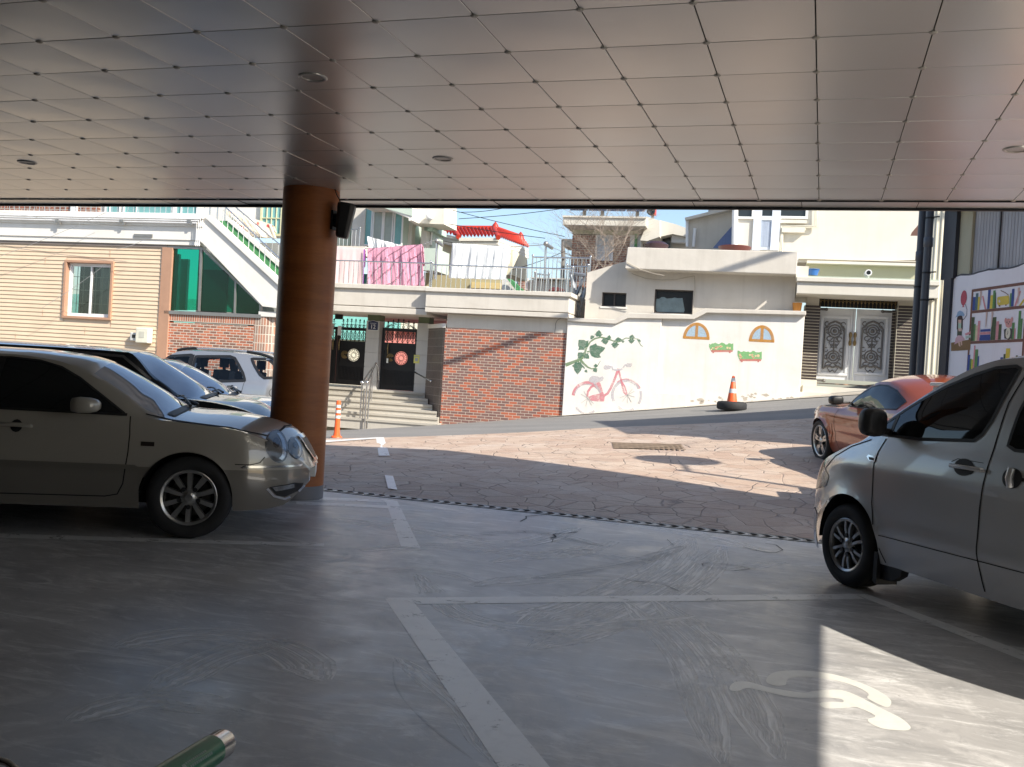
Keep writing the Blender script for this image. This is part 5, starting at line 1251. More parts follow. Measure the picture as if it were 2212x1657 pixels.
part('side_wall', fbox(MB(), R5(690, 300), R5(1040, 700), yQ + .5, yQ + 4), MCREAM, bh_)
part('louvre', fbox(MB(), R5(838, 330), R5(908, 420), yQ + 0.4, yQ + 0.49), MGLASS_D, bh_)
lvm = MB()
for q in range(6): fbox(lvm, R5(836, 335 + 9 * q), R5(910, 338 + 9 * q), yQ + .34, yQ + .39)
part('louvre_bars', lvm, MALU, bh_)
part('chimney_block', fbox(MB(), R5(160, 345), R5(222, 402), yQ + 1, yQ + 2), MCREAM, bh_)
part('lattice_crest', fbox(MB(), R5(925, 300), R5(1030, 372), yQ + .1, yQ + .4), MPVC, bh_)
so = thing('solar_panel', 'solar panel array on legs on the brick house roof', 'solar panel', (-4, yQ + 1, fp(R5(430, 178), yQ)[1]), F)
(xa, za), (xb, zb_) = fp(R5(205, 128), yQ), fp(R5(740, 124), yQ)
pn = MB()
for q in range(4):
    x0_, x1_ = lerp(xa, xb, q / 4) + .02, lerp(xa, xb, (q + 1) / 4) - .02
    pn.add([(x0_, yQ - .1, za - .05), (x1_, yQ - .1, za - .05), (x1_, yQ + 2.2, za + 1.6), (x0_, yQ + 2.2, za + 1.6), (x0_, yQ - .1, za - .10), (x1_, yQ - .1, za - .10), (x1_, yQ + 2.2, za + 1.55), (x0_, yQ + 2.2, za + 1.55)], [(0, 1, 2, 3), (7, 6, 5, 4), (4, 5, 1, 0), (5, 6, 2, 1), (7, 4, 0, 3), (6, 7, 3, 2)])
part('panels', pn, glassy('solar_cell', (0.02, 0.03, 0.06), 0.08), so)
lg = MB()
for q in (305, 432, 680): x_, z_ = fp(R5(q, 178), yQ + .3); lg.box(x_ - .06, x_ + .06, yQ + .25, yQ + .37, z_ - .3, za + .12)
part('legs', lg, MALU, so)
rc = thing('roof_camera', 'red boxy roof fan with a round opening beside the solar panels', 'roof fan', (0, yQ, fp(R5(785, 170), yQ)[1]), F)
part('body', fbox(MB(), R5(765, 118), R5(806, 170), yQ - .2, yQ + .2), plain('red_paint', (0.50, 0.05, 0.03), 0.4), rc, bevel=0.02)
cx, cz = fp(R5(778, 150), yQ - .2)
part('lens', MB().lathe([(0.14, -.02), (0.15, -.05), (0.10, -.06), (0.07, -.03), (0.0005, -.03)], 16, (cx, yQ - .2, cz), 'Y'), [MGLASS_D], rc, smooth=50)
part('stand', fbox(MB(), R5(780, 170), R5(796, 195), yQ - .08, yQ + .08), MALU, rc)

# bare tree in front of the brick house
def bare_tree(name, label, base, h, seed, spread=0.9):
    t = thing(name, label, 'tree', base, F); rn = random.Random(seed)
    tk = MB(); bx, by, bz = base
    def grow(mb, p, d, L, r, dep):
        pts = [p]; n = 4; q = Vector(p); dd = d.copy()
        for i in range(n):
            dd = (dd + Vector((rn.gauss(0, .16), rn.gauss(0, .16), rn.gauss(0.04, .12)))).normalized(); q = q + dd * (L / n); pts.append(q.copy())
        mb.tube(pts, [lerp(r, r * .55, i / n) for i in range(n + 1)], 5 if dep else 6)
        if dep >= 6 or r < 0.0016: return
        for k in range(rn.choice((2, 3, 3)) if dep else 5):
            i = rn.randint(1, n) if dep else rn.randint(2, n); a = rn.uniform(0, 6.28); el = rn.uniform(.35, 1.0)
            side = Vector((math.cos(a), math.sin(a), 0)); nd = (dd * math.cos(el) + side * math.sin(el) * spread + Vector((0, 0, .02))).normalized()
            grow(br if dep == 0 else mb, pts[i], nd, L * rn.uniform(.65, .95), r * .58, dep + 1)
    br = MB()
    for dx, dy, L, r in ((-.75, -.1, .30, .020), (.12, .1, .34, .026), (.5, -.2, .28, .020), (-.3, .3, .32, .020)): grow(tk, Vector(base), Vector((dx, dy, 1)).normalized(), h * L, r, 0)
    part('trunk', tk, plain('bark_grey', (0.32, 0.26, 0.21), 0.85, var=.25), t, smooth=60)
    part('branches', br, plain('bark_grey', (0.32, 0.26, 0.21), 0.85, var=.25), t, smooth=60)
tx, tz = fp(R5(440, 640), 4.5)
bare_tree('bare_tree', 'bare grey tree spreading leafless twigs in front of the brick house', (tx, 4.5, tz - 0.7), 4.2, 21)

# steel frames, ladder and rails between terrace and annex
lad = thing('steel_frame', 'grey steel stair frame and railings squeezed between the terrace and the annex', 'stair frame', (-7.2, 1.2, 2), F)
mb = MB()
for a, b_, y in (((1660, 960), (1760, 1430), .9), ((1830, 1110), (1745, 1430), .9), ((1690, 960), (1735, 1425), 1.2), ((1820, 1130), (1725, 1300), 1.4), ((1800, 1010), (1700, 1240), 1.2), ((1650, 940), (1830, 965), 1.1)):
    mb.tube([f3(R4(*a), y), f3(R4(*b_), y)], 0.05, 6)
part('braces', mb, plain('dull_blue_steel', (0.25, 0.27, 0.30), 0.45, 0.6), lad, smooth=50)
mb = MB()
for (a, b_, h, n, y) in (((1205, 1160), (1860, 1180), 1.05, 14, 2.5), ((1240, 1150), (1400, 1170), .55, 6, 3.2), ((1600, 1160), (1840, 1165), .75, 8, 1.8)):
    rail(mb, fp(R4(*a), y), fp(R4(*b_), y), h, n, y, 0.022, 0.012)
part('railing', mb, MSTEEL, lad, smooth=50)
rs2 = thing('roof_stair', 'green and white roof stair flank seen behind the terrace railing', 'stair', (-9, 5, 3), F)
part('green_flank', fslab(MB(), [R4(935, 1000), R4(985, 1010), R4(1140, 1150), R4(1050, 1150)], 5.0, 5.2), MGREENP, rs2)
part('white_flank', fslab(MB(), [R4(880, 1020), R4(935, 1000), R4(1050, 1150), R4(1060, 1250), R4(870, 1250)], 5.3, 5.6), MWHITE, rs2)
bl2 = thing('far_house', 'low far cream house with a white trimmed window seen through the terrace railing', 'house', (-8, 20, 0), F)
part('wall', fbox(MB(), R4(1050, 1010), R4(1900, 1400), 20, 22), stucco('far_cream', (0.62, 0.58, 0.50), (.4, .36, .3), .3), bl2)
part('brick_part', fbox(MB(), R4(1070, 1015), R4(1110, 1400), 19.5, 19.9), MBRICK3, bl2)
win_box(bl2, R4(1105, 1030), R4(1140, 1090), 19.95, MGLASS_D, MPVC, .15)
part('roof_edge', fbox(MB(), R4(1200, 985), R4(1900, 1020), 19.6, 22), MGREYR, bl2)
aw = thing('car_awning', 'dark red awning low behind the terrace railing', 'awning', (-7, 4, 3), F)
part('canopy', MB().add([f3(R4(1410, 1130), 4), f3(R4(1450, 1100), 4.5), f3(R4(1520, 1100), 4.5), f3(R4(1610, 1130), 4), f3(R4(1610, 1145), 4), f3(R4(1410, 1145), 4)], [(0, 5, 4, 3), (0, 3, 2, 1)]), plain('awning_red', (0.14, 0.03, 0.02), .6), aw)
part('pole', MB().tube([f3(R4(1500, 1140), 4.2), f3(R4(1500, 1300), 4.2)], .03, 6), MALU, aw)

# clothes-line poles and washing
def pole(lbl, p_top, p_bot, y, ball=True):
    a, b_ = f3(p_top, y), f3(p_bot, y)
    t = thing('clothes_pole', lbl, 'pole', b_, F, 'clothes line poles on the terrace')
    part('pole', MB().tube([a, b_], 0.035, 10), MSTEEL, t, smooth=50)
    part('finial', MB().ball((a[0], a[1], a[2] + .02), 0.075, 8).tube([(a[0] + .02, y, a[2]), (a[0] + .22, y - .1, a[2] - .12)], 0.05, 8), MALU, t, smooth=50)
pole('steel clothes pole between the pink quilt and the white quilt', R4(145, 585), R4(125, 1010), 1.6)
pole('steel clothes pole standing alone right of the white quilt', R4(1378, 615), R4(1362, 1010), 1.6)
def cloth(name, label, tl, tr_, br_, bl_, y, mt, folds, amp, seed, sag=0.0, flap=0.5, cat='laundry', nx=60, nz=26, hem=0.0):
    """sheet hung over a line: front fall and a shorter back fall"""
    rn = random.Random(seed); ph = [rn.uniform(0, 6.28) for _ in range(4)]; fq = [folds * f for f in (1, 2.3, 0.45, 4.1)]
    P = [fp(p, y) for p in (tl, tr_, br_, bl_)]; mb = MB(); vs = []; fs = []
    rows = [(-flap * (1 - k / 8), 1) for k in range(8)] + [(k / nz, 0) for k in range(nz + 1)]
    for v, back in rows:
        for i in range(nx + 1):
            u = i / nx; vv = abs(v)
            top = (lerp(P[0][0], P[1][0], u), lerp(P[0][1], P[1][1], u) - sag * math.sin(math.pi * u)); bot = (lerp(P[3][0], P[2][0], u), lerp(P[3][1], P[2][1], u))
            x_ = lerp(top[0], bot[0], vv); z_ = lerp(top[1], bot[1], vv) - hem * vv * (4 * u * (1 - u)) * 0
            a = amp * min(1, vv * 3 + .12)
            w = sum(c * math.sin(2 * math.pi * f * u + p + s * vv) for c, f, p, s in zip((.5, .25, .5, .15), fq, ph, (1.2, -2.0, .6, 2.5)))
            vs.append((x_ + a * .3 * math.sin(9 * u + ph[1]), y + (0.10 if back else 0) - a * w - (0 if back else .02 + .05 * vv), z_))
    R = len(rows)
    fs = [(j * (nx + 1) + i, j * (nx + 1) + i + 1, (j + 1) * (nx + 1) + i + 1, (j + 1) * (nx + 1) + i) for j in range(R - 1) for i in range(nx)]
    mb.add(vs, fs); c = fp(bl_, y)
    o = solo(name, mb, mt, label, cat, (c[0], y, c[1]), F, None, 80)
    o.modifiers.new('thick', 'SOLIDIFY').thickness = 0.012
    return o
def cloth_mat(name, build):
    m, nt, b = nmat(name); b.inputs['Roughness'].default_value = 0.9; b.inputs['Specular IOR Level'].default_value = 0.15
    b.inputs['Sheen Weight'].default_value = 0.2
    build(nt, b); MC[name] = m; return m
def cm_floral(nt, b):
    v = texco(nt, 'UV'); vo = N(nt, 'ShaderNodeTexVoronoi'); vo.inputs['Scale'].default_value = 3.6; vo.inputs['Randomness'].default_value = .8; nt.links.new(v, vo.inputs['Vector'])
    n_ = noise(nt, v, 12, 4); d = math_(nt, 'ADD', vo.outputs['Distance'], math_(nt, 'MULTIPLY', n_, .22))
    c = ramp(nt, d, [(0.22, (0.62, 0.06, 0.07)), (0.30, (0.72, 0.16, 0.14)), (0.36, (0.86, 0.62, 0.45)), (0.45, (0.86, 0.76, 0.60))]); nt.links.new(c, b.inputs['Base Color'])
def cm_check(nt, b):
    v = texco(nt, 'UV'); c1 = N(nt, 'ShaderNodeTexWave'); c1.inputs['Scale'].default_value = 9; nt.links.new(v, c1.inputs['Vector'])
    c2 = N(nt, 'ShaderNodeTexWave'); c2.bands_direction = 'Y'; c2.inputs['Scale'].default_value = 9; nt.links.new(v, c2.inputs['Vector'])
    c = mix(nt, (0.74, 0.55, 0.54), (0.66, 0.46, 0.48), c1.outputs['Fac']); c = mix(nt, c, (0.80, 0.66, 0.64), math_(nt, 'MULTIPLY', c2.outputs['Fac'], .6)); nt.links.new(c, b.inputs['Base Color'])
def cm_quilt(nt, b):
    v = texco(nt, 'UV'); w = N(nt, 'ShaderNodeTexWave'); w.inputs['Scale'].default_value = 0.9; w.inputs['Distortion'].default_value = 7; w.inputs['Detail'].default_value = 1; w.inputs['Detail Scale'].default_value = .8
    mp = texco(nt, 'UV', (1, 1.6, 1), R_(35)); nt.links.new(mp, w.inputs['Vector'])
    s = ramp(nt, w.outputs['Fac'], [(0.0, (0, 0, 0)), (0.06, (1, 1, 1))])
    n_ = noise(nt, texco(nt, 'UV', (9, 1.6, 1)), 2.2, 5, .7)
    c = mix(nt, (0.46, 0.16, 0.26), (0.72, 0.34, 0.46), s); c = mix(nt, c, (0.76, 0.38, 0.50), math_(nt, 'MULTIPLY', n_, .5)); nt.links.new(c, b.inputs['Base Color'])
    bump(nt, b, math_(nt, 'ADD', math_(nt, 'MULTIPLY', n_, 1.5), s), 1.0, 0.05)
def cm_white(nt, b):
    n_ = noise(nt, texco(nt, 'UV', (8, 1.2, 1)), 2, 5, .7); nt.links.new(mix(nt, (0.80, 0.81, 0.80), (0.70, 0.73, 0.74), n_), b.inputs['Base Color']); bump(nt, b, n_, .8, .04)
MFLO, MCHK, MQLT, MWQL = cloth_mat('floral_fleece', cm_floral), cloth_mat('checked_cotton', cm_check), cloth_mat('pink_quilting', cm_quilt), cloth_mat('white_quilting', cm_white)
cloth('floral_blanket', 'cream blanket with red flowers drying on the outside stair railing', R1(1690, 150), R1(2055, 262), R1(2098, 372), R1(1870, 345), YL + 1.2, MFLO, 2, 0.04, 1, nz=14)
ckb = cloth('checked_blanket', 'pale pink checked blanket with a purple hem hanging beside the pillar', R2(560, 525), R2(958, 552), R2(938, 896), R2(560, 896), 0.85, MCHK, 2, 0.018, 2)
hm = MB(); (x0_, z0_), (x1_, z1_) = fp(R2(950, 560), .78), fp(R2(935, 896), .78); hm.add([(x0_, .76, z0_), (x0_ + .05, .76, z0_), (x1_ + .045, .74, z1_), (x1_, .74, z1_)], [(0, 3, 2, 1)])
part('hem', hm, plain('purple_hem', (0.36, 0.10, 0.42), .8), ckb, label='purple hem')
cloth('pink_quilt', 'bright pink quilt with wavy stitching hanging over the terrace line', R2(988, 556), R2(1500, 515), R2(1535, 912), R2(1000, 902), 0.85, MQLT, 6, 0.045, 3)
cloth('white_sheet', 'crumpled white sheet on the line behind the pink quilt', R2(985, 440), R2(1290, 520), R2(1300, 600), R2(1000, 560), 1.9, MWQL, 3, 0.08, 4, nz=14)
cloth('white_quilt', 'white ribbed quilt hanging left of the lone clothes pole', R4(322, 605), R4(972, 645), R4(925, 1020), R4(285, 1000), 1.6, MWQL, 7, 0.035, 5)
cl_ = MB()
cl_.tube([f3(R4(0, 605), 1.6), f3(R4(115, 570), 1.6), f3(R4(320, 610), 1.6), f3(R4(970, 645), 1.6), f3(R4(1370, 618), 1.6)], 0.012, 5)
cl_.tube([f3(R2(560, 524), .85), f3(R2(960, 552), .85), f3(R2(1500, 514), .85), f3(R2(1625, 470), 1.6)], 0.010, 5)
solo('clothes_line', cl_, MALU, 'thin washing line strung between the terrace poles', 'clothes line', f3(R4(115, 570), 1.6), F)
tub = fp(R2(970, 850), 1.3); solo('water_tub', MB().lathe([(.0005, 0), (.25, 0), (.30, .45), (.28, .46), (.001, .44)], 20, (tub[0], 1.3, tub[1] - .3)), plain('teal_plastic', (0.03, 0.18, 0.17), .4), 'dark teal plastic tub between the two pink washings', 'tub', (tub[0], 1.3, tub[1] - .3), F, smooth=50)

# overhead wires
def wire(name, RR, a, b_, y, r, sag, mt, lab, grp):
    pts = [f3(RR(lerp(a[0], b_[0], t), lerp(a[1], b_[1], t) + sag * math.sin(math.pi * t)), y) for t in [k / 8 for k in range(9)]]
    solo(name, MB().tube(pts, r, 4), mt, lab, 'wire', pts[0], F, grp)
for a, b_, y, lab in (((390, 325), (1600, 205), 8, 'overhead wire climbing to the right across the blue sky, the lower of two'), ((390, 250), (900, 205), 8, 'short overhead wire climbing to the right close under the ceiling edge'), ((240, 205), (1590, 525), 7, 'long overhead wire falling to the right above the red roof to the brick house'),
    ((0, 330), (1370, 545), 6.5, 'low overhead wire falling in front of the red roof'), ((1000, 900), (1600, 690), 9, 'overhead wire rising from the white quilt towards the bare tree')):
    wire('overhead_wire', R4, a, b_, y, .014, 14, MDARK, lab, 'thin overhead wires in the sky')
MPW = plain('pale_wire', (0.35, 0.36, 0.36), .6)
for a, b_, y, lab in (((-20, 160), (1100, 300), -2.9, 'pale service wire drooping along the white parapet of the siding house'), ((0, 500), (800, 170), -2.8, 'service wire slanting up across the siding above the house window'), ((880, 445), (1080, 380), -2.85, 'short wire loop under the small vent of the siding house'), ((320, 890), (800, 560), -2.9, 'service wire slanting across the siding below the window')):
    wire('service_wire', R1, a, b_, y, .006, 10, MPW, lab, 'service wires on the siding house')
up_ = thing('utility_pole', 'slim far utility pole standing against the sky behind the railing', 'utility pole', f3(R4(1575, 1000), 14), F)
part('pole', MB().tube([f3(R4(1575, 565), 14), f3(R4(1570, 1000), 14)], 0.09, 8), MALU, up_)
part('insulators', MB().tube([f3(R4(1555, 770), 13.9), f3(R4(1590, 770), 13.9)], .06, 6).tube([f3(R4(1560, 568), 13.9), f3(R4(1580, 560), 13.9)], .04, 6), MALU, up_)
# heavy cable bundle that throws the slanting shadows on the walls
for k, (a, b_, lab) in enumerate(((R5(330, 905), R5(1815, 437), 'thick overhead cable above the street, upper one'), (R5(300, 925), R5(1815, 452), 'thick overhead cable above the street, lower one'))):
    (xa, za), (xb, zb_) = fp(a, 0), fp(b_, 0)
    T = F.mat.to_3x3().inverted() @ TO_SUN; s_ = 9.0
    pa = Vector((xa - 4, 0, za - 4 * (zb_ - za) / (xb - xa))) + T * s_; pb = Vector((xb + 6, 0, zb_ + 6 * (zb_ - za) / (xb - xa))) + T * s_
    solo('power_cable', MB().tube([pa, pb], 0.045, 6), MDARK, lab, 'cable', tuple(pa), F)

# ---- 5 cream house, its gate, and the things at the right
ch = thing('cream_house', 'tall cream house with a pale blue door above the annex roof', 'house', (2, 3, 1), F)
yC = 3.2
part('wall', fslab(MB(), [R5(1380, -300), R6(1500, -600), R6(1500, 520), R5(1380, 520)], yC, yC + 6), MCREAM, ch)
part('string_course', fbox(MB(), R6(180, 514), R6(1180, 545), yC - 0.10, yC), MCREAM, ch)
part('annex_wall', fslab(MB(), [R5(1030, 210), R5(1360, 125), R5(1360, 560), R5(1030, 560)], 6.0, 6.3), MGREYR, ch)
part('annex_roof_edge', fslab(MB(), [R5(1015, 195), R5(1365, 108), R5(1365, 132), R5(1020, 213)], 5.7, 6.4), MGREYR, ch)
part('chimney', fbox(MB(), R5(1185, 110), R5(1222, 165), 6.6, 7), MGREYR, ch)
part('gutter_pipe', MB().tube([f3(R5(1033, 215), 5.9), f3(R5(1033, 400), 5.9)], .05, 8).tube([f3(R5(1088, 270), 5.9), f3(R5(1078, 400), 5.9)], .05, 8), MPVC, ch, smooth=50)
part('blue_slide_roof', MB().add([f3(R5(1215, 410), 5.5), f3(R5(1270, 345), 5.5), f3(R5(1355, 250), 5.5), f3(R5(1355, 415), 5.5), f3(R5(1215, 410), 5.7), f3(R5(1270, 345), 5.7), f3(R5(1355, 250), 5.7), f3(R5(1355, 415), 5.7)], [(0, 3, 2, 1), (0, 1, 5, 4), (1, 2, 6, 5)]), plain('blue_tarp', (0.14, 0.19, 0.36), .5, var=.2), ch)
part('pvc_pipe', MB().tube([f3(R5(1378, -100), yC - .15), f3(R5(1368, 400), yC - .15)], .085, 10), MPVC, ch, smooth=50)
part('low_panel', fbox(MB(), R5(1382, 195), R5(1500, 440), yC - .08, yC), MCREAM, ch)
dr = part('door', fbox(MB(), R5(1545, 210), R5(1668, 425), yC - .10, yC), plain('door_blue', (0.62, 0.68, 0.76), .4, var=.05), ch, bevel=.01)
part('pane', fbox(MB(), R5(1550, -50), R5(1648, 182), yC - .11, yC - .02), MGLASS_D, dr)
f_ = MB(); fbox(f_, R5(1520, -60), R5(1548, 425), yC - .14, yC); fbox(f_, R5(1650, -60), R5(1680, 425), yC - .14, yC - .001); fbox(f_, R5(1549, 182), R5(1649, 212), yC - .139, yC)
part('frame', f_, plain('door_blue_frame', (0.66, 0.71, 0.78), .4), dr)
gv = MB()
for q in range(1565, 1660, 18): fbox(gv, R5(q, 225), R5(q + 4, 400), yC - .11, yC - .101)
part('grooves', gv, plain('groove_blue', (0.40, 0.46, 0.56), .5), dr)
win_box(ch, R5(1398, -50), R5(1490, 190), yC - .085, MGLASS_D, MPVC, .06); win_box(ch, R5(1705, -50), R5(1870, 188), yC - .01, MGLASS_D, MPVC, .07)
part('window_sill', fbox(MB(), R5(1685, 208), R5(1880, 235), yC - .1, yC), MCREAM, ch)
pc = MB()
for o_ in (0, 10):
    pts = [f3(R5(1945 + o_ * .9, -50), yC - .1), f3(R5(1942 + o_ * .9, 252 + o_), yC - .1), f3(R5(1700 + o_, 258 + o_), yC - .1), f3(R5(1692 + o_, 470), yC - .1)]
    pc.tube(pts, .03, 8)
part('gas_pipe', pc, plain('cream_pipe', (0.74, 0.70, 0.58), .5), ch, smooth=50)
part('pipe_box', fbox(MB(), R5(1705, 262), R5(1865, 300), yC - .16, yC), MCREAM, ch)
# gate house under a concrete canopy
gh = thing('gate_house', 'cream concrete gate canopy on black tiled piers', 'gatehouse', (2, 0.8, 1.4), F)
yK = -0.05
zc0 = fp(R6(600, 680), yK)[1]
cn = MB(); xk0 = fp(R6(158, 700), yK)[0]; xk1 = fp(R6(1240, 700), yK)[0]
za, zb_, zc_, zd_ = (fp(R6(600, q), yK)[1] for q in (668, 703, 712, 795))
cn.box(xk0, xk1, yK - .06, 2.6, zb_, za).box(xk0 + .02, xk1, yK, 2.6, zd_, zb_)
part('canopy', cn, MCREAM, gh, bevel=.012)
part('canopy_roof_green', MB().box(xk0 + .1, xk1, yK + .12, 2.5, za + .004, za + .05), stucco('roof_green', (0.42, 0.47, 0.40), (.3, .36, .28), .3), gh)
part('canopy_back_wall', MB().box(xk0 + .3, xk1, 2.5, 2.9, za - .3, fp(R6(600, 540), 2.5)[1]), stucco('olive_cream', (0.50, 0.48, 0.34), (.4, .38, .25), .2), gh)
part('cornice', MB().box(xk0 + .3, xk1, 2.3, 3.1, fp(R6(600, 560), 2.3)[1], fp(R6(600, 540), 2.3)[1]), MCREAM, gh)
part('parapet_block', fbox(MB(), R6(160, 572), R6(248, 662), yK + .1, 2.0), MCREAM, gh)
yD = 1.15
for l, r in ((222, 308), (925, 1036)):
    x0_, z1_ = fp(R6(l, 868), yD - .35); x1_, z0_ = fp(R6(r, 1428), yD - .35)
    o = part('pier', MB().box(x0_, x1_, yD - .35, yD + .2, 0.9, z1_), MTILE_B, gh)
    part('pier_head', MB().box(x0_ + .04, x1_ - .04, yD - .28, yD + .15, z1_ + .003, zd_), MCREAM, o)
    part('pier_foot', MB().box(x0_ - .02, x1_ + .02, yD - .38, yD + .2, 0.5, z0_ - .02), MCREAM, o)
x0_, _ = fp(R6(880, 900), yD); x1_, _ = fp(R6(930, 900), yD - .3)
part('side_tiles', fbox(MB(), R6(884, 905), R6(940, 1500), yD + .0, yD + .3), MTILE_B, gh)
part('side_tiles', fbox(MB(), R6(1040, 870), R6(1130, 1500), yD + .1, yD + .3), plain('blue_grey_wall', (.38, .42, .46), .7), gh)
lt = MB(); zl0, zl1 = fp(R6(600, 888), yD)[1], fp(R6(600, 795), yD)[1]
lx0, lx1 = fp(R6(303, 840), yD)[0], fp(R6(925, 840), yD)[0]
part('transom', MB().box(lx0, lx1, yD + .06, yD + .12, zl0, zl1 + .1), MIRON, gh)
n = 22
for i in range(n):
    xx = lerp(lx0, lx1, (i + .5) / n); h_ = zl1 - zl0
    lt.tube([(xx, yD + .03, zl0), (xx, yD + .03, zl1)], .008, 4); lt.lathe([(.0005, 0), (.035, h_ * .16), (.0005, h_ * .4)], 6, (xx, yD + .03, zl0 + h_ * .55)); lt.ball((xx, yD + .03, zl0 + h_ * .4), .022, 6)
    lt.tube([(xx - .05, yD + .03, zl0 + h_ * .5), (xx + .05, yD + .03, zl0 + h_ * .5)], .008, 4)
part('gold_fleurs', lt, MGOLD, gh)
part('steps', MB().box(lx0 - .2, lx1 + .6, yD - .5, yD + .3, .3, fp(R6(500, 1490), yD - .5)[1]).box(lx0 - .5, lx1 + .6, yD - .95, yD + .0, .3, fp(R6(400, 1535), yD - .95)[1]), MCREAM, gh)
sl_ = MB(); (sx0, sz1), (sx1, sz0) = fp(R6(282, 1458), yD - .02), fp(R6(880, 1485), yD - .02)
sl_.box(sx0, sx1, yD - .04, yD + .1, sz0, sz1)
m_, nt, b = nmat('tile_border'); v = texco(nt, 'UV'); vo = N(nt, 'ShaderNodeTexVoronoi'); vo.inputs['Scale'].default_value = 5; nt.links.new(v, vo.inputs['Vector'])
nt.links.new(ramp(nt, vo.outputs['Distance'], [(.1, (.45, .28, .18)), (.5, (.06, .045, .04))]), b.inputs['Base Color'])
part('tile_border', sl_, m_, gh)
wd = thing('white_gate', 'white double gate with ornate grey panels under the concrete canopy', 'gate', ((lx0 + lx1) / 2, yD, sz1), F)
MWD = plain('gate_white', (0.72, 0.73, 0.74), .35, var=.05); MORN = plain('ornament_grey', (0.17, 0.16, 0.15), .45, .3, var=.2, scale=15); MPAN = plain('panel_grey', (0.50, 0.51, 0.52), .4)
dx0, dz1 = fp(R6(300, 885), yD); dx1, dz0 = fp(R6(890, 1455), yD)
xm_ = fp(R6(595, 1200), yD)[0]
for (a, b_, pa, pb) in ((dx0, xm_ - .01, (345, 540), (370, 520)), (xm_ + .01, dx1, (625, 830), (645, 812))):
    d_ = part('leaf', MB().box(a, b_, yD, yD + .05, dz0, dz1), MWD, wd)
    x0_, z1_ = fp(R6(pa[0], 945), yD); x1_, z0_ = fp(R6(pa[1], 1405), yD)
    f_ = MB(); sash(f_, x0_, x1_, z0_, z1_, yD - .03, .07, .029); part('moulding', f_, MWD, d_, bevel=.01)
    part('panel', MB().box(x0_ + .072, x1_ - .072, yD - .012, yD - .002, z0_ + .072, z1_ - .072), MPAN, d_)
    g = MB(); cx = (x0_ + x1_) / 2; hw = (x1_ - x0_) / 2 - .13; zt_, zb2 = z1_ - .14, z0_ + .12; H = zt_ - zb2
    out = [(cx - hw, zb2 + .05)] + [(cx - hw, zt_ - .18), (cx - hw * .75, zt_ - .15), (cx - hw * .55, zt_ - .06), (cx, zt_), (cx + hw * .55, zt_ - .06), (cx + hw * .75, zt_ - .15), (cx + hw, zt_ - .18), (cx + hw, zb2 + .05), (cx + hw * .5, zb2 + .13), (cx, zb2 + .09), (cx - hw * .5, zb2 + .13)]
    for i in range(len(out)): g.tube([(out[i][0], yD - .02, out[i][1]), (out[(i + 1) % len(out)][0], yD - .02, out[(i + 1) % len(out)][1])], .026, 5)
    for fz in (.80, .28):
        c = (cx, zb2 + H * fz)
        for r_ in (.16, .10): g.tube([(x, yD - .02, z) for x, z in arc(c, r_, 0, 360, 18)], .018, 5)
        g.ball((c[0], yD - .02, c[1]), .055, 8)
        for s_ in (-1, 1):
            for k in range(3):
                cc = (cx + s_ * (.13 + .035 * k), c[1] - .20 + .19 * k)
                g.tube([(x, yD - .02, z) for x, z in arc(cc, .055, 0, 300 * s_, 10)], .016, 4)
            g.tube([(cx + s_ * .02, yD - .02, c[1] - .16), (cx + s_ * .13, yD - .02, c[1] - .30), (cx + s_ * .06, yD - .02, c[1] - .40), (cx, yD - .02, c[1] - .34)], .016, 4)
    g.tube([(cx, yD - .02, zb2 + H * .36), (cx, yD - .02, zb2 + H * .68)], .018, 5)
    for k in (.46, .52, .58): g.tube([(cx - .09, yD - .02, zb2 + H * k), (cx, yD - .02, zb2 + H * k + .03), (cx + .09, yD - .02, zb2 + H * k)], .016, 4)
    part('ornament', g, MORN, d_, smooth=60)
    hx = fp(R6(565 if a == dx0 else 600, 1120), yD)[0]; hd = MB()
    for q in (1095, 1155): z_ = fp(R6(580, q), yD)[1]; hd.ball((hx, yD - .05, z_), .06, 8, sc=(.7, .6, 1.3))
    hd.tube([(hx, yD - .06, fp(R6(580, 1080), yD)[1]), (hx, yD - .09, fp(R6(580, 1128), yD)[1]), (hx, yD - .06, fp(R6(580, 1175), yD)[1])], .022, 6)
    part('handle', hd, MGOLD, d_, smooth=60)
fl_ = MB()
for q in range(3): fl_.box(xm_ - .13 + q * .07, xm_ - .09 + q * .07, yD - .028, yD - .001, dz0, dz1)
part('meeting_rail', fl_, MWD, wd)
for p, s_ in ((R6(320, 897), 1), (R6(880, 918), -1), (R6(300, 1435), 1)):
    x_, z_ = fp(p, yD - .02); part('hinge', MB().box(x_, x_ + .22 * s_, yD - .03, yD - .004, z_ - .03, z_ + .03).ball((x_ + .22 * s_, yD - .02, z_), .045, 6), MORN, wd)
bx_, bz_ = fp(R6(277, 650), .4); 
solo('blue_bucket', MB().lathe([(.0005, bz_ + .02), (.13, bz_ + .02), (.17, fp(R6(277, 602), .4)[1]), (.185, fp(R6(277, 602), .4)[1]), (.185, fp(R6(277, 598), .4)[1]), (.16, fp(R6(277, 598), .4)[1]), (.125, bz_ + .06), (.0005, bz_ + .06)], 20, (bx_, .4, 0)), plain('bucket_blue', (.04, .15, .42), .4), 'blue plastic bucket on the corner of the gate canopy', 'bucket', (bx_, .4, bz_), F, smooth=50)
vx, vz = fp(R6(700, 628), .3); cv = thing('cctv_camera', 'small white bullet camera on the gate canopy roof', 'camera', (vx, .3, vz), F)
part('housing', MB().lathe([(.0005, -.16), (.075, -.16), (.085, -.12), (.085, .16), (.0005, .17)], 16, (vx, .3, vz), 'Y'), MPVC, cv, smooth=50)
part('lens', MB().lathe([(.0005, -.165), (.052, -.164), (.055, -.158)], 14, (vx, .3, vz), 'Y'), MGLASS_D, cv)
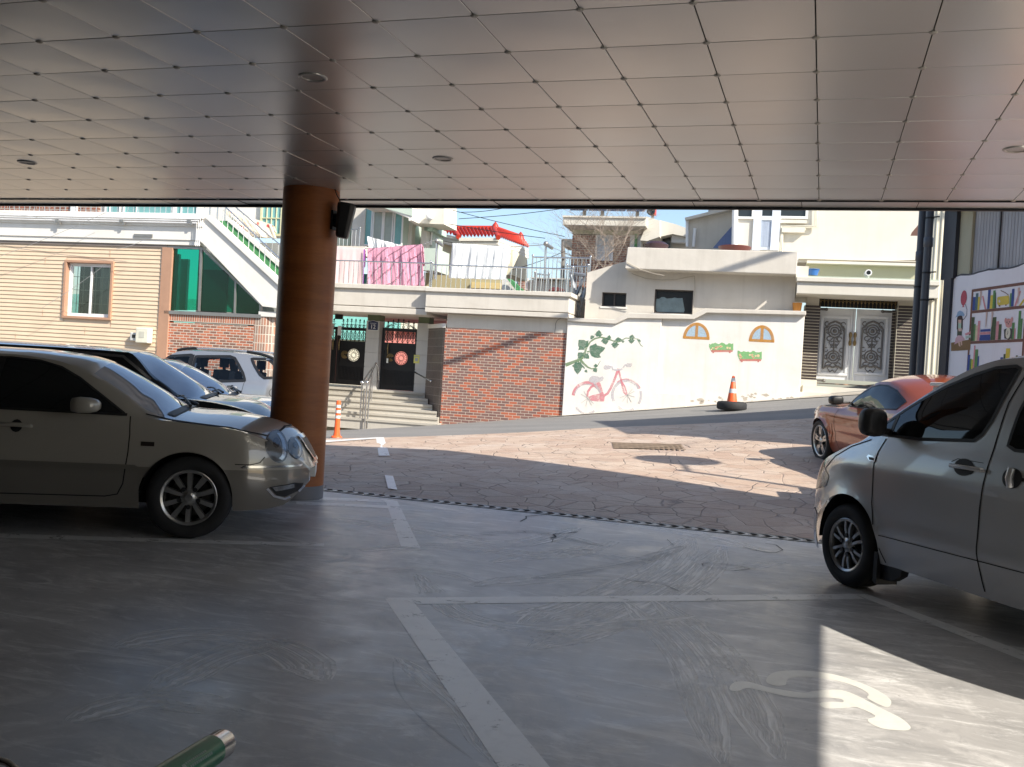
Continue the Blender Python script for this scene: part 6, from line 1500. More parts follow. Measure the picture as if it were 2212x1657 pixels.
part('mount', MB().tube([(vx, .35, vz), (vx + .02, .4, vz - .18)], .03, 6), MPVC, cv)
for q, w_ in ((155, 'left'), (174, 'right')):
    c = fp(R6(q, 892), .3); solo('flower_pot', MB().lathe([(.0005, 0), (.065, 0), (.09, .24), (.08, .24), (.0005, .2)], 14, (c[0], .32, c[1] - .1)), plain('orange_pot', (.62, .26, .05), .6), 'small orange pot on the end of the painted wall, the %s of two' % w_, 'flower pot', (c[0], .32, c[1] - .1), F, 'orange pots on the wall end', smooth=50)

# mural wall with the corrugated shed, drain pipes (frame M: x runs along the wall towards the camera, y into depth)
mu = lambda p, y=0.0: M.un(p, y)
gw = thing('metal_shed', 'grey corrugated metal shed standing on a white painted book shelf wall', 'shed', (0, 0, .8), M)
zt0, zt1 = mu(R6(1330, 655))[1], mu(R6(1878, 588))[1]
xw0 = mu(R6(1318, 900))[0]; xw1 = xw0 + 3.15
zw = (mu(R6(1500, 632))[1]); 
n = 24; rn = random.Random(4); top = [(lerp(xw0, xw1, i / n), zw + .010 * math.sin(i * .9) + rn.uniform(-.012, .012) - (.06 if i == 0 else 0)) for i in range(n + 1)]
MMW = stucco('white_mural_paint', (0.84, 0.84, 0.87), (0.5, 0.48, 0.48), .2)
part('painted_wall', MB().slab([(xw0, -.5), (xw1, -.5)] + top[::-1], 0, .22), MMW, gw)
part('wall_top_mortar', MB().slab([(xw0 - .03, zw - .3), (xw1, zw - .3)] + [(x, z + .03 + .006 * math.sin(x * 31)) for x, z in top[::-1]], .012, .23), plain('dark_mortar', (.10, .10, .11), .9), gw)
HS = 6.2
cg = MB(); x = xw0 + mu(R6(1440, 400), .06)[0] - mu(R6(1318, 400), .06)[0]; xs0 = x
prof = []
while x < xw1:
    prof += [(x, .06), (x + .065, .06), (x + .07, .055), (x + .078, .055), (x + .083, .06)]; x += .083
vs = [(a, y, zw - .05) for a, y in prof] + [(a, y, HS) for a, y in prof]; k = len(prof)
cg.add(vs, [(i, i + 1, k + i + 1, k + i) for i in range(k - 1)])
def mat_corr():
    m, nt, b = nmat('corrugated_grey'); v = texco(nt, 'Object', (1.5, 1, .3))
    c = ramp(nt, noise(nt, v, 2.2, 6, .7), [(.3, (.27, .27, .28)), (.55, (.34, .34, .355)), (.75, (.45, .45, .47))]); nt.links.new(c, b.inputs['Base Color']); b.inputs['Roughness'].default_value = .55; b.inputs['Metallic'].default_value = .2; return m
part('corrugated_sheet', cg, mat_corr(), gw)
part('sheet_joint', MB().box(mu(R6(1690, 400), .04)[0] - .012, mu(R6(1690, 400), .04)[0] + .012, .035, .05, zw, HS), MDARK, gw)
part('yellowed_post', MB().box(mu(R6(1372, 400), .03)[0], xs0 - .02, .02, .12, zw, HS - .5), stucco('yellowed', (.46, .45, .33), (.3, .28, .2), .4), gw)
MNAVY = plain('dark_steel_post', (.028, .032, .045), .5, .2, var=.3)
part('dark_post', MB().box(mu(R6(1252, 600), -.05)[0], mu(R6(1345, 600), -.05)[0], -.05, .2, zw - .02, HS).box(mu(R6(1246, 1100), -.05)[0], mu(R6(1300, 1100), -.05)[0], -.05, .2, -.5, zw - .021), MNAVY, gw)
part('eave', MB().box(xw0 - .1, xw1, -.25, .3, mu(R6(1420, 135), 0)[1], mu(R6(1420, 135), 0)[1] + .12), stucco('shed_eave', (.50, .52, .46), (.3, .3, .28), .3), gw)
part('shed_body', MB().box(xw0 - .3, xw1, .25, 6.0, -.5, HS), plain('shed_grey', (.24, .24, .25), .7), gw)
part('shed_roof', MB().box(xw0 - .4, xw1 + .05, -.1, 6.1, HS + .003, HS + .12), MALU, gw)
# pictures on the wall
yy = -.003
m6 = lambda *p: [mu(R9(x, y), yy) for x, y in p]
MBK = plain('shelf_brown', (.20, .10, .075), .8, var=.2, scale=9)
bs = MB()
# keep shelf lines level in the wall's own plane
sx0 = m6((828, 860))[0][0]; sx1 = m6((1275, 830))[0][0] + .25
shz = [m6((1050, 845))[0][1], m6((1050, 1040))[0][1], m6((1050, 1318))[0][1]]
shz.append(shz[2] - (shz[1] - shz[2]))
for z_ in shz: ribbon(bs, [(sx0, z_), (sx1, z_)], .045, yy)
ribbon(bs, [(sx0, shz[0] + .02), (sx0, shz[3])], .05, yy - .0005); ribbon(bs, [(m6((1268, 1100))[0][0] + .05, shz[0]), (m6((1268, 1100))[0][0] + .05, shz[3])], .05, yy - .0005)
part('painted_shelf', bs, MBK, gw)
cols = {'b': (.05, .09, .30), 'y': (.72, .58, .08), 'g': (.12, .28, .10), 'p': (.68, .30, .32), 'd': (.08, .11, .05), 'c': (.70, .62, .40), 'n': (.10, .18, .20)}
keys = list(cols); bks = MB()
rn = random.Random(12)
def book(x0_, w, z0_, h, k, lean=0.0):
    patch(bks, [(x0_, z0_), (x0_ + w, z0_), (x0_ + w + lean, z0_ + h), (x0_ + lean, z0_ + h)], yy - .001, keys.index(k))
def bx9(l, r, row, top, k, lean=0):
    a = m6((l, 1000))[0][0]; b2 = m6((r, 1000))[0][0]; z0_ = shz[row + 1] + .025; H = shz[row] - shz[row + 1]
    book(a, b2 - a, z0_, H * top, k, lean)
for d in ((828, 850, 0, .62, 'b'), (850, 872, 0, .78, 'n'), (872, 888, 0, .6, 'y'), (955, 978, 0, .86, 'b'), (978, 1000, 0, .60, 'y'), (1000, 1020, 0, .80, 'g'), (1148, 1162, 0, .58, 'g'), (1162, 1184, 0, .76, 'b')): bx9(*d)
bx9(935, 948, 0, .62, 'p', -.10); bx9(1190, 1206, 0, .62, 'p', .10); bx9(1020, 1034, 0, .7, 'd', -.03); bx9(1230, 1250, 0, .35, 'y', .14)
for d in ((828, 852, 1, .78, 'd'), (852, 866, 1, .55, 'g'), (866, 884, 1, .5, 'c'), (884, 905, 1, .64, 'p'), (1002, 1042, 1, .72, 'd'), (1045, 1068, 1, .58, 'p'), (1068, 1092, 1, .48, 'd'), (1182, 1205, 1, .5, 'g'), (1207, 1216, 1, .32, 'p'), (1234, 1255, 1, .84, 'g'), (1256, 1272, 1, .6, 'g')): bx9(*d)
bx9(906, 1000, 1, .10, 'b'); 
for kq, (c_, z_) in enumerate((('b', .10), ('p', .19), ('b', .28))): a = m6((910, 1000))[0][0]; b2 = m6((998, 1000))[0][0]; patch(bks, [(a, shz[2] + .025 + (shz[1] - shz[2]) * z_), (b2, shz[2] + .025 + (shz[1] - shz[2]) * z_), (b2, shz[2] + .025 + (shz[1] - shz[2]) * (z_ + .08)), (a, shz[2] + .025 + (shz[1] - shz[2]) * (z_ + .08))], yy - .0014, keys.index(c_))
for d in ((815, 835, 2, .55, 'b'), (836, 850, 2, .42, 'g'), (850, 862, 2, .4, 'y'), (864, 876, 2, .85, 'p'), (876, 902, 2, .72, 'g'), (902, 914, 2, .5, 'b'), (1100, 1124, 2, .45, 'b'), (1126, 1143, 2, .55, 'd'), (1144, 1180, 2, .72, 'y'), (1215, 1232, 2, .4, 'b'), (1234, 1250, 2, .5, 'd')): bx9(*d)
part('painted_books', bks, [plain('book_' + k, cols[k], .8, var=.2, scale=12) for k in keys], gw)
pc_ = MB()
bl_c = m6((750, 940))[0]; patch(pc_, arc(bl_c, .125, 0, 345, 20, .72), yy - .001, 0); patch(pc_, [(bl_c[0], bl_c[1] - .11), (bl_c[0] + .03, bl_c[1] - .15), (bl_c[0] - .03, bl_c[1] - .15)], yy - .0012, 0)
ribbon(pc_, m6((765, 995), (778, 1040), (775, 1090), (755, 1120), (740, 1132)), .016, yy - .0014, 1)
part('painted_balloon', pc_, [plain('balloon_red', (.52, .10, .13), .8), plain('string_grey', (.20, .21, .24), .8)], gw)
gr_ = MB()
patch(gr_, m6((640, 1330), (812, 1300), (806, 1392), (700, 1400), (640, 1402)), yy - .001, 0)
patch(gr_, m6((668, 1345), (680, 1290), (700, 1265), (735, 1268), (762, 1300), (735, 1318), (700, 1330)), yy - .0014, 1)
patch(gr_, m6((692, 1275), (695, 1200), (735, 1200), (733, 1278)), yy - .0013, 2)
patch(gr_, m6((698, 1215), (700, 1150), (738, 1150), (738, 1215)), yy - .0016, 3)
patch(gr_, m6((690, 1215), (692, 1120), (700, 1092), (735, 1090), (742, 1125), (740, 1215), (728, 1215), (730, 1130), (704, 1130), (702, 1215)), yy - .0022, 4)
patch(gr_, m6((702, 1150), (702, 1120), (716, 1108), (730, 1120), (732, 1150), (718, 1165)), yy - .0018, 5)
patch(gr_, m6((676, 1110), (690, 1090), (698, 1060), (720, 1050), (745, 1062), (758, 1085), (752, 1100), (720, 1092)), yy - .0026, 6)
patch(gr_, m6((700, 1320), (715, 1318), (722, 1365), (708, 1358)), yy - .002, 5); patch(gr_, m6((722, 1315), (735, 1312), (738, 1352), (726, 1352)), yy - .002, 5)
patch(gr_, m6((702, 1205), (735, 1205), (732, 1230), (706, 1230)), yy - .0024, 5)
patch(gr_, m6((760, 1250), (812, 1230), (812, 1250), (766, 1268)), yy - .0012, 7); patch(gr_, m6((764, 1275), (812, 1262), (812, 1282), (768, 1296)), yy - .0012, 8)
part('painted_girl', gr_, [plain('log_brown', (.26, .16, .07), .8), plain('skirt_pink', (.66, .42, .46), .8), plain('vest_dark', (.07, .09, .06), .8), plain('shirt_mint', (.45, .60, .45), .8), plain('hair_dark', (.06, .035, .03), .8), plain('paint_skin', (.70, .48, .38), .8), plain('hat_blue', (.28, .42, .58), .8), plain('book_p', (.68, .3, .32), .8), plain('pale_green', (.45, .58, .5), .8)], gw)
rd = MB(); patch(rd, m6((1042, 940), (1050, 930), (1140, 918), (1146, 930), (1146, 985), (1138, 995), (1050, 1005), (1042, 990)), yy - .0016, 0)
ribbon(rd, m6((1072, 875), (1110, 892), (1140, 915)), .012, yy - .0018, 1); patch(rd, m6((1056, 958), (1066, 955), (1070, 972), (1062, 982), (1054, 975)), yy - .002, 2); patch(rd, m6((1055, 1003), (1068, 1002), (1066, 1015), (1056, 1015)), yy - .0021, 1); patch(rd, m6((1112, 998), (1125, 996), (1122, 1008), (1113, 1008)), yy - .0021, 1)
part('painted_radio', rd, [plain('radio_yellow', (.70, .55, .09), .8), MBK, plain('cream_dot', (.8, .78, .7), .8)], gw)
be = MB()
patch(be, m6((1110, 1150), (1118, 1128), (1140, 1118), (1165, 1126), (1172, 1155), (1165, 1190), (1140, 1202), (1118, 1190)), yy - .0016, 0)
for p in ((1115, 1135), (1170, 1128)): patch(be, arc(m6(p)[0], .04, 0, 330, 10, .75), yy - .0014, 0)
patch(be, m6((1100, 1215), (1140, 1200), (1178, 1208), (1172, 1290), (1140, 1302), (1104, 1292)), yy - .0013, 1)
patch(be, arc(m6((1136, 1246))[0], .085, 0, 345, 18, .72), yy - .0022, 2)
ribbon(be, m6((1136, 1225), (1136, 1246), (1128, 1262)), .012, yy - .0028, 1)
for p in ((1128, 1152), (1152, 1148), (1140, 1165)): patch(be, arc(m6(p)[0], .012, 0, 300, 6), yy - .0026, 1)
part('painted_bear_clock', be, [plain('bear_pink', (.66, .33, .30), .8), plain('bear_dark', (.07, .07, .06), .8), plain('clock_face', (.72, .70, .55), .8)], gw)
rs_ = MB(); rn = random.Random(8)
for p in ((900, 880), (1000, 1060), (1230, 850), (950, 1062)): 
    a = m6(p)[0]; patch(rs_, [(a[0] - .02, a[1]), (a[0] + .03, a[1]), (a[0] + .012, a[1] - .22), (a[0] - .004, a[1] - .25)], yy - .003)
part('rust_runs', rs_, plain('rust_faint', (.62, .46, .40), .9), gw, kind='stuff')
# drain pipes at the end of the shed
yp = -.10
for (l, r, topz, botz, lab, jo) in ((1100, 1150, -100, 1400, 'dark drain pipe, left of the pair beside the painted wall', 1), (1155, 1205, -100, 1400, 'dark drain pipe nearest the painted wall, with a collar and brackets', 0)):
    xa, _ = mu(R6(l - 18, 750), yp); xb, _ = mu(R6(r - 20, 750), yp)
    cx = (xa + xb) / 2; r_ = .068
    t = thing('drain_pipe', lab, 'drain pipe', (cx, yp - r_, .8), M, 'drain pipes beside the painted wall')
    part('pipe', MB().lathe([(r_, .3), (r_, HS)], 20, (cx, yp - r_, 0)), plain('pipe_slate', (.075, .085, .10), .42, .1, var=.3, scale=4, streak=True), t, smooth=60)
    zc = mu(R6(1180, 390 if not jo else 480), yp)[1]
    part('collar', MB().lathe([(r_ + .003, zc - .10), (r_ + .012, zc - .09), (r_ + .012, zc + .06), (r_ + .003, zc + .07)], 20, (cx, yp - r_, 0)), plain('pipe_slate2', (.085, .095, .11), .4), t, smooth=50)
    br_ = MB()
    if not jo:
        for q in (210, 620, 825): z_ = mu(R6(1210, q), yp)[1]; br_.tube([(cx, yp - r_ * 2.1, z_), (cx + .16, yp + .02, z_ + .01)], .012, 6); br_.lathe([(r_ + .006, z_ - .015), (r_ + .006, z_ + .015)], 16, (cx, yp - r_, 0))
    else: z_ = mu(R6(1100, 735), yp)[1]; br_.lathe([(r_ + .006, z_ - .015), (r_ + .006, z_ + .015)], 16, (cx, yp - r_, 0))
    part('bracket', br_, MDARK, t)
# pale ribbed sheet seen between pipe and post
sf = thing('sheet_fence', 'narrow pale ribbed sheet strip between the drain pipes and the dark post', 'fence', (fp(R6(1215, 900), .2)[0], .2, .8), F)
(ga, _), (gb, _) = fp(R6(1150, 900), .2), fp(R6(1300, 900), .2); prof = []; x = ga
while x < gb: prof += [(x, .2), (x + .06, .2), (x + .075, .175), (x + .10, .175), (x + .115, .2)]; x += .12
k = len(prof)
part('sheet', MB().add([(a, y, .6) for a, y in prof] + [(a, y, 7.2) for a, y in prof], [(i, i + 1, k + i + 1, k + i) for i in range(k - 1)]), stucco('ribbed_cream', (.70, .66, .54), (.4, .36, .28), .3), sf)
# unseen wall added beyond the van to cast a shadow on the paving
lw = thing('shadow_wall', 'unseen concrete wall added beyond the grey van to shade the paving', 'wall', (1.6, 11.4, ground_z(1.6, 11.4)))
part('wall', MB().flat([(1.45, 10.2), (1.65, 10.2), (1.34, 11.5), (1.14, 11.5)], -.1, 1.58).flat([(1.14, 11.503), (1.34, 11.503), (1.22, 12.0), (1.02, 12.0)], -.1, 1.36), MGREYR, lw, bevel=.02)
part('coping', MB().flat([(1.42, 10.16), (1.68, 10.16), (1.37, 11.5), (1.11, 11.5)], 1.583, 1.62), MWHITE, lw, bevel=.01)
be_ = thing('brown_eave', 'small brown eave corner poking out behind the drain pipes', 'eave', (1.6, 19.5, 5), F)
ya_ = -4.2
part('eave', MB().add([(*(lambda q: (q[0], ya_, q[1]))(fp(R6(1020, 345), ya_)),), (*(lambda q: (q[0], ya_, q[1]))(fp(R6(1110, 345), ya_)),), (*(lambda q: (q[0], ya_, q[1]))(fp(R6(1110, 225), ya_)),), (*(lambda q: (q[0], ya_, q[1]))(fp(R6(1030, 320), ya_)),)], [(0, 1, 2, 3)]), plain('brown_tin', (.20, .11, .085), .6), be_)

# ---- street furniture
def bollard():
    p = gpt((727, 945)); t = thing('bollard', 'orange flexible bollard with white bands at the edge of the paving', 'bollard', tuple(p))
    x, y, z = p; MO = plain('cone_orange', (.86, .13, .03), .45, var=.08); MR = plain('reflective_white', (.66, .66, .66), .35, var=.1)
    part('base', MB().lathe([(.0005, 0), (.105, 0), (.10, .02), (.07, .035)], 24, (x, y, z)), MO, t, smooth=50)
    part('post', MB().lathe([(.066, .03), (.056, .10), (.047, .30), (.045, .66), (.038, .69), (.0005, .70)], 24, (x, y, z)), MO, t, smooth=50)
    for k, z_ in enumerate((.36, .46, .56)): part('band', MB().lathe([(.049, z_), (.049, z_ + .055)], 24, (x, y, z)), MR, t, smooth=50)
bollard()
def cone_and_tyre():
    p = gpt((1580, 886)); x, y = p.x, p.y; z = ground_z(x, y) + .0
    MO = plain('cone_orange', (.86, .13, .03), .45, var=.08); MR = plain('reflective_white', (.66, .66, .66), .35, var=.1)
    ty = thing('old_tyre', 'old black tyre lying flat as a foot under the traffic cone', 'tyre', (x, y, z))
    pr = [(.19, .02), (.25, .0), (.32, .01), (.345, .05), (.345, .15), (.32, .19), (.25, .205), (.20, .19), (.185, .17)]
    part('rubber', MB().lathe(pr, 36, (x, y, z)), plain('tyre_rubber', (.022, .022, .023), .75, var=.3, scale=6), ty, smooth=50)
    part('inner_wall', MB().lathe([(.19, .02), (.215, .1), (.185, .17)], 36, (x, y, z)), plain('tyre_rubber', (.022, .022, .023), .75), ty, smooth=50)
    c = thing('traffic_cone', 'orange traffic cone with two white bands standing in a tyre', 'traffic cone', (x, y, z + .1))
    H0, R0 = .70, .13
    rr = lambda h: lerp(R0, .032, h / H0)
    part('cone', MB().lathe([(.17, .10), (.17, .12), (rr(0), .12), (rr(H0 - .02), .10 + H0 - .02), (.02, .1 + H0), (.0005, .1 + H0)], 28, (x, y, z)), MO, c, smooth=40)
    for h0, h1 in ((.30, .40), (.56, .65)): part('band', MB().lathe([(rr(h0) + .003, .1 + h0), (rr(h1) + .003, .1 + h1)], 28, (x, y, z)), MR, c, smooth=50)
cone_and_tyre()
# unseen round sign on a tall pole, added out of view to cast its shadow
px_, py_ = 4.3, 10.5
zg = ground_z(px_, py_)
tm = thing('shadow_sign_post', 'unseen tall post with a round sign on a side arm, added for its shadow', 'sign post', (px_, py_, zg))
part('post', MB().tube([(px_, py_, zg), (px_, py_, 5.75)], .05, 12), MALU, tm, smooth=60)
part('arm', MB().tube([(px_, py_, 5.6), (px_, py_ + .85, 5.9)], .03, 8), MALU, tm, smooth=60)
part('disc', MB().lathe([(.0005, -.012), (.44, -.012), (.44, .012), (.0005, .012)], 28, (px_, py_ + .9, 5.95), 'Z').xf(Matrix.Translation((px_, py_ + .9, 5.95)) @ Matrix.Rotation(R_(35), 4, 'Y') @ Matrix.Translation((-px_, -py_ - .9, -5.95))), MPVC, tm)

# ---- chrome grab handle with a green sleeve, close to the camera
def near_pt(u, v, d): r = ray(u, v); return Vector((0, 0, CAM_H)) + r * d
a = near_pt(487, 1602, .62); b_ = near_pt(280, 1735, .50)
ax = (b_ - a).normalized(); rad = .0092
gh_ = thing('grab_handle', 'chrome handle bar with a green label sleeve pointing up at the lower left', 'handle', tuple(b_))
part('bar', MB().tube([a - ax * .004 * 0, a + ax * .002, a + ax * .006, b_ + ax * .05], [rad * .62, rad * .9, rad, rad], 24), plain('chrome_dull', (.55, .53, .50), .18, 1.0, var=.05), gh_, smooth=60)
sv = MB().tube([a + ax * .022, b_ + ax * .05], rad * 1.03, 24)
part('sleeve', sv, plain('label_green', (.010, .20, .10), .30, var=.1), gh_, smooth=60)
# two rows of small white lettering on the sleeve
u_ = ax; toC = (Vector((0, 0, CAM_H)) - a).normalized(); side = u_.cross(toC).normalized(); nrm = side.cross(u_).normalized()
lt = MB()
def glyph(s, w, t0, t1):
    for k in range(2):
        pts = []
        for q, tt in ((s, t0), (s + w, t0), (s + w, t1), (s, t1)):
            an = tt
            pts.append(a + u_ * q + (nrm * math.cos(an) + side * math.sin(an)) * rad * 1.045)
        lt.add([tuple(p) for p in pts], [(0, 1, 2, 3)])
        break
rn = random.Random(6); s = .045
while s < .072:
    w = rn.uniform(.0012, .0022); glyph(s, w, .12, .24); s += w + .0006
s = .040
while s < .068:
    w = rn.uniform(.0012, .0024); glyph(s, w, -.22, -.05); s += w + .0006
glyph(.073, .004, -.1, .22)
part('label_print', lt, plain('label_print', (.30, .42, .36), .5), gh_)
a2 = near_pt(-30, 1634, .7); b2 = near_pt(48, 1672, .7)
solo('handle_bar', MB().tube([a2, near_pt(15, 1647, .7), b2], .0026, 10), plain('chrome_dull', (.55, .53, .50), .18, 1.0), 'thin curved chrome rim at the very bottom left corner', 'bar', tuple(a2), smooth=60)

# ================================================================== cars (local frame: x forward from the front axle, y to the left, z up)
def curve(pts):
    """smooth monotone-ish interpolation through (x, value) points"""
    xs = [p[0] for p in pts]; ys = [p[1] for p in pts]; n = len(pts)
    d = [(ys[i + 1] - ys[i]) / (xs[i + 1] - xs[i]) for i in range(n - 1)]
    mm = [d[0]] + [0 if d[i - 1] * d[i] <= 0 else 2 * d[i - 1] * d[i] / (d[i - 1] + d[i]) for i in range(1, n - 1)] + [d[-1]]
    def f(x):
        if x <= xs[0]: return ys[0]
        if x >= xs[-1]: return ys[-1]
        i = max(k for k in range(n - 1) if xs[k] <= x); h = xs[i + 1] - xs[i]; t = (x - xs[i]) / h
        return (2 * t ** 3 - 3 * t * t + 1) * ys[i] + (t ** 3 - 2 * t * t + t) * h * mm[i] + (-2 * t ** 3 + 3 * t * t) * ys[i + 1] + (t ** 3 - t * t) * h * mm[i + 1]
    return f
class Body:
    def __init__(s, sp):
        s.sp = sp; C_ = {k: curve(sp[k]) for k in ('zb', 'zs', 'zr', 'zt', 'W', 'wr', 'bow')}; s.C = C_
        prof = curve(sp.get('prof', [(0, .93), (.15, .97), (.4, 1.0), (.7, .985), (.9, .955), (1, .915)]))
        x0, x1 = sp['x0'], sp['x1']; arches = sp['arch']; ra = sp['ra']
        xs = set(); n = sp.get('n', 110)
        for i in range(n + 1): xs.add(round(lerp(x0, x1, i / n), 4))
        for i in range(16):
            t = (i / 15) ** 2; xs.add(round(x1 - .16 * t, 4)); xs.add(round(x0 + .16 * t, 4))
        for ax in arches:
            for i in range(25): xs.add(round(ax - ra * math.cos(math.pi * i / 24), 4))
            xs.add(round(ax - ra - .002, 4)); xs.add(round(ax + ra + .002, 4))
        xs = sorted(xs); s.xs = xs
        n1, n2, n3 = 18, 9, 14; rows = n1 + n2 + n3; s.rows = rows
        W0 = max(p[1] for p in sp['W'])
        vs = []
        crease = sp.get('crease', [])
        for x in xs:
            zb0 = C_['zb'](x); zs = max(C_['zs'](x), zb0 + .02); W = C_['W'](x); zb = zb0
            for ax in arches:
                if abs(x - ax) < ra: zb = max(zb, sp['ca'] + math.sqrt(ra * ra - (x - ax) ** 2))
            zb = min(zb, zs - .01)
            zr = max(C_['zr'](x), zs); wr = C_['wr'](x); zt = max(C_['zt'](x), zr); pw = 1.6 if x > sp['ws'][0] else 2.6; bow = C_['bow'](x)
            half = []
            for i in range(n1 + 1):
                z = lerp(zb, zs, i / n1)
                if 'split' in sp: zq_ = min(max(sp['split'], zb + .005), zs - .005); z = lerp(zb, zq_, i / 9) if i <= 9 else lerp(zq_, zs, (i - 9) / 9)
                u = (z - zb0) / (zs - zb0); y = W * prof(u)
                for (cz, cw, ca) in crease:
                    y += ca * math.exp(-((z - cz) / cw) ** 2) * min(1, W / W0)
                # flare round the wheel arch
                for ax in arches:
                    dd = math.hypot(x - ax, z - sp['ca']) - ra
                    if -0.02 < dd < .12: y += sp.get('flare', .012) * (1 - max(dd, 0) / .12) ** 2
                half.append((y, z))
            yb = half[-1][0]
            for i in range(1, n2 + 1):
                t = i / n2; half.append((lerp(yb, min(wr, yb), t) + .018 * math.sin(math.pi * t) * min(1, (zr - zs) * 3), lerp(zs, zr, t)))
            ye = half[-1][0]
            for i in range(1, n3 + 1):
                t = i / n3; half.append((ye * (1 - t), zr + (zt - zr) * (1 - (1 - t) ** pw)))
            sec = [(-y, z) for y, z in half] + [(y, z) for y, z in half[:-1][::-1]]
            for y, z in sec: vs.append((x - bow * (y / W0) ** 2 * (1 if x > (x0 + x1) / 2 else -1), y, z))
        ns = 2 * rows + 1; s.ns = ns; fs = []; mi = []
        wx = sp['ws']; rx = sp.get('rws')
        for i in range(len(xs) - 1):
            for j in range(ns - 1):
                a, b_ = i * ns + j, i * ns + j + 1
                fs.append((a, b_, b_ + ns, a + ns))
                xm = (xs[i] + xs[i + 1]) / 2; jj = j if j < rows else ns - 2 - j
                q = 0
                if 'split' in sp and jj < 9: q = 2
                if jj >= n1 + n2 + 1 and wx[0] < xm < wx[1]: q = 1
                if rx and jj >= n1 + n2 + 1 and rx[0] < xm < rx[1]: q = 3
                mi.append(q)
        fs.append(tuple(range(ns - 1, -1, -1))); mi.append(0)
        k = (len(xs) - 1) * ns; fs.append(tuple(range(k, k + ns))); mi.append(0)
        s.v, s.f, s.mi = vs, fs, mi
        s.bvh = BVHTree.FromPolygons([Vector(v) for v in vs], fs)
    def cast(s, kind, a, b_):
        """kind side -1/+1: (x, z) seen from that side; 'front': (y, z) from ahead; 'top': (x, y) from above"""
        if kind in (-1, 1): o, d = Vector((a, 3 * kind, b_)), Vector((0, -kind, 0))
        elif kind == 'front': o, d = Vector((5, a, b_)), Vector((-1, 0, 0))
        elif kind == 'rear': o, d = Vector((-9, a, b_)), Vector((1, 0, 0))
        else: o, d = Vector((a, b_, 4)), Vector((0, 0, -1))
        loc, nrm, idx, dist = s.bvh.ray_cast(o, d)
        if loc is None: return None
        if nrm.dot(d) > 0: nrm = -nrm
        return loc, nrm
    def drape(s, kind, poly, lift, step=.04, mb=None, m=0, thick=0.0):
        """cover the body with a patch shaped like poly (2-D seen along kind)"""
        poly = [Vector(p) for p in poly]; n = len(poly); pts = []; edges = []
        for i in range(n):
            a, b_ = poly[i], poly[(i + 1) % n]; k = max(1, int((b_ - a).length / step))
            for q in range(k): pts.append(a.lerp(b_, q / k))
        nb = len(pts); edges = [(i, (i + 1) % nb) for i in range(nb)]
        xs = [p.x for p in poly]; ys = [p.y for p in poly]
        def inside(p):
            c = False; j = n - 1
            for i in range(n):
                if (poly[i].y > p.y) != (poly[j].y > p.y) and p.x < (poly[j].x - poly[i].x) * (p.y - poly[i].y) / (poly[j].y - poly[i].y) + poly[i].x: c = not c
                j = i
            return c
        x = min(xs) + step / 2
        while x < max(xs):
            y = min(ys) + step / 2
            while y < max(ys):
                p = Vector((x, y))
                if inside(p) and min((p - b_).length for b_ in pts[:nb]) > step * .5: pts.append(p)
                y += step
            x += step
        v2, e2, f2, *_ = delaunay_2d_cdt(pts, edges, [], 1, 1e-6)
        mb = mb or MB(); out = []; ok = []
        for p in v2:
            h = s.cast(kind, p.x, p.y)
            if h is None: out.append(Vector((0, 0, 0))); ok.append(False)
            else: out.append(h[0] + h[1] * lift); ok.append(True)
        fs = []
        for f in f2:
            if all(ok[i] for i in f):
                a, b_, c = out[f[0]], out[f[1]], out[f[2]]; nn = (b_ - a).cross(c - a)
                dr = {1: Vector((0, 1, 0)), -1: Vector((0, -1, 0)), 'front': Vector((1, 0, 0)), 'rear': Vector((-1, 0, 0)), 'top': Vector((0, 0, 1))}[kind]
                fs.append(tuple(f) if nn.dot(dr) > 0 else tuple(f)[::-1])
        mb.add(out, fs, m); return mb
    def strip(s, kind, pts, w, lift, mb=None, m=0, n=8, closed=False):
        """thin line lying on the body (seams, mouldings)"""
        pts = [Vector(p) for p in pts]; fine = []
        k = len(pts)
        for i in range(k if closed else k - 1):
            a, b_ = pts[i], pts[(i + 1) % k]; q = max(1, int((b_ - a).length / .03))
            fine += [a.lerp(b_, t / q) for t in range(q)]
        if not closed: fine.append(pts[-1])
        mb = mb or MB(); vs = []; K = len(fine); good = []
        for i, p in enumerate(fine):
            a = fine[i - 1] if (i or closed) else p; b_ = fine[(i + 1) % K] if (i < K - 1 or closed) else p
            d = (b_ - a); d = d.normalized() if d.length > 1e-9 else Vector((1, 0)); nn = Vector((-d.y, d.x)) * w / 2
            pr = []
            for q in (p + nn, p - nn):
                h = s.cast(kind, q.x, q.y); pr.append(None if h is None else h[0] + h[1] * lift)
            good.append(None not in pr); vs += [x or Vector((0, 0, 0)) for x in pr]
        fs = []
        for i in range(K if closed else K - 1):
            j = (i + 1) % K
            if good[i] and good[j]: fs.append((2 * i, 2 * j, 2 * j + 1, 2 * i + 1) if kind == 1 or kind == 'top' else (2 * i + 1, 2 * j + 1, 2 * j, 2 * i))
        return mb.add(vs, fs, m)

MTYRE = plain('tyre_black', (.018, .018, .019), .7, var=.3, scale=8)
MTRIM = plain('car_black_trim', (.015, .015, .016), .45)
MCHR = plain('car_chrome', (.72, .72, .72), .10, 1.0, var=.03)
MALLOY = plain('alloy_silver', (.46, .46, .45), .30, .85, var=.06)
MWELL = plain('wheel_well', (.006, .006, .006), .9)
MCGL = glassy('car_glass', (.008, .009, .010), .02, ior=1.52)
MWSG = glassy('windscreen', (.30, .33, .38), .015, ior=2.0, spec=.8, metal=.30)
MSEAM = plain('seam_black', (.006, .006, .006), .8)
MLENS = glassy('lamp_lens', alpha=(.88, .9, .92))
MREFL = plain('lamp_reflector', (.34, .34, .34), .2, .9, var=.3, scale=20)
MINT = plain('car_interior', (.02, .02, .021), .8)

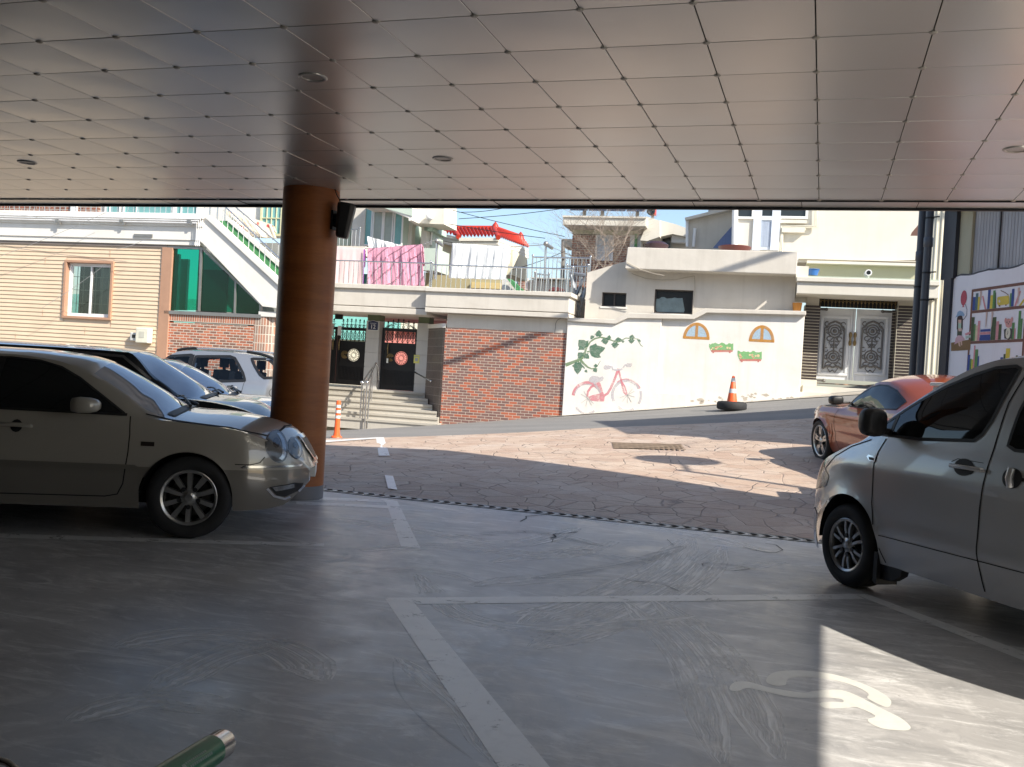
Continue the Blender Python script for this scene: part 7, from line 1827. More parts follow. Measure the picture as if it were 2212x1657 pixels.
def wheel(t, x, y, r, rr, side, spokes, kind, z=None, w=.20, parent_label=None):
    """tyre, rim and spokes; the outer face looks towards side (+1 left, -1 right)"""
    z = r if z is None else z
    def P(prof, n=48): return [(a, b_ * side) for a, b_ in prof]
    def lathe(mb, prof, n=48, m=0):
        mb.lathe([(a, b_ * side) for a, b_ in prof], n, (x, y, z), 'Y', m); return mb
    ty = MB(); lathe(ty, [(rr, .010), (rr + .012, .016), (rr + (r - rr) * .45, .024), (r - .030, .018), (r - .008, .002), (r, -.025), (r, -w + .03), (r - .01, -w + .005), (rr, -w)])
    for k in (-.06, -.10, -.14): lathe(ty, [(r + .0005, k), (r + .0005, k + .008)], 48, 1)
    o = part('wheel', ty, [MTYRE, MWELL], t, smooth=45)
    rm = MB(); lathe(rm, [(rr, -.17), (rr - .02, -.165), (rr - .03, -.02), (rr - .022, .004), (rr - .006, .012), (rr + .004, .006), (rr + .006, -.01)], 56)
    S = MB()
    def sp_(ang, w0, w1, r0, r1, tw=0.0):
        a = R_(ang); ca, sa = math.cos(a), math.sin(a); vs = []
        for rad, wd, fy in ((r0, w0, -.006), (lerp(r0, r1, .5), lerp(w0, w1, .5), .004), (r1, w1, -.004)):
            for q, dy in ((-1, -.030), (-.75, 0.0), (.75, 0.0), (1, -.030)):
                tx = rad * ca - q * wd * sa; tz = rad * sa + q * wd * ca; vs.append((x + tx, y + side * (fy + dy), z + tz))
        fs = []
        for i in range(2):
            for j in range(3): a_, b_ = i * 4 + j, i * 4 + j + 1; fs.append((a_, b_, b_ + 4, a_ + 4) if side < 0 else (a_, a_ + 4, b_ + 4, b_))
        S.add(vs, fs)
    hub = rr * .30
    if kind == 'plain':
        for k in range(spokes): sp_(90 + 360 * k / spokes, .018, .026, hub * .8, rr - .012)
    elif kind == 'twin':
        for k in range(spokes):
            for d in (-1, 1): sp_(90 + 360 * k / spokes + d * 11.5, .014, .014, hub * .9, rr - .015)
    else:
        for k in range(spokes):
            for d in (-1, 1): sp_(90 + 360 * k / spokes + d * 8, .026, .022, hub * .7, rr - .012)
    hubm = MB(); lathe(hubm, [(hub * 1.05, -.03), (hub, -.008), (hub * .75, -.004), (hub * .45, .004), (hub * .42, .006), (.0005, .008)], 28)
    for k in range(6 if kind != 'plain' else 5):
        a = R_(360 * k / 6 + 20) if kind != 'plain' else R_(72 * k + 54); c = (x + hub * 1.15 * math.cos(a), z + hub * 1.15 * math.sin(a))
        hubm.lathe([(.018, side * -.02), (.018, side * .004), (.0005, side * .004)], 10, (c[0], y, c[1]), 'Y', 1)
    part('rim', rm, MALLOY, o, smooth=40); part('spokes', S, MALLOY, o, smooth=35)
    part('hub', hubm, [MALLOY, MTRIM], o, smooth=40)
    dk = MB(); lathe(dk, [(rr - .03, -.10), (.0005, -.10)], 32); lathe(dk, [(rr * .72, -.085), (rr * .4, -.085)], 32, 1); part('brake_disc', dk, [MWELL, plain('disc_steel', (.10, .095, .09), .4, .6)], o)
    return o
def mirror(t, c, side, sz, mats, name='mirror'):
    """wing mirror: rounded shell on a short stalk"""
    mb = MB(); cx, cy, cz = c; L, Wd, H = sz; n = 8
    rings = [(-L * .5, .62, .70), (-L * .46, .80, .86), (-L * .2, 1, 1), (L * .15, .92, .94), (L * .38, .70, .74), (L * .5, .30, .4)]
    vs = []
    for rx, sw, sh in rings:
        for j in range(16):
            a = 2 * math.pi * j / 16; e = .62
            cw = abs(math.cos(a)) ** e * (1 if math.cos(a) > 0 else -1); sw_ = abs(math.sin(a)) ** e * (1 if math.sin(a) > 0 else -1)
            vs.append((cx + rx, cy + side * (Wd / 2 * cw * sw), cz + H / 2 * sw_ * sh))
    fs = [(i * 16 + j, i * 16 + (j + 1) % 16, (i + 1) * 16 + (j + 1) % 16, (i + 1) * 16 + j) for i in range(5) for j in range(16)]
    fs += [tuple(range(15, -1, -1)), tuple(range(80, 96))]
    if side > 0: fs = [f[::-1] for f in fs]
    fs = [f[::-1] for f in fs]
    mb.add(vs, fs)
    o = part(name, mb, mats[0], t, smooth=50)
    ft = MB(); ft.box(cx - L * .05, cx + L * .25, cy - side * (Wd * .5), cy - side * (Wd * .5 + .12), cz - H * .42, cz - H * .2)
    part('mirror_foot', ft, mats[1], o, bevel=.01)
    gq = MB().box(cx - L * .475, cx - L * .468, cy - Wd * .3, cy + Wd * .3, cz - H * .28, cz + H * .28); part('mirror_glass', gq, MCHR, o)
    return o
def handle(bd, t, side, x, z, L=.20, mat=None, h=.032):
    a = bd.cast(side, x - L / 2, z); b_ = bd.cast(side, x + L / 2, z); m_ = bd.cast(side, x, z)
    cup = bd.drape(side, [(x + L * .2 * math.cos(k * .5236), z + h * 1.5 * math.sin(k * .5236)) for k in range(12)], .0045, .02); part('handle_cup', cup, MTRIM, t, smooth=60)
    p = [a[0] + a[1] * .006, a[0] + a[1] * .030, m_[0] + m_[1] * .042, b_[0] + b_[1] * .032, b_[0] + b_[1] * .006]
    mb = MB().tube(p, [h * .35, h * .45, h * .42, h * .45, h * .35], 10)
    mb.v = [(v[0], v[1], z + (v[2] - z) * 1.25) for v in mb.v]
    return part('door_handle', mb, mat, t, smooth=60)
def car_thing(name, label, cat, loc, heading, pitch=0, roll=0, group=None):
    o = D.objects.new(name, None); o.empty_display_size = .3; C.objects.link(o)
    h = Vector(heading).normalized(); rz = math.atan2(h.y, h.x)
    o.matrix_world = Matrix.Translation(loc) @ Matrix.Rotation(rz, 4, 'Z') @ Matrix.Rotation(-pitch, 4, 'Y') @ Matrix.Rotation(roll, 4, 'X')
    ORG[o.name] = Vector((0, 0, 0)); return tag(o, label, cat, group)
def body_part(bd, t, pm, holes=(), glass=True, low=None):
    mb = MB(); keep = []
    V = bd.v
    for f, q in zip(bd.f, bd.mi):
        if q in (1, 3): continue
        if holes and len(f) == 4:
            cx = sum(V[i][0] for i in f) / 4; cz = sum(V[i][2] for i in f) / 4; cy = sum(V[i][1] for i in f) / 4
            jj = f[0] % bd.ns; jj = jj if jj < bd.rows else bd.ns - 2 - jj
            if jj < 28 and any(inpoly((cx, cz), h) for h in holes): continue
        keep.append((f, q))
    mb.add(V, [f for f, q in keep]); mb.m = [1 if q == 2 else 0 for f, q in keep]
    o = part('body', mb, [pm, low or pm], t, smooth=38)
    if glass:
        for nm, qq in (('windscreen', 1), ('rear_window', 3)):
            g = MB(); ids = [f for f, q in zip(bd.f, bd.mi) if q == qq]; used = sorted({i for f in ids for i in f}); mp = {k: n for n, k in enumerate(used)}
            if ids: g.add([V[i] for i in used], [tuple(mp[i] for i in f) for f in ids]); part(nm, g, MWSG, t, smooth=60)
    # dark inside of the wheel arches and floor pan
    sp = bd.sp; fl = MB(); W = max(p[1] for p in sp['W'])
    fl.box(sp['x0'] + .3, sp['x1'] - .35, -W * .55, W * .55, .22, .30)
    for ax in sp['arch']:
        ra = sp['ra'] + .012
        for sd in (-1, 1):
            pts = arc((ax, sp['ca']), ra, 0, 180, 20); vs = [(x, sd * (bd.C['W'](x) - .05), z) for x, z in pts] + [(x, sd * (W - .32), z) for x, z in pts]
            fl.add(vs, [(i, i + 1, 22 + i, 21 + i) for i in range(20)]); fl.add([(x, sd * (W - .32), z) for x, z in pts], [tuple(range(21))])
    part('underbody', fl, MWELL, t)
    return o
def inpoly(p, poly):
    c = False; j = len(poly) - 1
    for i in range(len(poly)):
        if (poly[i][1] > p[1]) != (poly[j][1] > p[1]) and p[0] < (poly[j][0] - poly[i][0]) * (p[1] - poly[i][1]) / (poly[j][1] - poly[i][1]) + poly[i][0]: c = not c
        j = i
    return c
def rect(x0, x1, z0, z1): return [(x0, z0), (x1, z0), (x1, z1), (x0, z1)]
def oval(c, a, b_, rot=0, n=20, e=1.0):
    ca, sa = math.cos(R_(rot)), math.sin(R_(rot)); out = []
    for k in range(n):
        t = 2 * math.pi * k / n; x, y = a * math.cos(t), b_ * math.sin(t); out.append((c[0] + x * ca - y * sa, c[1] + x * sa + y * ca))
    return out
def wiper(bd, t, y0, y1, x0, x1):
    a = bd.cast('top', x0, y0); b_ = bd.cast('top', x1, y1)
    mb = MB()
    if a and b_:
        p = a[0] + a[1] * .02; q = b_[0] + b_[1] * .03; mb.tube([p, p.lerp(q, .5) + Vector((0, 0, .02)), q], [.014, .010, .006], 6); mb.tube([q + Vector((0, -.18, 0)), q + Vector((0, .22, -.01))], .008, 6)
    part('wiper', mb, MTRIM, t, smooth=50)

# ---------------------------------------------------------------- pearl sedan (near left) and the blue-silver one behind
SEDAN = dict(x0=-3.62, x1=.955, n=120, split=.555, arch=(0.0, -2.66), ra=.355, ca=.325, ws=(-.80, -.165), rws=(-2.75, -2.25), flare=.010,
    zb=[(-3.62, .42), (-3.5, .30), (-3.1, .24), (-2.0, .225), (-.36, .225), (.36, .225), (.62, .235), (.80, .265), (.90, .36), (.955, .44)],
    zs=[(-3.62, .62), (-3.55, .80), (-3.3, .90), (-2.6, .955), (-1.4, .95), (-.48, .93), (-.19, .915), (.27, .875), (.52, .825), (.70, .765), (.82, .69), (.90, .62), (.955, .55)],
    zr=[(-3.62, .62), (-3.55, .80), (-3.3, .905), (-2.75, .99), (-2.45, 1.20), (-2.2, 1.31), (-1.7, 1.355), (-1.42, 1.362), (-1.09, 1.335), (-.88, 1.270), (-.71, 1.185), (-.52, 1.072), (-.38, .975), (-.19, .916), (.27, .876), (.52, .826), (.70, .766), (.82, .691), (.90, .621), (.955, .551)],
    zt=[(-3.62, .66), (-3.55, .86), (-3.3, .96), (-2.8, 1.02), (-2.6, 1.12), (-2.25, 1.36), (-1.8, 1.415), (-1.4, 1.415), (-1.0, 1.385), (-.80, 1.335), (-.60, 1.245), (-.38, 1.125), (-.165, 1.0), (-.05, .985), (.2, .975), (.45, .945), (.66, .895), (.76, .845), (.83, .775), (.89, .68), (.93, .60), (.955, .55)],
    W=[(-3.62, .62), (-3.5, .76), (-3.1, .855), (-2.4, .885), (-1.0, .89), (0, .885), (.4, .865), (.66, .80), (.82, .70), (.91, .58), (.955, .47)],
    wr=[(-3.62, .50), (-3.3, .70), (-2.8, .70), (-2.4, .64), (-1.7, .605), (-1.09, .615), (-.71, .665), (-.38, .745), (-.1, .78), (.4, .76), (.66, .70), (.82, .60), (.955, .40)],
    bow=[(-3.62, .16), (-3.0, .06), (-2.3, .02), (-1.2, .02), (-.80, .02), (-.165, .02), (.1, .02), (.38, .03), (.6, .10), (.8, .16), (.955, .20)])
def sedan(t, paint_up, paint_low, detail=True):
    bd = Body(SEDAN); body_part(bd, t, paint_up, low=paint_low)
    for sd in (-1, 1):
        if not detail and sd > 0: pass
        # side glass: one dark light-house with door frames
        gl = [(-2.36, .975), (-2.22, 1.20), (-1.95, 1.305), (-1.42, 1.335), (-1.20, 1.322), (-1.04, 1.282), (-.89, 1.205), (-.73, 1.095), (-.52, .952), (-1.4, .955)]
        part('side_window', bd.drape(sd, gl, .004, .05), MCGL, t, smooth=60)
        tr_ = MB(); bd.strip(sd, gl[:-1], .016, .0065, tr_); bd.strip(sd, [(-2.36, .967), (-1.4, .948), (-.50, .944)], .020, .007, tr_); part('window_trim', tr_, MTRIM, t, smooth=60)
        part('window_pillar', bd.strip(sd, [(-1.50, .95), (-1.47, 1.34)], .05, .007), MTRIM, t)
        se = MB()
        bd.strip(sd, [(-.475, .935), (-.462, .80), (-.465, .66), (-.49, .42), (-.53, .335), (-.62, .315), (-1.40, .31), (-1.52, .33)], .009, .0022, se)
        bd.strip(sd, [(-1.52, .33), (-1.50, .95)], .009, .0022, se); bd.strip(sd, [(-1.52, .31), (-2.25, .31), (-2.38, .55), (-2.40, .95)], .009, .0022, se)
        bd.strip(sd, [(.335, .60), (.45, .598), (.52, .615), (.555, .66)], .007, .0022, se)
        bd.strip(sd, [(-.37, .955), (-.19, .918), (.27, .878), (.50, .832), (.60, .81)], .007, .003, se)
        part('seams', se, MSEAM, t, smooth=60)
        md = MB(); bd.drape(sd, [(-2.28, .535), (-.41, .535), (-.375, .55), (-.41, .568), (-2.28, .568)], .012, .05, md); part('side_moulding', md, paint_low, t, smooth=60)
        ch = MB(); bd.drape(sd, [(.375, .572), (.83, .575), (.84, .592), (.40, .592)], .010, .04, ch); part('bumper_moulding', ch, plain('bumper_chrome', (.55, .55, .55), .18, .9), t, smooth=60)
        part('side_marker', bd.drape(sd, rect(-.375, -.275, .715, .748), .006, .03), plain('marker_dark', (.02, .012, .012), .3), t, smooth=60)
        handle(bd, t, sd, -1.28, .825, .215, paint_up)
        # paired oval headlamps
        for nm, c, a, b_, rot in (('headlamp', (.635, .735), .068, .118, 24), ('inner_headlamp', (.772, .715), .040, .082, 28)):
            rim_ = bd.drape(sd, oval(c, a * 1.16, b_ * 1.10, rot), .0035, .02); ho = part(nm, rim_, plain('lamp_rim', (.16, .16, .16), .25, .6), t, smooth=60)
            part('lamp_bowl', bd.drape(sd, oval(c, a, b_, rot), .0055, .018), glassy('lamp_dark_glass', (.10, .10, .10), .10, spec=.5), ho, smooth=60)
            cr = [p for p in oval(c, a * .93, b_ * .94, rot, 28)]; ci = oval((c[0] - a * .28, c[1] + b_ * .06), a * .80, b_ * .86, rot, 28)
            ids = [k for k in range(28) if -100 < ((k * 360 / 28 + 180) % 360 - 180) < 62]; ids.sort(key=lambda k: (k * 360 / 28 + 180) % 360)
            part('lamp_shine', bd.drape(sd, [cr[k] for k in ids] + [ci[k] for k in ids[::-1]], .0075, .012), MREFL, ho, smooth=60)  # bright crescent drawn as the shine inside the lamp
            part('lamp_bulb', bd.drape(sd, oval((c[0] - a * .1, c[1] + b_ * .25), a * .36, b_ * .30, rot), .0078, .012), plain('bulb_grey', (.07, .07, .075), .15, .5), ho, smooth=60)
        fg = MB(); bd.drape(sd, [(.60, .42), (.79, .445), (.86, .435), (.83, .375), (.72, .335), (.66, .35)], .004, .025, fg); fo = part('fog_lamp_bay', fg, MTRIM, t, smooth=60)
        part('fog_lamp', bd.drape(sd, [(.62, .418), (.785, .438), (.79, .405), (.65, .385)], .008, .02), MREFL, fo, smooth=60)
        fc = MB(); bd.strip(sd, [(.585, .41), (.64, .345), (.72, .318), (.80, .345), (.865, .415)], .018, .008, fc); part('fog_trim', fc, MCHR, fo, smooth=60)
        mirror(t, (-.76, sd * .985, 1.015), sd, (.20, .20, .125), (paint_up, MTRIM))
        for wx_ in (0.0, -2.66): wheel(t, wx_, sd * .855, .325, .218, sd, 10, 'plain')
    gr_ = MB(); bd.drape('front', [(-.20, .60), (.20, .60), (.26, .70), (.24, .77), (-.24, .77), (-.26, .70)], .008, .03, gr_); go = part('grille', gr_, MTRIM, t, smooth=60)
    gb = MB()
    for q in range(-7, 8): bd.strip('front', [(q * .030, .61), (q * .036, .765)], .012, .014, gb)
    part('grille_bars', gb, plain('grille_grey', (.22, .22, .22), .3, .7), go, smooth=60)
    gf = MB(); bd.strip('front', [(-.20, .595), (.20, .595), (.265, .70), (.245, .79), (-.245, .79), (-.265, .70)], .03, .016, gf, closed=True); part('grille_frame', gf, MCHR, go, smooth=60)
    np_ = bd.cast('front', .0, .51)
    part('number_plate', MB().box(np_[0].x - .01, np_[0].x + .045, -.20, .20, .45, .565), MPVC, t, bevel=.004)
    sh = MB(); bd.strip('front', [(-.42, .845), (-.2, .875), (.2, .875), (.42, .845)], .007, .004, sh); part('bonnet_seam', sh, MSEAM, t)
    wiper(bd, t, -.15, .25, -.13, -.30); wiper(bd, t, .30, .55, -.13, -.28)
    part('cowl', bd.strip('top', [(-.205, -.62), (-.165, -.35), (-.14, 0), (-.165, .35), (-.205, .62)], .07, .006), MTRIM, t, smooth=60)
    return bd
TH = R_(27.8); hd = Vector((math.cos(TH), math.sin(TH), 0)); nl = Vector((-math.sin(TH), math.cos(TH), 0))
P0_ = Vector((-4.648, 6.415, 0))
MPEARL = paint('pearl_paint', (.43, .395, .335), .15, .35); MPEARL2 = paint('pearl_lower', (.23, .21, .18), .3, .35)
MSILB = paint('silver_blue_paint', (.42, .45, .49), .5, .3); MSILB2 = paint('silver_blue_low', (.35, .37, .40), .5, .3)
s1 = car_thing('sedan_car', 'pearl white sedan with paired oval headlamps parked beside the orange pillar', 'car', P0_ + nl * .885, hd)
sedan(s1, MPEARL, MPEARL2)
s2p = P0_ + nl * (4.75 + .885) + hd * -.10
s2 = car_thing('sedan_car', 'silver sedan almost hidden between the black car and the silver estate', 'car', Vector((s2p.x, s2p.y, ground_z(s2p.x, s2p.y) - .06)), hd)
sedan(s2, MSILB, MSILB2)

# ---------------------------------------------------------------- black boxy car
BOXY = dict(x0=-3.25, x1=.62, n=100, arch=(0.0, -2.42), ra=.36, ca=.325, ws=(-.96, -.22), rws=(-3.2, -2.95), flare=.02,
    zb=[(-3.25, .40), (-3.1, .26), (-2.0, .24), (.36, .24), (.5, .30), (.62, .45)],
    zs=[(-3.25, .95), (-3.1, 1.02), (-2.0, 1.02), (-1.0, 1.0), (-.46, .985), (-.1, .955), (.15, .91), (.35, .83), (.5, .74), (.62, .58)],
    zr=[(-3.25, 1.0), (-3.15, 1.25), (-3.0, 1.40), (-2.6, 1.43), (-1.6, 1.435), (-1.0, 1.425), (-.93, 1.38), (-.76, 1.19), (-.6, 1.08), (-.46, .99), (-.1, .956), (.15, .911), (.35, .831), (.5, .741), (.62, .581)],
    zt=[(-3.25, 1.02), (-3.15, 1.33), (-3.0, 1.46), (-2.2, 1.475), (-1.3, 1.47), (-.96, 1.44), (-.72, 1.32), (-.45, 1.16), (-.22, 1.03), (-.1, 1.02), (.1, 1.0), (.3, .95), (.45, .86), (.55, .74), (.62, .60)],
    W=[(-3.25, .72), (-3.0, .83), (-2.0, .85), (0, .85), (.35, .80), (.52, .68), (.62, .50)],
    wr=[(-3.25, .60), (-3.0, .66), (-1.6, .66), (-.96, .665), (-.46, .735), (0, .74), (.35, .68), (.62, .40)],
    bow=[(-3.25, .08), (-2.5, .02), (-1.2, .02), (-.9, .02), (-.22, .02), (.36, .03), (.62, .16)])
MBLK = paint('black_paint', (.012, .013, .016), .1, .3); MBLK.node_tree.nodes['Principled BSDF'].inputs['Coat IOR'].default_value = 1.4; MBLK.node_tree.nodes['Principled BSDF'].inputs['Specular IOR Level'].default_value = .3
b0 = P0_ + nl * (2.42 + .85) + hd * -.02
bx = car_thing('black_car', 'glossy black boxy hatchback parked behind the pearl sedan', 'car', Vector((b0.x, b0.y, 0.0)), hd)
bd = Body(BOXY); body_part(bd, bx, MBLK)
for sd in (-1, 1):
    part('side_window', bd.drape(sd, [(-2.9, 1.05), (-2.85, 1.36), (-1.5, 1.385), (-1.05, 1.365), (-.80, 1.16), (-.58, 1.03), (-1.5, 1.04)], .004, .06), MCGL, bx, smooth=60)
    part('window_trim', bd.strip(sd, [(-1.55, 1.395), (-1.06, 1.378), (-.92, 1.27), (-.78, 1.155)], .026, .008), plain('grey_chrome', (.30, .30, .31), .25, .8), bx, smooth=60)
    part('seams', bd.strip(sd, [(-.50, .99), (-.50, .6), (-.55, .32), (-1.5, .30)], .009, .002), MSEAM, bx, smooth=60)
    hl = part('headlamp', bd.drape(sd, [(.02, .80), (.06, .875), (.15, .882), (.42, .80), (.52, .70), (.40, .66), (.15, .70)], .004, .025), glassy('lamp_dark_glass', (.10, .10, .10), .10, spec=.5), bx, smooth=60)
    part('indicator', bd.drape(sd, oval((.10, .825), .085, .045, -12), .007, .02), plain('amber_lens', (.30, .075, .025), .12), hl, smooth=60)
    mirror(bx, (-.80, sd * .97, 1.075), sd, (.17, .19, .15), (MBLK, MTRIM))
    for wx_ in (0, -2.42): wheel(bx, wx_, sd * .82, .325, .215, sd, 5, 'star')
part('bonnet_seam', bd.strip('front', [(-.55, .80), (-.3, .86), (.3, .86), (.55, .80)], .008, .004), MSEAM, bx)
wiper(bd, bx, -.15, .25, -.17, -.33); wiper(bd, bx, .25, .5, -.17, -.30)
part('cowl', bd.strip('top', [(-.27, -.60), (-.22, -.3), (-.20, 0), (-.22, .3), (-.27, .60)], .07, .006), MTRIM, bx, smooth=60)

# ---------------------------------------------------------------- silver estate on the street (nose to the left)
ESTATE = dict(x0=-3.45, x1=.85, n=110, arch=(0.0, -2.57), ra=.38, ca=.34, ws=(-.62, -.02), rws=(-3.3, -2.95), flare=.03,
    zb=[(-3.45, .5), (-3.2, .30), (.36, .28), (.7, .32), (.85, .5)],
    zs=[(-3.45, .92), (-3.2, 1.0), (-2.0, .99), (-.8, .965), (0, .94), (.5, .88), (.72, .78), (.85, .62)],
    zr=[(-3.45, .93), (-3.3, 1.28), (-3.1, 1.44), (-2.7, 1.515), (-2.0, 1.55), (-1.2, 1.545), (-.85, 1.515), (-.6, 1.40), (-.3, 1.16), (-.05, .96), (.5, .881), (.72, .781), (.85, .621)],
    zt=[(-3.45, .95), (-3.3, 1.34), (-3.1, 1.50), (-2.6, 1.575), (-1.8, 1.60), (-1.1, 1.585), (-.62, 1.53), (-.3, 1.30), (-.02, 1.05), (.1, 1.02), (.5, .96), (.7, .86), (.85, .65)],
    W=[(-3.45, .70), (-3.1, .86), (-2, .89), (0, .89), (.5, .82), (.85, .55)],
    wr=[(-3.45, .55), (-3.1, .60), (-2, .615), (-.9, .62), (-.05, .76), (.5, .72), (.85, .45)],
    bow=[(-3.45, .12), (-2.8, .03), (-1, .02), (-.6, .02), (.38, .03), (.85, .2)])
e0 = None
S2_ = RG(450, 1150, 500 / 2212)
# near (left) side plane lies at Y = about 16.9; fit the front axle from the door split pillar
ze_y = 16.85
def on_y(uv, Y): r = ray(*uv); t = Y / r.y; return Vector((r.x * t, Y, CAM_H + r.z * t))
bp = on_y(S2_(870, 450), ze_y)              # pillar between the doors
MSILV = paint('silver_paint', (.40, .41, .43), .55, .28)
es = car_thing('silver_estate', 'silver estate car with roof rails parked along the street before the brick wall', 'car', Vector((bp.x - 1.28, ze_y + .86, bp.z - 1.22)), (-1, .0, 0))
bd = Body(ESTATE)
# local x runs to -world x, the side we see is local left (+1)
LX = lambda p: (bp.x - 1.28) - on_y(S2_(*p), ze_y + .1).x
LZ = lambda p: on_y(S2_(*p), ze_y + .1).z - (bp.z - 1.22)
q2 = lambda *ps: [(LX(p), LZ(p)) for p in ps]
rear_w = q2((930, 300), (1440, 300), (1520, 330), (1600, 430), (1690, 560), (1735, 670), (920, 690))
front_w = q2((470, 330), (600, 300), (885, 295), (850, 430), (815, 540), (790, 560), (620, 440))
quart_w = q2((1765, 335), (2010, 345), (2100, 420), (2140, 500), (2130, 625), (2010, 630), (1940, 580), (1840, 450))
front_w2 = [(-.10, .985), (-.42, 1.22), (-.66, 1.40), (-1.18, 1.455), (-1.20, .985)]
rear_w2 = [(-1.27, .99), (-1.26, 1.46), (-1.98, 1.455), (-2.16, 1.36), (-2.34, 1.10), (-2.38, .995)]
def shrink(poly, d):
    c = Vector((sum(p[0] for p in poly) / len(poly), sum(p[1] for p in poly) / len(poly))); return [tuple(c + (Vector(p) - c) * d) for p in poly]
wins = [front_w2, rear_w, quart_w]
body_part(bd, es, MSILV, holes=[shrink(w, .93) for w in wins])
for sd in (-1, 1):
    for w in wins:
        o = part('side_window', bd.drape(sd, shrink(w, .97), .003, .06), glassy('clear_car_glass', alpha=(.93, .95, .95)), es, smooth=60)
        part('window_seal', bd.strip(sd, w, .055, .005, closed=True), MTRIM, o, smooth=60)
    part('window_pillar', bd.strip(sd, [(-1.22, .98), (-1.20, 1.46)], .11, .006), MTRIM, es, smooth=60)
    part('seams', bd.strip(sd, [rear_w[5], (rear_w[5][0] + .02, .80), (rear_w[5][0] + .14, .62), (rear_w[5][0] + .2, .36), (-1.25, .34), (-1.22, .97)], .010, .002), MSEAM, es, smooth=60)
    fx = LX((2120, 800)); part('fuel_flap', bd.strip(sd, oval((fx - .06, .80), .085, .085), .008, .002, closed=True), MSEAM, es)
    part('shoulder_moulding', bd.strip(sd, [(-.5, .60), (-2.1, .60)], .09, .012), plain('grey_clad', (.20, .20, .21), .6), es, smooth=60)
    hx_, hz_ = q2((1560, 770))[0]; handle(bd, es, sd, hx_, hz_, .22, MSILV)
    part('headlamp', bd.drape(sd, [(.42, .72), (.45, .82), (.70, .76), (.74, .66), (.5, .66)], .004, .03), MREFL, es, smooth=60)
    mirror(es, (-.38, sd * 1.0, 1.06), sd, (.17, .2, .15), (MSILV, MTRIM))
    rr_ = MB(); rp = [LX((620, 240)), LX((900, 190)), LX((1750, 200)), LX((2150, 300))]
    pts = [Vector((rp[0] + (rp[3] - rp[0]) * k / 20, sd * .60, 0)) for k in range(21)]
    for p in pts: h = bd.cast('top', p.x, p.y); p.z = (h[0].z if h else 1.5) + .035 + .02 * math.sin(math.pi * min(1, max(0, (p.x - rp[0]) / (rp[3] - rp[0]))))
    a_i = [p for p in pts if p.x > rp[1]]; b_i = [p for p in pts if rp[2] <= p.x <= rp[1]]; c_i = [p for p in pts if p.x < rp[2]]
    ro = part('roof_rail', MB().tube(b_i, .020, 8), plain('rail_silver', (.66, .66, .66), .25, .8), es, smooth=60)
    part('rail_end', MB().tube(a_i + b_i[:1], .030, 8), MTRIM, ro, smooth=60); part('rail_end', MB().tube(b_i[-1:] + c_i, .030, 8), MTRIM, ro, smooth=60)
    for wx_ in (0, -2.57): wheel(es, wx_, sd * .85, .34, .22, sd, 5, 'star')
st = MB()
def seat(mb, x, y, z):
    mb.slab([(x - .06, z), (x + .10, z), (x + .03, z + .52), (x - .10, z + .50)], y - .22, y + .22)
    mb.box(x - .13, x - .04, y - .12, y + .12, z + .56, z + .76); mb.box(x - .1, x - .07, y - .05, y + .05, z + .49, z + .57)
for sx, sy in ((-1.18, .38), (-1.18, -.38), (-2.1, .38), (-2.1, -.38)): seat(st, sx, sy, .66)
part('seats', st, plain('seat_grey', (.07, .07, .07), .9), es, bevel=.03)
part('floor', MB().box(-3.2, .3, -.8, .8, .5, .62), MINT, es)
part('headlining', MB().box(-2.9, -.9, -.55, .55, 1.46, 1.50), plain('headlining', (.20, .19, .18), .9), es)
part('aerial', MB().tube([(-2.75, .1, 1.56), (-2.95, .1, 1.92)], .006, 5), MTRIM, es)

# ---------------------------------------------------------------- grey van (near right)
VAN = dict(x0=-4.05, x1=.73, n=130, arch=(0, -3.04), ra=.385, ca=.31, ws=(-.86, -.02), rws=(-4.0, -3.9), flare=.012,
    prof=[(0, .955), (.12, .985), (.3, 1.0), (.6, 1.0), (.85, .985), (1, .955)], crease=[(.485, .05, .007), (.93, .06, .006)],
    zb=[(-4.05, .40), (-3.9, .28), (-3.4, .26), (-1.6, .235), (-.36, .25), (0.408, .215), (0.569, .22), (0.676, .25), (0.73, .36)],
    zs=[(-4.05, 1.0), (-3.9, 1.16), (-3.0, 1.17), (-1.5, 1.16), (-1.10, 1.155), (-.3, 1.135), (0, 1.075), (0.2, 1.00), (0.408, .90), (0.569, .78), (0.676, .64), (0.73, .50)],
    zr=[(-4.05, 1.02), (-3.98, 1.45), (-3.8, 1.66), (-3.0, 1.73), (-1.6, 1.735), (-1.25, 1.72), (-1.08, 1.685), (-.86, 1.60), (-.6, 1.46), (-.39, 1.335), (-.2, 1.20), (-.05, 1.105), (0, 1.076), (0.2, 1.001), (0.408, .901), (0.569, .781), (0.676, .641), (0.73, .501)],
    zt=[(-4.05, 1.05), (-3.98, 1.52), (-3.8, 1.74), (-3.0, 1.80), (-1.6, 1.80), (-1.2, 1.785), (-.95, 1.73), (-.7, 1.60), (-.4, 1.40), (-.15, 1.225), (0, 1.145), (0.15, 1.085), (0.327, 1.0), (0.502, .89), (0.623, .76), (0.69, .64), (0.73, .53)],
    W=[(-4.05, .78), (-3.9, .87), (-3, .905), (0, .905), (0.3, .895), (0.502, .85), (0.649, .75), (0.73, .58)],
    wr=[(-4.05, .70), (-3.8, .73), (-2, .735), (-1.1, .74), (-.6, .775), (-.05, .83), (0.2, .80), (0.461, .70), (0.73, .42)],
    bow=[(-4.05, .10), (-3.5, .02), (-1.3, .02), (-.9, .02), (-.3, .02), (0.421, .03), (0.569, .10), (0.73, .20)])
MVAN = paint('van_grey', (.60, .60, .60), .6, .26)
hv = Vector((-.575, .818, 0)); nv = Vector((hv.y, -hv.x, 0))       # to the van's right
vp = Vector((.289, 7.565, 0)) + nv * .905 - hv * .0 + hv * .14
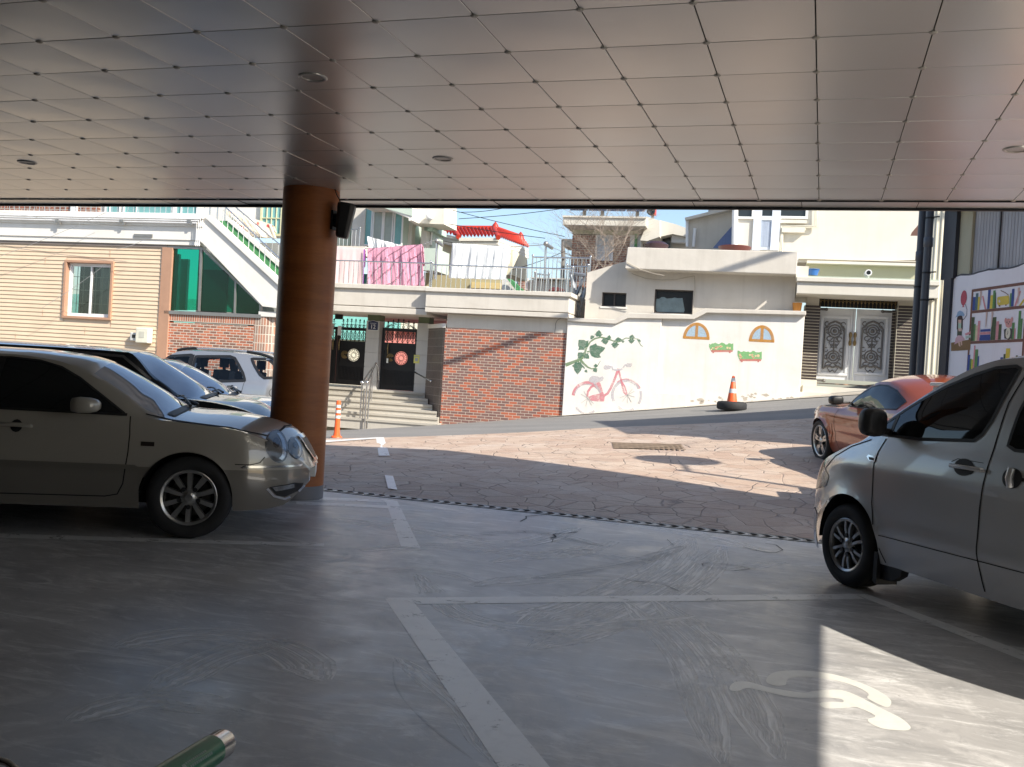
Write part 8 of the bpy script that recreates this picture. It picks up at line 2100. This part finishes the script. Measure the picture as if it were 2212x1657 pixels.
vn_ = car_thing('grey_van', 'dark grey passenger van with six twin-spoke wheels parked at the right', 'van', vp, hv)
bd = Body(VAN); body_part(bd, vn_, MVAN)
for sd in (1, -1):
    q = lambda *ps: [(p[0] - .11, p[1]) for p in ps]
    fw = q((-.10, 1.165), (-.16, 1.225), (-.24, 1.27), (-.39, 1.365), (-.49, 1.42), (-.72, 1.53), (-.95, 1.615), (-1.12, 1.662), (-1.28, 1.675), (-1.315, 1.66), (-1.27, 1.53), (-1.20, 1.33), (-1.14, 1.235), (-1.08, 1.195), (-.6, 1.165))
    part('window', bd.drape(sd, fw, .004, .05), MCGL, vn_, smooth=60)
    part('window_seal', bd.strip(sd, fw, .022, .006, closed=True), MTRIM, vn_, smooth=60)
    part('window_divider', bd.strip(sd, q((-.30, 1.16), (-.32, 1.31)), .03, .007), MTRIM, vn_, smooth=60)
    rw = q((-1.36, 1.19), (-1.40, 1.40), (-1.47, 1.60), (-1.52, 1.665), (-2.4, 1.675), (-2.42, 1.18), (-1.42, 1.165))
    part('window', bd.drape(sd, rw, .004, .06), MCGL, vn_, smooth=60); part('window_seal', bd.strip(sd, rw, .022, .006, closed=True), MTRIM, vn_, smooth=60)
    part('window', bd.drape(sd, [(-2.62, 1.19), (-2.62, 1.67), (-3.7, 1.66), (-3.75, 1.25), (-3.65, 1.2)], .004, .06), MCGL, vn_, smooth=60)
    se = MB()
    bd.strip(sd, q((-.26, 1.14), (-.21, 1.04), (-.19, .95), (-.20, .67), (-.27, .43), (-.35, .27)), .010, .0025, se)
    bd.strip(sd, q((-1.44, 1.73), (-1.36, 1.60), (-1.30, 1.45), (-1.26, 1.20), (-1.24, 1.05), (-1.215, .80), (-1.21, .54), (-1.27, .28)), .011, .0025, se)
    bd.strip(sd, q((-2.45, 1.70), (-2.45, 1.0), (-2.47, .30)), .010, .0025, se); bd.strip(sd, q((-1.5, 1.0), (-3.9, 1.0)), .02, .0025, se)
    bd.strip(sd, q((-.1, 1.12), (.12, 1.05), (.30, .96), (.40, .86)), .008, .0025, se); bd.strip(sd, q((.60, .50), (.52, .53), (.44, .49)), .008, .0025, se)
    part('seams', se, MSEAM, vn_, smooth=60)
    part('sill_seam', bd.strip(sd, q((-.30, .455), (-1.21, .462), (-3.0, .47)), .006, .003), MSEAM, vn_, smooth=60)
    mk = part('side_repeater', bd.drape(sd, q((-.10, .995), (-.115, 1.01), (-.20, 1.005), (-.20, .965), (-.14, .965)), .008, .02), MCHR, vn_, smooth=60)
    part('repeater_lens', bd.drape(sd, q((-.125, .995), (-.185, .993), (-.185, .975), (-.14, .975)), .0095, .015), MTRIM, mk, smooth=60)
    hf = part('handle_plate', bd.strip(sd, q((-.93, 1.045), (-.98, 1.07), (-1.20, 1.065)), .004, .002), MSEAM, vn_, smooth=60)
    part('handle_recess', bd.drape(sd, oval((-1.045 - .11, 1.022), .085, .055), .003, .02), MTRIM, vn_, smooth=60)
    handle(bd, vn_, sd, -1.09 - .11, 1.018, .26, MVAN, .026)
    part('handle_recess', bd.drape(sd, oval((-1.44 - .11, 1.00), .075, .062), .003, .02), MTRIM, vn_, smooth=60)
    h_ = bd.cast(sd, -1.45 - .11, 1.0); part('slide_handle', MB().tube([h_[0] + h_[1] * .02 + Vector((0, 0, -.055)), h_[0] + h_[1] * .035, h_[0] + h_[1] * .02 + Vector((0, 0, .055))], .022, 10), MVAN, vn_, smooth=60)
    mirror(vn_, (-.28 - .11, sd * 1.015, 1.255), sd, (.16, .19, .205), (plain('mirror_black', (.022, .022, .023), .45), MTRIM), 'mirror')
    part('headlamp', bd.drape(sd, q((.36, .72), (.34, .80), (.48, .90), (.62, .82), (.70, .68), (.60, .66)), .004, .025), MREFL, vn_, smooth=60)
    for wx_ in (0, -3.04): wheel(vn_, wx_, sd * .865, .31, .202, sd, 6, 'twin')
    fl_ = MB(); fl_.slab([(-.36, .33), (-.36, .12), (-.40, .10), (-.40, .33)], sd * .72, sd * .90); part('mud_flap', fl_, MTRIM, vn_)
    fl_ = MB(); fl_.slab([(-.40, .31), (-.40, .14), (-.52, .15), (-.60, .20), (-.62, .26)], sd * .80, sd * .865); part('sill_end', fl_, MTRIM, vn_)
part('bumper_line', bd.strip('front', [(-.6, .52), (-.3, .50), (.3, .50), (.6, .52)], .01, .004), MSEAM, vn_)
wiper(bd, vn_, -.1, .35, .02, -.15)

# ---------------------------------------------------------------- orange coupe beyond the van
COUPE = dict(x0=-3.2, x1=.80, n=110, arch=(0.0, -2.40), ra=.345, ca=.32, ws=(-1.28, -.42), rws=(-2.95, -2.35), flare=.035,
    prof=[(0, .92), (.15, .96), (.4, .99), (.62, 1.0), (.85, .975), (1, .92)], crease=[(.74, .05, .012), (.48, .06, -.014)],
    zb=[(-3.2, .4), (-3.0, .24), (-2, .20), (.35, .20), (.55, .22), (.70, .26), (.80, .38)],
    zs=[(-3.2, .80), (-2.8, .92), (-2.4, .93), (-1.5, .875), (-.7, .845), (-.3, .85), (0, .85), (.3, .80), (.52, .72), (.70, .60), (.80, .47)],
    zr=[(-3.2, .81), (-2.8, .94), (-2.55, 1.01), (-2.2, 1.13), (-1.9, 1.235), (-1.6, 1.275), (-1.35, 1.26), (-1.1, 1.175), (-.85, 1.03), (-.62, .89), (-.3, .852), (0, .852), (.3, .802), (.52, .722), (.70, .602), (.80, .472)],
    zt=[(-3.2, .84), (-2.8, 1.0), (-2.5, 1.12), (-2.1, 1.28), (-1.8, 1.335), (-1.5, 1.35), (-1.28, 1.33), (-.9, 1.14), (-.42, .92), (-.2, .90), (.1, .88), (.35, .825), (.55, .74), (.70, .62), (.80, .49)],
    W=[(-3.2, .66), (-2.8, .82), (-2.3, .86), (-1.2, .835), (0, .855), (.35, .80), (.6, .66), (.80, .42)],
    wr=[(-3.2, .5), (-2.5, .56), (-1.8, .56), (-1.3, .575), (-.66, .70), (0, .70), (.35, .64), (.80, .34)],
    bow=[(-3.2, .15), (-2.4, .04), (-1.5, .03), (-1.2, .03), (-.42, .03), (.35, .04), (.55, .14), (.80, .22)])
MORC = paint('orange_paint', (.32, .062, .010), .25, .3)
cg_ = Vector((.017, 15.126, 0)); hc = Vector((-.40, .916, 0)).normalized(); nc = Vector((hc.y, -hc.x, 0))
zc0 = .435
co = car_thing('orange_coupe', 'metallic orange sports coupe facing uphill beyond the grey van', 'car', cg_ + nc * .85 + Vector((0, 0, zc0 + .035)), hc, R_(2.2), R_(-5.0))
bd = Body(COUPE); body_part(bd, co, MORC)
for sd in (1, -1):
    sw = [(-.70, .895), (-.92, 1.045), (-1.20, 1.185), (-1.40, 1.222), (-1.62, 1.225), (-1.88, 1.175), (-2.2, 1.05), (-2.15, .965), (-1.4, .905)]
    part('window', bd.drape(sd, sw, .004, .05), MCGL, co, smooth=60); part('window_seal', bd.strip(sd, sw, .018, .006, closed=True), MTRIM, co, smooth=60)
    se = MB(); bd.strip(sd, [(-.55, .85), (-.50, .7), (-.52, .4), (-.6, .26), (-1.7, .25), (-1.85, .45), (-1.82, .9)], .009, .0022, se); bd.strip(sd, [(-.35, .85), (0, .855), (.25, .81)], .008, .003, se); part('seams', se, MSEAM, co, smooth=60)
    part('vent_strake', bd.drape(sd, [(-.36, .30), (-.40, .30), (-.44, .62), (-.40, .62)], .006, .02), MORC, co, smooth=60)
    part('headlamp', bd.drape(sd, [(.28, .70), (.24, .79), (.42, .755), (.58, .67), (.62, .58), (.48, .60)], .005, .025), glassy('clear_lamp', (.55, .55, .52), .06, spec=.8), co, smooth=60)
    handle(bd, co, sd, -1.62, .80, .18, MORC)
    mirror(co, (-.80, sd * .955, .99), sd, (.19, .20, .13), (MTRIM, MTRIM))
    for wx_ in (0, -2.40): wheel(co, wx_, sd * .835, .32, .235, sd, 5, 'star')
